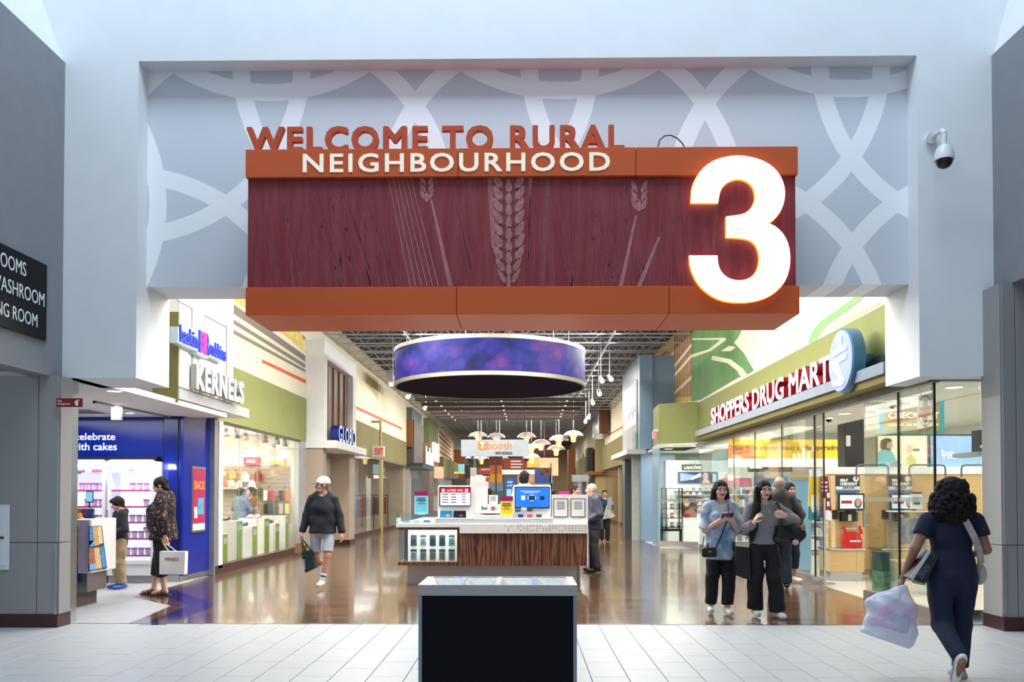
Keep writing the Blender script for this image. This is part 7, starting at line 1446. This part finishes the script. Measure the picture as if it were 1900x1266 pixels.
# 1 ---------------------------------------------------------------- woman with curly hair, walking away
p = atZ(1768, 1265)
def curly(s):
    s.ball((0, .02, .02), (.118, .13, .118), .03); s.ball((0, .045, -.11), (.172, .125, .13), .05); s.ball((.0, .07, -.20), (.14, .09, .09), .04)
    rq = random.Random(5)
    for k in range(620):
        a = rq.uniform(0, 2*math.pi); z = rq.uniform(-.29, .10); rr = .118*math.sqrt(max(.02, 1-((z-.02)/.118)**2)) if z > -.01 else .17*math.sqrt(max(.05, 1-((z+.11)/.2)**2)); s.ball((rr*math.cos(a)*1.02, .035+rr*math.sin(a)*.85, z), rq.uniform(.010, .02), .004)
    s.cone((0, -.2, .03), (0, -.2, -.25), .09, .09, .02, sub=True)
J1 = dict(sl=(.195, .01, 1.35), sr=(-.195, .01, 1.35), el=(.315, .05, 1.12), wl=(.385, -.03, .86), er=(-.255, .05, 1.11), wr=(-.17, -.2, 1.03), hl=(.095, 0, .88), hr=(-.095, 0, .88), kl=(.10, .03, .48), al=(.085, .34, .26), tl=(.09, .25, .07), kr=(-.09, -.03, .48), ar=(-.06, .0, .085), tr=(-.07, -.16, .03))
dn_navy = cot('dark_denim', (20, 28, 54), vs=20)
r1, j1, M1 = person('woman with dark curly hair in navy tee and jeans walking away at right', (p.x, p.y), R(176), 1.63, J1, (150, 104, 84), hairc=(16, 12, 14), hair=curly, girth=1.12, hipg=1.2, h=.0105,
    top=dict(mat=navy_cot, hem=.86, sleeve=.55, loose=.006, sr=(.07, .068, .06), name='t_shirt', hemr=.135, ripple=.003), bottom=dict(mat=dn_navy, end=.12, r=(.112, .078, .062), name='jeans', ripple=.003), shoes=dict(mat=mat('sneaker_grey', (150, 148, 150), .6, var=.2, vscale=20), sole=sole_w), hands={'l': dict(curl=1.1, n=(-1, 0, 0))})
# crossbody strap
st = MB(); pts = [(-.02, .09, 1.42), (-.06, .125, 1.34), (-.115, .135, 1.22), (-.17, .11, 1.1), (-.205, .06, 1.0), (-.215, -.02, .93)]
for a, c in zip(pts[:-1], pts[1:]):
    a, c = wp(M1, A3(a)*A3((1, 1.12, 1))), wp(M1, A3(c)*A3((1, 1.12, 1))); d = c-a; st.obox((a+c)/2, d, Vector((.7, .0, .45)), d.cross(Vector((.7, 0, .45))), d.length/2+.006, .026, .006)
q = thing('crossbody_strap', 'pale crossbody bag strap over the back of the curly haired woman', 'bag', wp(M1, (-.1, .13, 1.2))); st.build('strap', mat('strap_taupe', (176, 164, 160), .7, var=.15, vscale=20), q)
a = wp(M1, (-.235, -.04, .90)); MB().ball(a, (.05, .09, .09)).build('pouch', mat('pouch_taupe', (190, 182, 176), .7), q, True)
# box under her arm, bag hanging at the wrist
Yx = p.y+.02; q = thing('carton_under_arm', 'black and white product carton held under the curly haired woman\'s arm', 'box', atY(1715, 1080, Yx-.05))
ca = [atY(u, v, Yx-.12) for u, v in ((1688, 1072), (1722, 1021), (1742, 1032), (1716, 1086))]; MB().prism(ca, (0, .16, 0)).build('carton', mat('carton_black', (26, 28, 36), .4, var=.3, vscale=20), q)
MB().prism([atY(u, v, Yx-.122) for u, v in ((1688, 1072), (1722, 1021), (1727, 1024), (1694, 1076))], (0, -.004, 0)).build('carton_edge', mat('carton_white', (210, 206, 210), .4), q); MB().prism([atY(u, v, Yx-.122) for u, v in ((1700, 1066), (1718, 1046), (1726, 1052), (1711, 1078))], (0, -.004, 0)).build('carton_label', mat('carton_label', (60, 70, 84), .4, var=.6, vscale=60), q); MB().prism([atY(u, v, Yx-.124) for u, v in ((1692, 1078), (1714, 1082), (1716, 1087), (1693, 1082))], (0, -.004, 0)).build('carton_foot', mat('carton_lime', (150, 160, 70), .4), q)
pl_m = bpy.data.materials.new('thin_plastic'); pl_m.use_nodes = True; n, L, b = nodes_of(pl_m); b.inputs['Base Color'].default_value = (*lin((214, 222, 240)), 1); b.inputs['Roughness'].default_value = .25; b.inputs['Transmission Weight'].default_value = 0; b.inputs['Alpha'].default_value = .66
tcn = n.new('ShaderNodeTexCoord'); nzn = n.new('ShaderNodeTexNoise'); nzn.inputs['Scale'].default_value = 14; L.new(tcn.outputs['Object'], nzn.inputs['Vector']); bpn = n.new('ShaderNodeBump'); bpn.inputs['Strength'].default_value = .6; bpn.inputs['Distance'].default_value = .02; L.new(nzn.outputs['Fac'], bpn.inputs['Height']); L.new(bpn.outputs[0], b.inputs['Normal'])
q = thing('plastic_carrier_bag', 'translucent white carrier bag with a pink carton, hanging from the curly haired woman\'s hand', 'bag', atY(1655, 1195, p.y))
wl = wp(M1, j1['wl']+A3((.012, -.012, -.09)))
top_p = [(wl.x-.03, p.y), ]
bc = atY(1655, 1130, p.y)
s = Sdf((-.32, -.14, -.36), (.28, .14, .36), .012); wlx, wlz = wl.x-bc.x, wl.z-bc.z
s.cone((-.06, 0, -.16), (-.05, 0, .0), .16, .14, .05, (1.15, .62, 1)); s.cone((.07, 0, -.2), (.06, 0, .02), .12, .12, .05, (1.1, .62, 1)); s.cone((-.01, 0, -.02), (wlx, 0, wlz+.02), .12, .022, .05, (1, .55, 1)); s.ripple(.007, 26, 20, 34, .7); s.cut((-.02, 0, -.27), (-.35, 0, -1)); V, Q = s.mesh(); Mb = np.eye(4); Mb[:3, 3] = (bc.x, p.y+.0, bc.z); emit('plastic_skin', [(V, Q, 0)], [pl_m], q, Mb)
pk_m = mat('carton_pink', (214, 96, 178), .5, emit=.1); b_ = MB(); b_.obox(atY(1658, 1146, p.y), Vector((1, 0, -.3)), Vector((0, 1, 0)), Vector((.3, 0, 1)), .115, .05, .1); b_.build('pink_carton', pk_m, q)
pz = atY(1672, 1152, p.y-.06); MB().prism([atY(u, v, p.y-.052) for u, v in circ(1670, 1150, 17, 15)], (0, -.003, 0)).build('carton_ring', mat('ring_plum', (110, 50, 84), .5), q); MB().prism([atY(u, v, p.y-.057) for u, v in ((1662, 1144), (1686, 1148), (1684, 1170), (1660, 1164))], (0, -.003, 0)).build('carton_note', mat('note_white', (226, 226, 236), .5), q)

# 2 ---------------------------------------------------------------- girl in tie-dye tee with a phone
p = atZ(1338, 1140)
def hair_wavy(s): hair_long(s, .22, .078)
J2 = dict(el=(.205, -.02, 1.07), wl=(.105, -.2, 1.215), er=(-.20, -.02, 1.07), wr=(-.045, -.215, 1.205), al=(.075, -.02, .085), tl=(.09, -.18, .03), kl=(.09, -.05, .49), ar=(-.11, .12, .11), tr=(-.13, -.02, .035), kr=(-.105, .0, .49))
r2, j2, M2 = person('girl in a blue tie-dye tee looking up from her phone', (p.x, p.y), R(-4), 1.675, J2, (222, 178, 158), (150, 36, 52), hair=hair_wavy, h=.011, head_yaw=6, girth=1.0,
    top=dict(mat=tie, hem=.70, sleeve=.92, loose=.026, sr=(.068, .09, .1), hemr=.15, name='t_shirt', ripple=.006), bottom=dict(mat=black_cot, end=.13, r=(.098, .085, .076)), shoes=dict(mat=white_sh, sole=sole_w),
    hands={'l': dict(d=(-.5, -.5, .25), n=(-.4, .3, .6), curl=.9, tdir=(0, -1, .4)), 'r': dict(d=(.55, -.5, .25), n=(.4, .3, .6), curl=.9, tdir=(0, -1, .4))})
c = wp(M2, (.032, -.30, 1.27)); q = thing('smartphone', 'purple cased phone in the tie-dye girl\'s hands', 'phone', c); b_ = MB(); b_.obox(c, Vector((1, 0, .1)), Vector((0, .7, .7)), Vector((0, -.7, .7)), .075, .006, .038); b_.build('case', mat('phone_plum', (90, 66, 120), .4, var=.3, vscale=40), q); b_ = MB(); b_.obox(c+Vector((.05, -.012, .008)), Vector((1, 0, .1)), Vector((0, .7, .7)), Vector((0, -.7, .7)), .014, .004, .02); b_.build('camera_bump', black_m, q)
q = thing('crossbody_purse', 'small black purse on a thin strap at the tie-dye girl\'s hip', 'purse', wp(M2, (-.2, -.2, .62)))
c = wp(M2, (-.175, -.185, .80)); b_ = MB(); b_.bbox(c.x-.09, c.x+.09, c.y-.035, c.y+.035, c.z-.06, c.z+.06, .015); b_.build('pouch', mat('purse_black', (16, 16, 20), .35), q); B('clasp', c.x-.02, c.x+.02, c.y-.04, c.y-.035, c.z+.005, c.z+.02, mat('brass', (190, 150, 80), .3, .8), q)
b_ = MB(); b_.path([c+Vector((.085, 0, .06)), wp(M2, (-.02, -.19, 1.02)), wp(M2, (.05, -.16, 1.2)), wp(M2, (.085, -.11, 1.36)), wp(M2, (.09, -.02, 1.435))], .009, 6); b_.build('strap', mat('purse_black', (16, 16, 20), .35), q); b_ = MB(); b_.path([c+Vector((-.085, 0, .06)), wp(M2, (-.225, -.1, 1.0))], .006, 6); b_.build('strap', mat('purse_black', (16, 16, 20), .35), q)

# 3 ---------------------------------------------------------------- girl in grey hoodie
p = atZ(1418, 1146)
def hair_vlong(s):
    cap_hair(s, .013, -.08); s.cone((-.078, .01, .02), (-.10, -.01, -.22), .04, .05, .03); s.cone((-.10, -.01, -.2), (-.165, -.05, -.46), .055, .05, .03); s.cone((-.165, -.05, -.46), (-.2, -.07, -.62), .05, .025, .03); s.cone((.078, .02, .0), (.095, .04, -.2), .036, .04, .03); s.cone((0, .08, 0), (0, .1, -.3), .08, .07, .03); s.ripple(.004, 70, 50, 14); face_cut(s, .064, .058)
J3 = dict(sl=(.175, .01, 1.365), el=(.385, -.03, 1.205), wl=(.205, -.2, 1.275), er=(-.25, -.02, 1.09), wr=(-.19, -.22, 1.19), kl=(.115, -.06, .49), al=(.145, -.06, .085), tl=(.165, -.22, .03), ar=(-.085, .09, .10), tr=(-.095, -.05, .035), kr=(-.105, .01, .49))
hood_m = cot('heather_grey', (134, 134, 138), vs=60, var=.14)
r3, j3, M3 = person('girl in a grey hoodie with very long black hair walking beside the tie-dye girl', (p.x, p.y), R(2), 1.67, J3, (224, 182, 160), (150, 60, 70), hair=hair_vlong, h=.011, head_yaw=8,
    top=dict(mat=hood_m, hem=.915, sleeve=1.94, loose=.02, sr=(.066, .066, .05), hemr=.135, name='hoodie', hood=2, ripple=.006, neck=.07), bottom=dict(mat=black_cot, end=.05, r=(.1, .094, .098), ripple=.006), shoes=dict(mat=white_sh, sole=sole_w),
    hands={'l': dict(d=(-.85, -.1, .1), n=(-.1, .9, 0), curl=1.1, tdir=(0, 0, 1)), 'r': dict(d=(.15, -.35, .5), n=(.9, -.2, .1), curl=.6, tdir=(0, -.6, .5))})
q = thing('shoulder_bag', 'black shoulder bag with a pink charm under the hoodie girl\'s arm', 'bag', wp(M3, (.3, -.1, .95))); c = wp(M3, (.27, -.12, 1.06)); s = Sdf((-.25, -.16, -.2), (.25, .16, .2), .011); s.cone((-.1, 0, -.05), (.12, 0, -.04), .095, .085, .03, (1, .65, 1)); s.cone((-.09, 0, .03), (.13, 0, .02), .07, .07, .03, (1, .55, 1)); s.ripple(.006, 30, 30, 30); V, Q = s.mesh(); Mb = np.eye(4); Mb[:3, 3] = tuple(c); emit('pouch', [(V, Q, 0)], [mat('leather_black', (18, 17, 20), .3, bump=.3, bscale=30)], q, Mb)
b_ = MB(); b_.path([c+Vector((-.1, -.02, .06)), wp(M3, (.17, -.16, 1.3)), wp(M3, (.15, -.08, 1.435)), wp(M3, (.15, .06, 1.43))], .012, 6); b_.build('strap', mat('leather_black', (18, 17, 20), .3), q); MB().ball(c+Vector((.05, -.1, -.11)), (.04, .03, .035)).build('charm', mat('charm_pink', (222, 170, 186), .9), q, True); MB().ball(c+Vector((.15, -.08, .07)), (.03, .03, .04)).build('charm', mat('charm_tan', (190, 120, 90), .9), q, True)
q = thing('black_shopping_bag', 'tall black paper shopping bag hanging between the two girls', 'bag', atY(1379, 1078, p.y-.05)); Yb_ = p.y-.08; ca = [atY(u, v, Yb_) for u, v in ((1365, 1068), (1393, 1078), (1391, 1016), (1366, 1014))]; MB().prism(ca, (0, .1, 0)).build('sack', mat('paper_black', (14, 14, 16), .4), q); MB().prism([atY(u, v, Yb_) for u, v in ((1366, 1014), (1391, 1016), (1382, 992), (1366, 990))], (0, .09, 0)).build('sack_top', mat('paper_taupe', (70, 64, 62), .4, var=.2), q); MB().path([atY(1368, 992, Yb_), atY(1380, 985, Yb_), wp(M3, j3['wr'])-Vector((0, 0, .02)), atY(1385, 1000, Yb_)], .006, 6).build('handle', black_m, q)
MB().lathe([(.03, 0), (.036, .004), (.03, .008)], (0, 0, 0), 16).build('emblem', mat('emblem_white', (200, 200, 200), .5), q); e = q.children[-1]; e.matrix_parent_inverse = q.matrix_basis.inverted(); e.matrix_basis = Matrix.Translation(atY(1372, 1022, Yb_-.002)) @ Matrix.Rotation(R(90), 4, 'X')

# 4 ---------------------------------------------------------------- man in dark jacket from behind, and a companion
p = atZ(1447, 1093); jk = mat('leather_jacket', (24, 24, 28), .55, var=.2, vscale=8, bump=.25, bscale=30)
person('balding man in a dark jacket seen from behind at the drugstore glass', (p.x, p.y), R(172), 1.79, dict(er=(-.30, .02, 1.12), wr=(-.3, -.14, .92), el=(.26, .03, 1.1), kl=(.1, -.02, .49), al=(.11, .05, .085), tl=(.13, -.1, .03)), (190, 146, 124), hairc=(120, 112, 108), hair=hair_bald, fem=False, girth=1.2, hipg=1.05, top=dict(mat=jk, hem=.78, loose=.025, sr=(.085, .075, .058), hemr=.15, name='jacket', neck=.06, ripple=.006), bottom=dict(mat=dn_navy, end=.07, r=(.1, .085, .08), name='jeans'), shoes=dict(mat=mat('shoe_black', (20, 18, 18), .4)), h=.014)
p = atZ(1466, 1081)
person('dark haired woman in black half hidden behind the balding man', (p.x, p.y), R(20), 1.70, None, (190, 140, 116), hair=hair_wavy, girth=1.05, top=dict(mat=black_cot, hem=.8, loose=.02, name='blouse'), bottom=dict(mat=dn_navy, end=.24, r=(.095, .075, .07)), shoes=dict(mat=white_sh, sole=sole_w), h=.015, lod=True)

# 5 ---------------------------------------------------------------- man with a cap
p = atZ(598, 1090)
def cap_extra(root, j, Mx, hm_):
    capm = mat('cap_white', (218, 218, 222), .8, var=.05); s = Sdf((-.14, -.24, -.06), (.14, .16, .2), .007); s.ball((0, .016, .045), (.092, .108, .10), .01); s.cut((0, 0, .022), (0, .08, -1)); V, Q = s.mesh(); emit('cap_crown', [(xf(V, hm_), Q, 0)], [capm], root, Mx)
    s = Sdf((-.12, -.24, -.02), (.12, -.0, .12), .006); s.cone((0, -.09, .042), (0, -.135, .03), .075, .055, .01, (1, 1, .14)); V, Q = s.mesh(); emit('cap_brim', [(xf(V, hm_), Q, 0)], [mat('cap_brim_grey', (120, 120, 126), .8)], root, Mx)
    s = Sdf((-.1, -.15, -.16), (.1, .05, .02), .008); s.ball((0, -.045, -.075), (.06, .06, .045), .02); s.ball((0, -.05, -.03), (.05, .08, .035), .012, sub=True); V, Q = s.mesh(); emit('beard', [(xf(V, hm_), Q, 0)], [mat('beard_grey', (176, 160, 150), .9)], root, Mx)
    for S_ in 'lr':
        a = j['a'+S_]; k_ = j['k'+S_]; d = (k_-a)/np.linalg.norm(k_-a); s = Sdf(a-.12, a+.24, .009); s.cone(a+d*.0, a+d*.13, .046, .05, .005, cap=True); V, Q = s.mesh(); emit('sock', [(V, Q, lambda c: (np.abs((c-a)@d-.085) < .012).astype(int))], [mat('sock_white', (220, 218, 214), .9), mat('sock_stripe', (60, 64, 72), .9)], root, Mx)
J5 = dict(el=(.255, .03, 1.10), wl=(.30, -.03, .845), er=(-.25, .03, 1.10), wr=(-.305, -.03, .86), hl=(.10, 0, .9), hr=(-.10, 0, .9), kl=(.095, -.10, .50), al=(.015, -.14, .10), tl=(-.005, -.30, .055), kr=(-.11, .03, .48), ar=(-.09, .36, .33), tr=(-.07, .28, .12))
shell = mat('navy_fleece', (20, 26, 38), .8, var=.15, vscale=8, bump=.3, bscale=50); shorts = mat('shorts_ice', (176, 190, 204), .75, var=.08, vscale=6, bump=.25, bscale=30)
r5, j5, M5 = person('man in a white cap, navy jacket and pale shorts walking with shopping bags', (p.x, p.y), R(4), 1.78, J5, (196, 140, 118), hairc=(120, 110, 104), hair=hair_short_m, head_yaw=-72, fem=False, girth=1.18, hipg=1.05, belly=.0, h=.013,
    top=dict(mat=shell, hem=.84, loose=.02, sr=(.074, .068, .05), hemr=.178, name='jacket', hood=1, ripple=.006), bottom=dict(mat=shorts, end=.55, r=(.09, .082, .08), name='shorts'), shoes=dict(mat=white_sh, sole=sole_w), extra=cap_extra, hands={'r': dict(curl=1.1), 'l': dict(curl=.5)})
# shorts need legs that stop above the knee: handled by r/end; his bags
hw = wp(M5, j5['wr']+A3((-.01, -.01, -.09))); dgm = mat('paper_bottle_green', (14, 50, 48), .5, var=.1)
q = thing('green_paper_bag', 'dark green paper bag in the capped man\'s hand', 'bag', atY(574, 1065, hw.y)); Yb_ = hw.y-.06; MB().prism([atY(u, v, Yb_) for u, v in ((559, 1026), (576, 1020), (585, 1054), (566, 1063))], (.02, .12, 0)).build('sack', dgm, q); MB().path([atY(562, 1025, Yb_), hw, atY(574, 1020, Yb_)], .007, 6).build('handle', black_m, q); MB().path([atY(566, 1024, Yb_+.1), hw, atY(577, 1020, Yb_+.1)], .007, 6).build('handle', black_m, q)
a0_, a1_ = atY(567.5, 1056, Yb_-.003), atY(564.5, 1036, Yb_-.003); text('Roots', a0_, a1_-a0_, Vector((0, 1, 0)).cross(a1_-a0_)*-1, (a1_-a0_).length*.9, .04, .002, whit, q)
q = thing('brown_paper_bag', 'small kraft paper bag beside the green one in the capped man\'s hand', 'bag', atY(553, 1028, hw.y)); MB().prism([atY(u, v, Yb_+.02) for u, v in ((549, 1010), (559, 1007), (560, 1024), (558, 1029), (546, 1026))], (0, .08, 0)).build('sack', mat('kraft', (176, 134, 88), .7), q); MB().path([atY(552, 1009, Yb_+.05), hw+Vector((-.02, 0, .01)), atY(558, 1008, Yb_+.05)], .004, 6).build('handle', mat('kraft', (176, 134, 88), .7), q)

# 6 ---------------------------------------------------------------- woman in floral top
p = atZ(302, 1104)
def hair_bun(s): cap_hair(s, .011, -.06); s.ball((0, .09, .05), (.05, .045, .05), .02); s.ripple(.003, 60, 60, 40); face_cut(s, .058, .06)
def glasses(root, j, Mx, hm_):
    b = MB()
    for sg in (-1, 1): b.path([(sg*.032+.021*math.cos(a), -.097, .004+.016*math.sin(a)) for a in [2*math.pi*k/12 for k in range(13)]], .0022, 5); b.path([(sg*.054, -.095, .008), (sg*.078, -.02, .006), (sg*.08, .01, -.002)], .0022, 5)
    b.path([(-.011, -.098, .008), (.011, -.098, .008)], .0022, 5); V = np.array(b.v); b.v = [tuple(q) for q in xf(xf(V, hm_), Mx)]; b.build('glasses', mat('glasses_black', (20, 18, 20), .3), root)
    b = MB(); [b.ball((sg*.082, .012, -.05), (.006, .006, .014), 8, 6) for sg in (-1, 1)]; V = np.array(b.v); b.v = [tuple(q) for q in xf(xf(V, hm_), Mx)]; b.build('earrings', mat('earring_silver', (214, 206, 200), .3, .8), root)
J6 = dict(head=(0, -.045, 1.585), sl=(.185, .02, 1.37), sr=(-.185, .02, 1.37), el=(.27, .08, 1.10), wl=(.27, .12, .86), er=(-.25, -.03, 1.1), wr=(-.16, -.2, 1.0), kl=(.095, .0, .48), al=(.095, .06, .085), tl=(.11, -.10, .03), kr=(-.095, -.10, .48), ar=(-.09, -.16, .085), tr=(-.105, -.32, .03))
r6, j6, M6 = person('woman in a black floral blouse and glasses holding a white paper bag', (p.x, p.y), R(-86), 1.755, J6, (212, 164, 142), hairc=(30, 20, 20), hair=hair_bun, head_pitch=24, girth=1.36, hipg=1.18, belly=.06, h=.0125,
    top=dict(mat=floral, hem=.80, loose=.028, sr=(.088, .08, .062), sleeve=1.9, hemr=.17, name='blouse', ripple=.006, neck=.085), bottom=dict(mat=black_cot, end=.27, r=(.115, .088, .075), name='cropped_trousers'), extra=glasses, hands={'l': dict(curl=1.0)})
sandal = mat('sandal_brown', (40, 28, 26), .5)
for S_ in 'lr':
    a, t_ = j6['a'+S_], j6['t'+S_]; b_ = MB(); s = Sdf((-.07, -.2, -.01), (.07, .12, .04), .008); s.cone((0, .05, .0), (.01, -.16, .0), .045, .05, .01); s.cut((0, 0, .018), (0, 0, 1)); s.cut((0, 0, 0.001), (0, 0, -1)); V, Q = s.mesh(); V = V+A3((a[0], a[1], 0)); emit('sandal_sole', [(V, Q, 0)], [sandal], r6, M6)
    for yy, zz in ((-.09, .05), (-.05, .066), (-.02, .078)): b_.path([tuple(A3((a[0]+math.cos(an)*.05, a[1]+yy+.02*math.cos(an), .012+math.sin(an)*zz))) for an in [math.pi*k/8 for k in range(9)]], .009, 6)
    b_.v = [tuple(q) for q in xf(np.array(b_.v), M6)]; b_.build('sandal_straps', sandal, r6)
hw = wp(M6, j6['wl']+A3((0, .0, -.1))); q = thing('white_paper_bag', 'white paper shopping bag hanging from the floral woman\'s hand', 'bag', atY(320, 1067, hw.y)); Yb_ = hw.y-.06; pw = mat('paper_white', (248, 246, 244), .6, bump=.2, bscale=12)
MB().prism([atY(u, v, Yb_) for u, v in ((296, 1023.5), (343.5, 1024), (342, 1066.5), (295.5, 1066))], (0, .11, 0)).build('sack', pw, q); a0_, c_ = atY(306, 1041, Yb_), atY(332, 1035, Yb_); text('MINISO', (a0_.x, Yb_, a0_.z), (1, 0, 0), (0, 0, 1), c_.x-a0_.x, c_.z-a0_.z, .002, mat('bag_letter_red', (160, 40, 36), .5), q, bold=.015)
for yy in (0, .1): MB().path([atY(314, 1024, Yb_+yy), hw+Vector((-.025, 0, 0)), hw+Vector((.025, 0, 0)), atY(328, 1024, Yb_+yy)], .005, 6).build('handle', pw, q)
B('fold_line', atY(296, 1041, Yb_).x, atY(343, 1041, Yb_).x, Yb_-.001, Yb_, atY(320, 1042, Yb_).z, atY(320, 1041.6, Yb_).z, mat('fold_grey', (190, 190, 192), .6), q)

# 7 ---------------------------------------------------------------- boy
p = atZ(221, 1093)
def hair_boy(s): cap_hair(s, .02, -.05); s.cone((-.05, -.075, .085), (.05, -.08, .085), .035, .035, .02); s.ripple(.005, 60, 60, 50); face_cut(s, .045, .062)
clog = mat('clog_blue', (40, 90, 170), .5, var=.6, vscale=30)
J7 = dict(head=(0, -.04, 1.565), el=(.225, .0, 1.1), wl=(.11, -.23, 1.02), er=(-.225, .0, 1.1), wr=(-.1, -.23, 1.02), sl=(.155, .01, 1.37), sr=(-.155, .01, 1.37))
dj = mat('black_denim_jacket', (30, 32, 38), .8, var=.2, vscale=12, bump=.3, bscale=60)
r7, j7, M7 = person('boy in a dark denim jacket and khaki cargo trousers at the ice cream counter', (p.x, p.y), R(-42), 1.47, J7, (214, 166, 142), hairc=(26, 20, 20), hair=hair_boy, head_yaw=-18, head_pitch=20, fem=False, girth=.92, hipg=.9, h=.0125,
    top=dict(mat=dj, hem=.80, loose=.03, sr=(.078, .07, .056), hemr=.135, name='jacket', hood=1, sleeve=1.9), bottom=dict(mat=cot('khaki', (158, 136, 106), vs=14), end=.1, r=(.098, .086, .07), name='cargo_trousers', ripple=.007), shoes=dict(mat=clog))
B('cargo_pocket', *(lambda c: (c.x-.05, c.x+.05, c.y-.03, c.y+.03, c.z-.07, c.z+.07))(wp(M7, (.15, -.0, .66))), cot('khaki', (158, 136, 106)), r7, .012)

# 8 ---------------------------------------------------------------- old man at the kiosk
p = atZ(1102, 1062); quilt = mat('navy_windbreaker', (38, 48, 66), .45, var=.25, vscale=6, bump=.35, bscale=25)
person('grey haired man in a navy windbreaker standing at the kiosk end', (p.x+.02, p.y), R(-92), 1.74, dict(head=(0, -.07, 1.57), nb=(0, -.01, 1.43), el=(.25, .08, 1.1), wl=(.2, -.16, .98), er=(-.24, .02, 1.1), wr=(-.16, -.2, 1.0), ar=(-.09, -.02, .085), tr=(-.1, -.18, .03)), (204, 158, 138), hairc=(150, 146, 144), hair=hair_bald, fem=False, girth=1.12, belly=.03, top=dict(mat=quilt, hem=.82, loose=.03, sr=(.085, .078, .06), hemr=.15, name='windbreaker', hood=1, ripple=.006), bottom=dict(mat=cot('charcoal_trousers', (44, 46, 54)), end=.06, r=(.1, .086, .082)), shoes=dict(mat=mat('shoe_black', (20, 18, 18), .4)), h=.013)
# 9 ---------------------------------------------------------------- distant woman
p = atZ(1122, 1006)
r9, j9, M9 = person('short haired woman in a teal top walking up the street with a tote', (p.x, p.y), R(0), 1.66, dict(wl=(.2, -.12, 1.12), el=(.25, .0, 1.12)), (206, 162, 140), hairc=(24, 20, 20), hair=hair_crop, top=dict(mat=cot('teal_top', (26, 60, 80)), hem=.84, loose=.02, name='blouse', sleeve=1.6), bottom=dict(mat=black_cot, end=.09, r=(.1, .086, .08)), shoes=dict(mat=black_m, sole=sole_w), h=.017, lod=True)
q = thing('slanted_tote', 'pale tote with papers on the distant woman\'s shoulder', 'bag', wp(M9, (.25, -.15, .9))); Yb_ = p.y-.2; MB().prism([atY(u, v, Yb_) for u, v in ((1119, 964), (1128, 938), (1142, 958), (1132, 962))], (0, .08, 0)).build('sack', mat('tote_pale', (176, 172, 164), .6, var=.4, vscale=10), q); MB().path([atY(1127, 940, Yb_), wp(M9, (.12, -.1, 1.42)), atY(1120, 962, Yb_)], .012, 6).build('strap', whit, q); MB().prism([atY(u, v, Yb_-.02) for u, v in ((1126, 926), (1134, 922), (1138, 936), (1130, 942))], (0, .02, 0)).build('papers', mat('papers_grey', (150, 158, 170), .6), q)
# 10 --------------------------------------------------------------- clerk inside the kiosk
B('kiosk_floor', kx(755)+.45, kx(1072)-.4, 14.36, 17.2, kz(1050), kz(1050)+.004, black_m, K)
def hair_clerk(s): cap_hair(s, .022, -.1); s.ball((0, .06, -.03), (.095, .075, .08), .03); s.ripple(.005, 60, 60, 60)
person('kiosk clerk with black hair and white shirt behind the blue screen', (atY(973, 900, 14.95).x, 14.95), R(170), 1.58, None, (120, 84, 70), hairc=(12, 10, 12), hair=hair_clerk, top=dict(mat=cot('white_shirt', (222, 220, 216)), hem=.86, loose=.02, name='shirt', neck=.06), bottom=dict(mat=black_cot), shoes=dict(mat=black_m), h=.015, lod=True, z0=kz(1050)+.004)
# 11 --------------------------------------------------------------- people farther off
for u, Y_, H_, rz, lb, c in ((1067, 21, 1.74, 60, 'man in a dark jacket behind the framed notices of the kiosk', (28, 40, 52)), (1027, 33, 1.7, 150, 'distant shopper in black beside the blue screen', (24, 24, 28)), (908, 27, 1.72, 200, 'distant shopper in black left of the coloured totem', (20, 20, 24))):
    x_ = atY(u, 900, Y_).x; person(lb, (x_, Y_), R(rz), H_, None, (196, 150, 128), hairc=(50, 44, 42), hair=hair_short_m, fem=False, top=dict(mat=cot('jacket'+str(c), c), hem=.84, loose=.02, name='jacket'), bottom=dict(mat=black_cot), shoes=dict(mat=black_m), h=.02, lod=True)
# 12 --------------------------------------------------------------- shoppers in the shoe store
x_ = atY(447, 900, 20.3).x; person('woman in a grey blue shirt with tied hair, back turned in the shoe store', (x_, 20.3), R(160), 1.68, dict(er=(-.3, -.05, 1.15), wr=(-.28, -.28, 1.1), el=(.3, -.08, 1.16), wl=(.36, -.25, 1.1)), (214, 170, 148), hairc=(60, 44, 36), hair=hair_bun, top=dict(mat=cot('chambray', (112, 124, 140)), hem=.8, loose=.03, name='shirt', sleeve=1.9), bottom=dict(mat=black_cot), shoes=dict(mat=black_m), h=.016, lod=True, girth=1.1)
x_ = atY(467, 900, 21.0).x; person('woman in a brown top facing the grey blue shirt in the shoe store', (x_, 20.95), R(-40), 1.70, None, (190, 140, 112), hairc=(40, 30, 28), hair=hair_bun, top=dict(mat=cot('ochre_brown', (110, 76, 40)), hem=.84, loose=.02, name='blouse', sleeve=.6), bottom=dict(mat=black_cot), shoes=dict(mat=black_m), h=.017, lod=True)
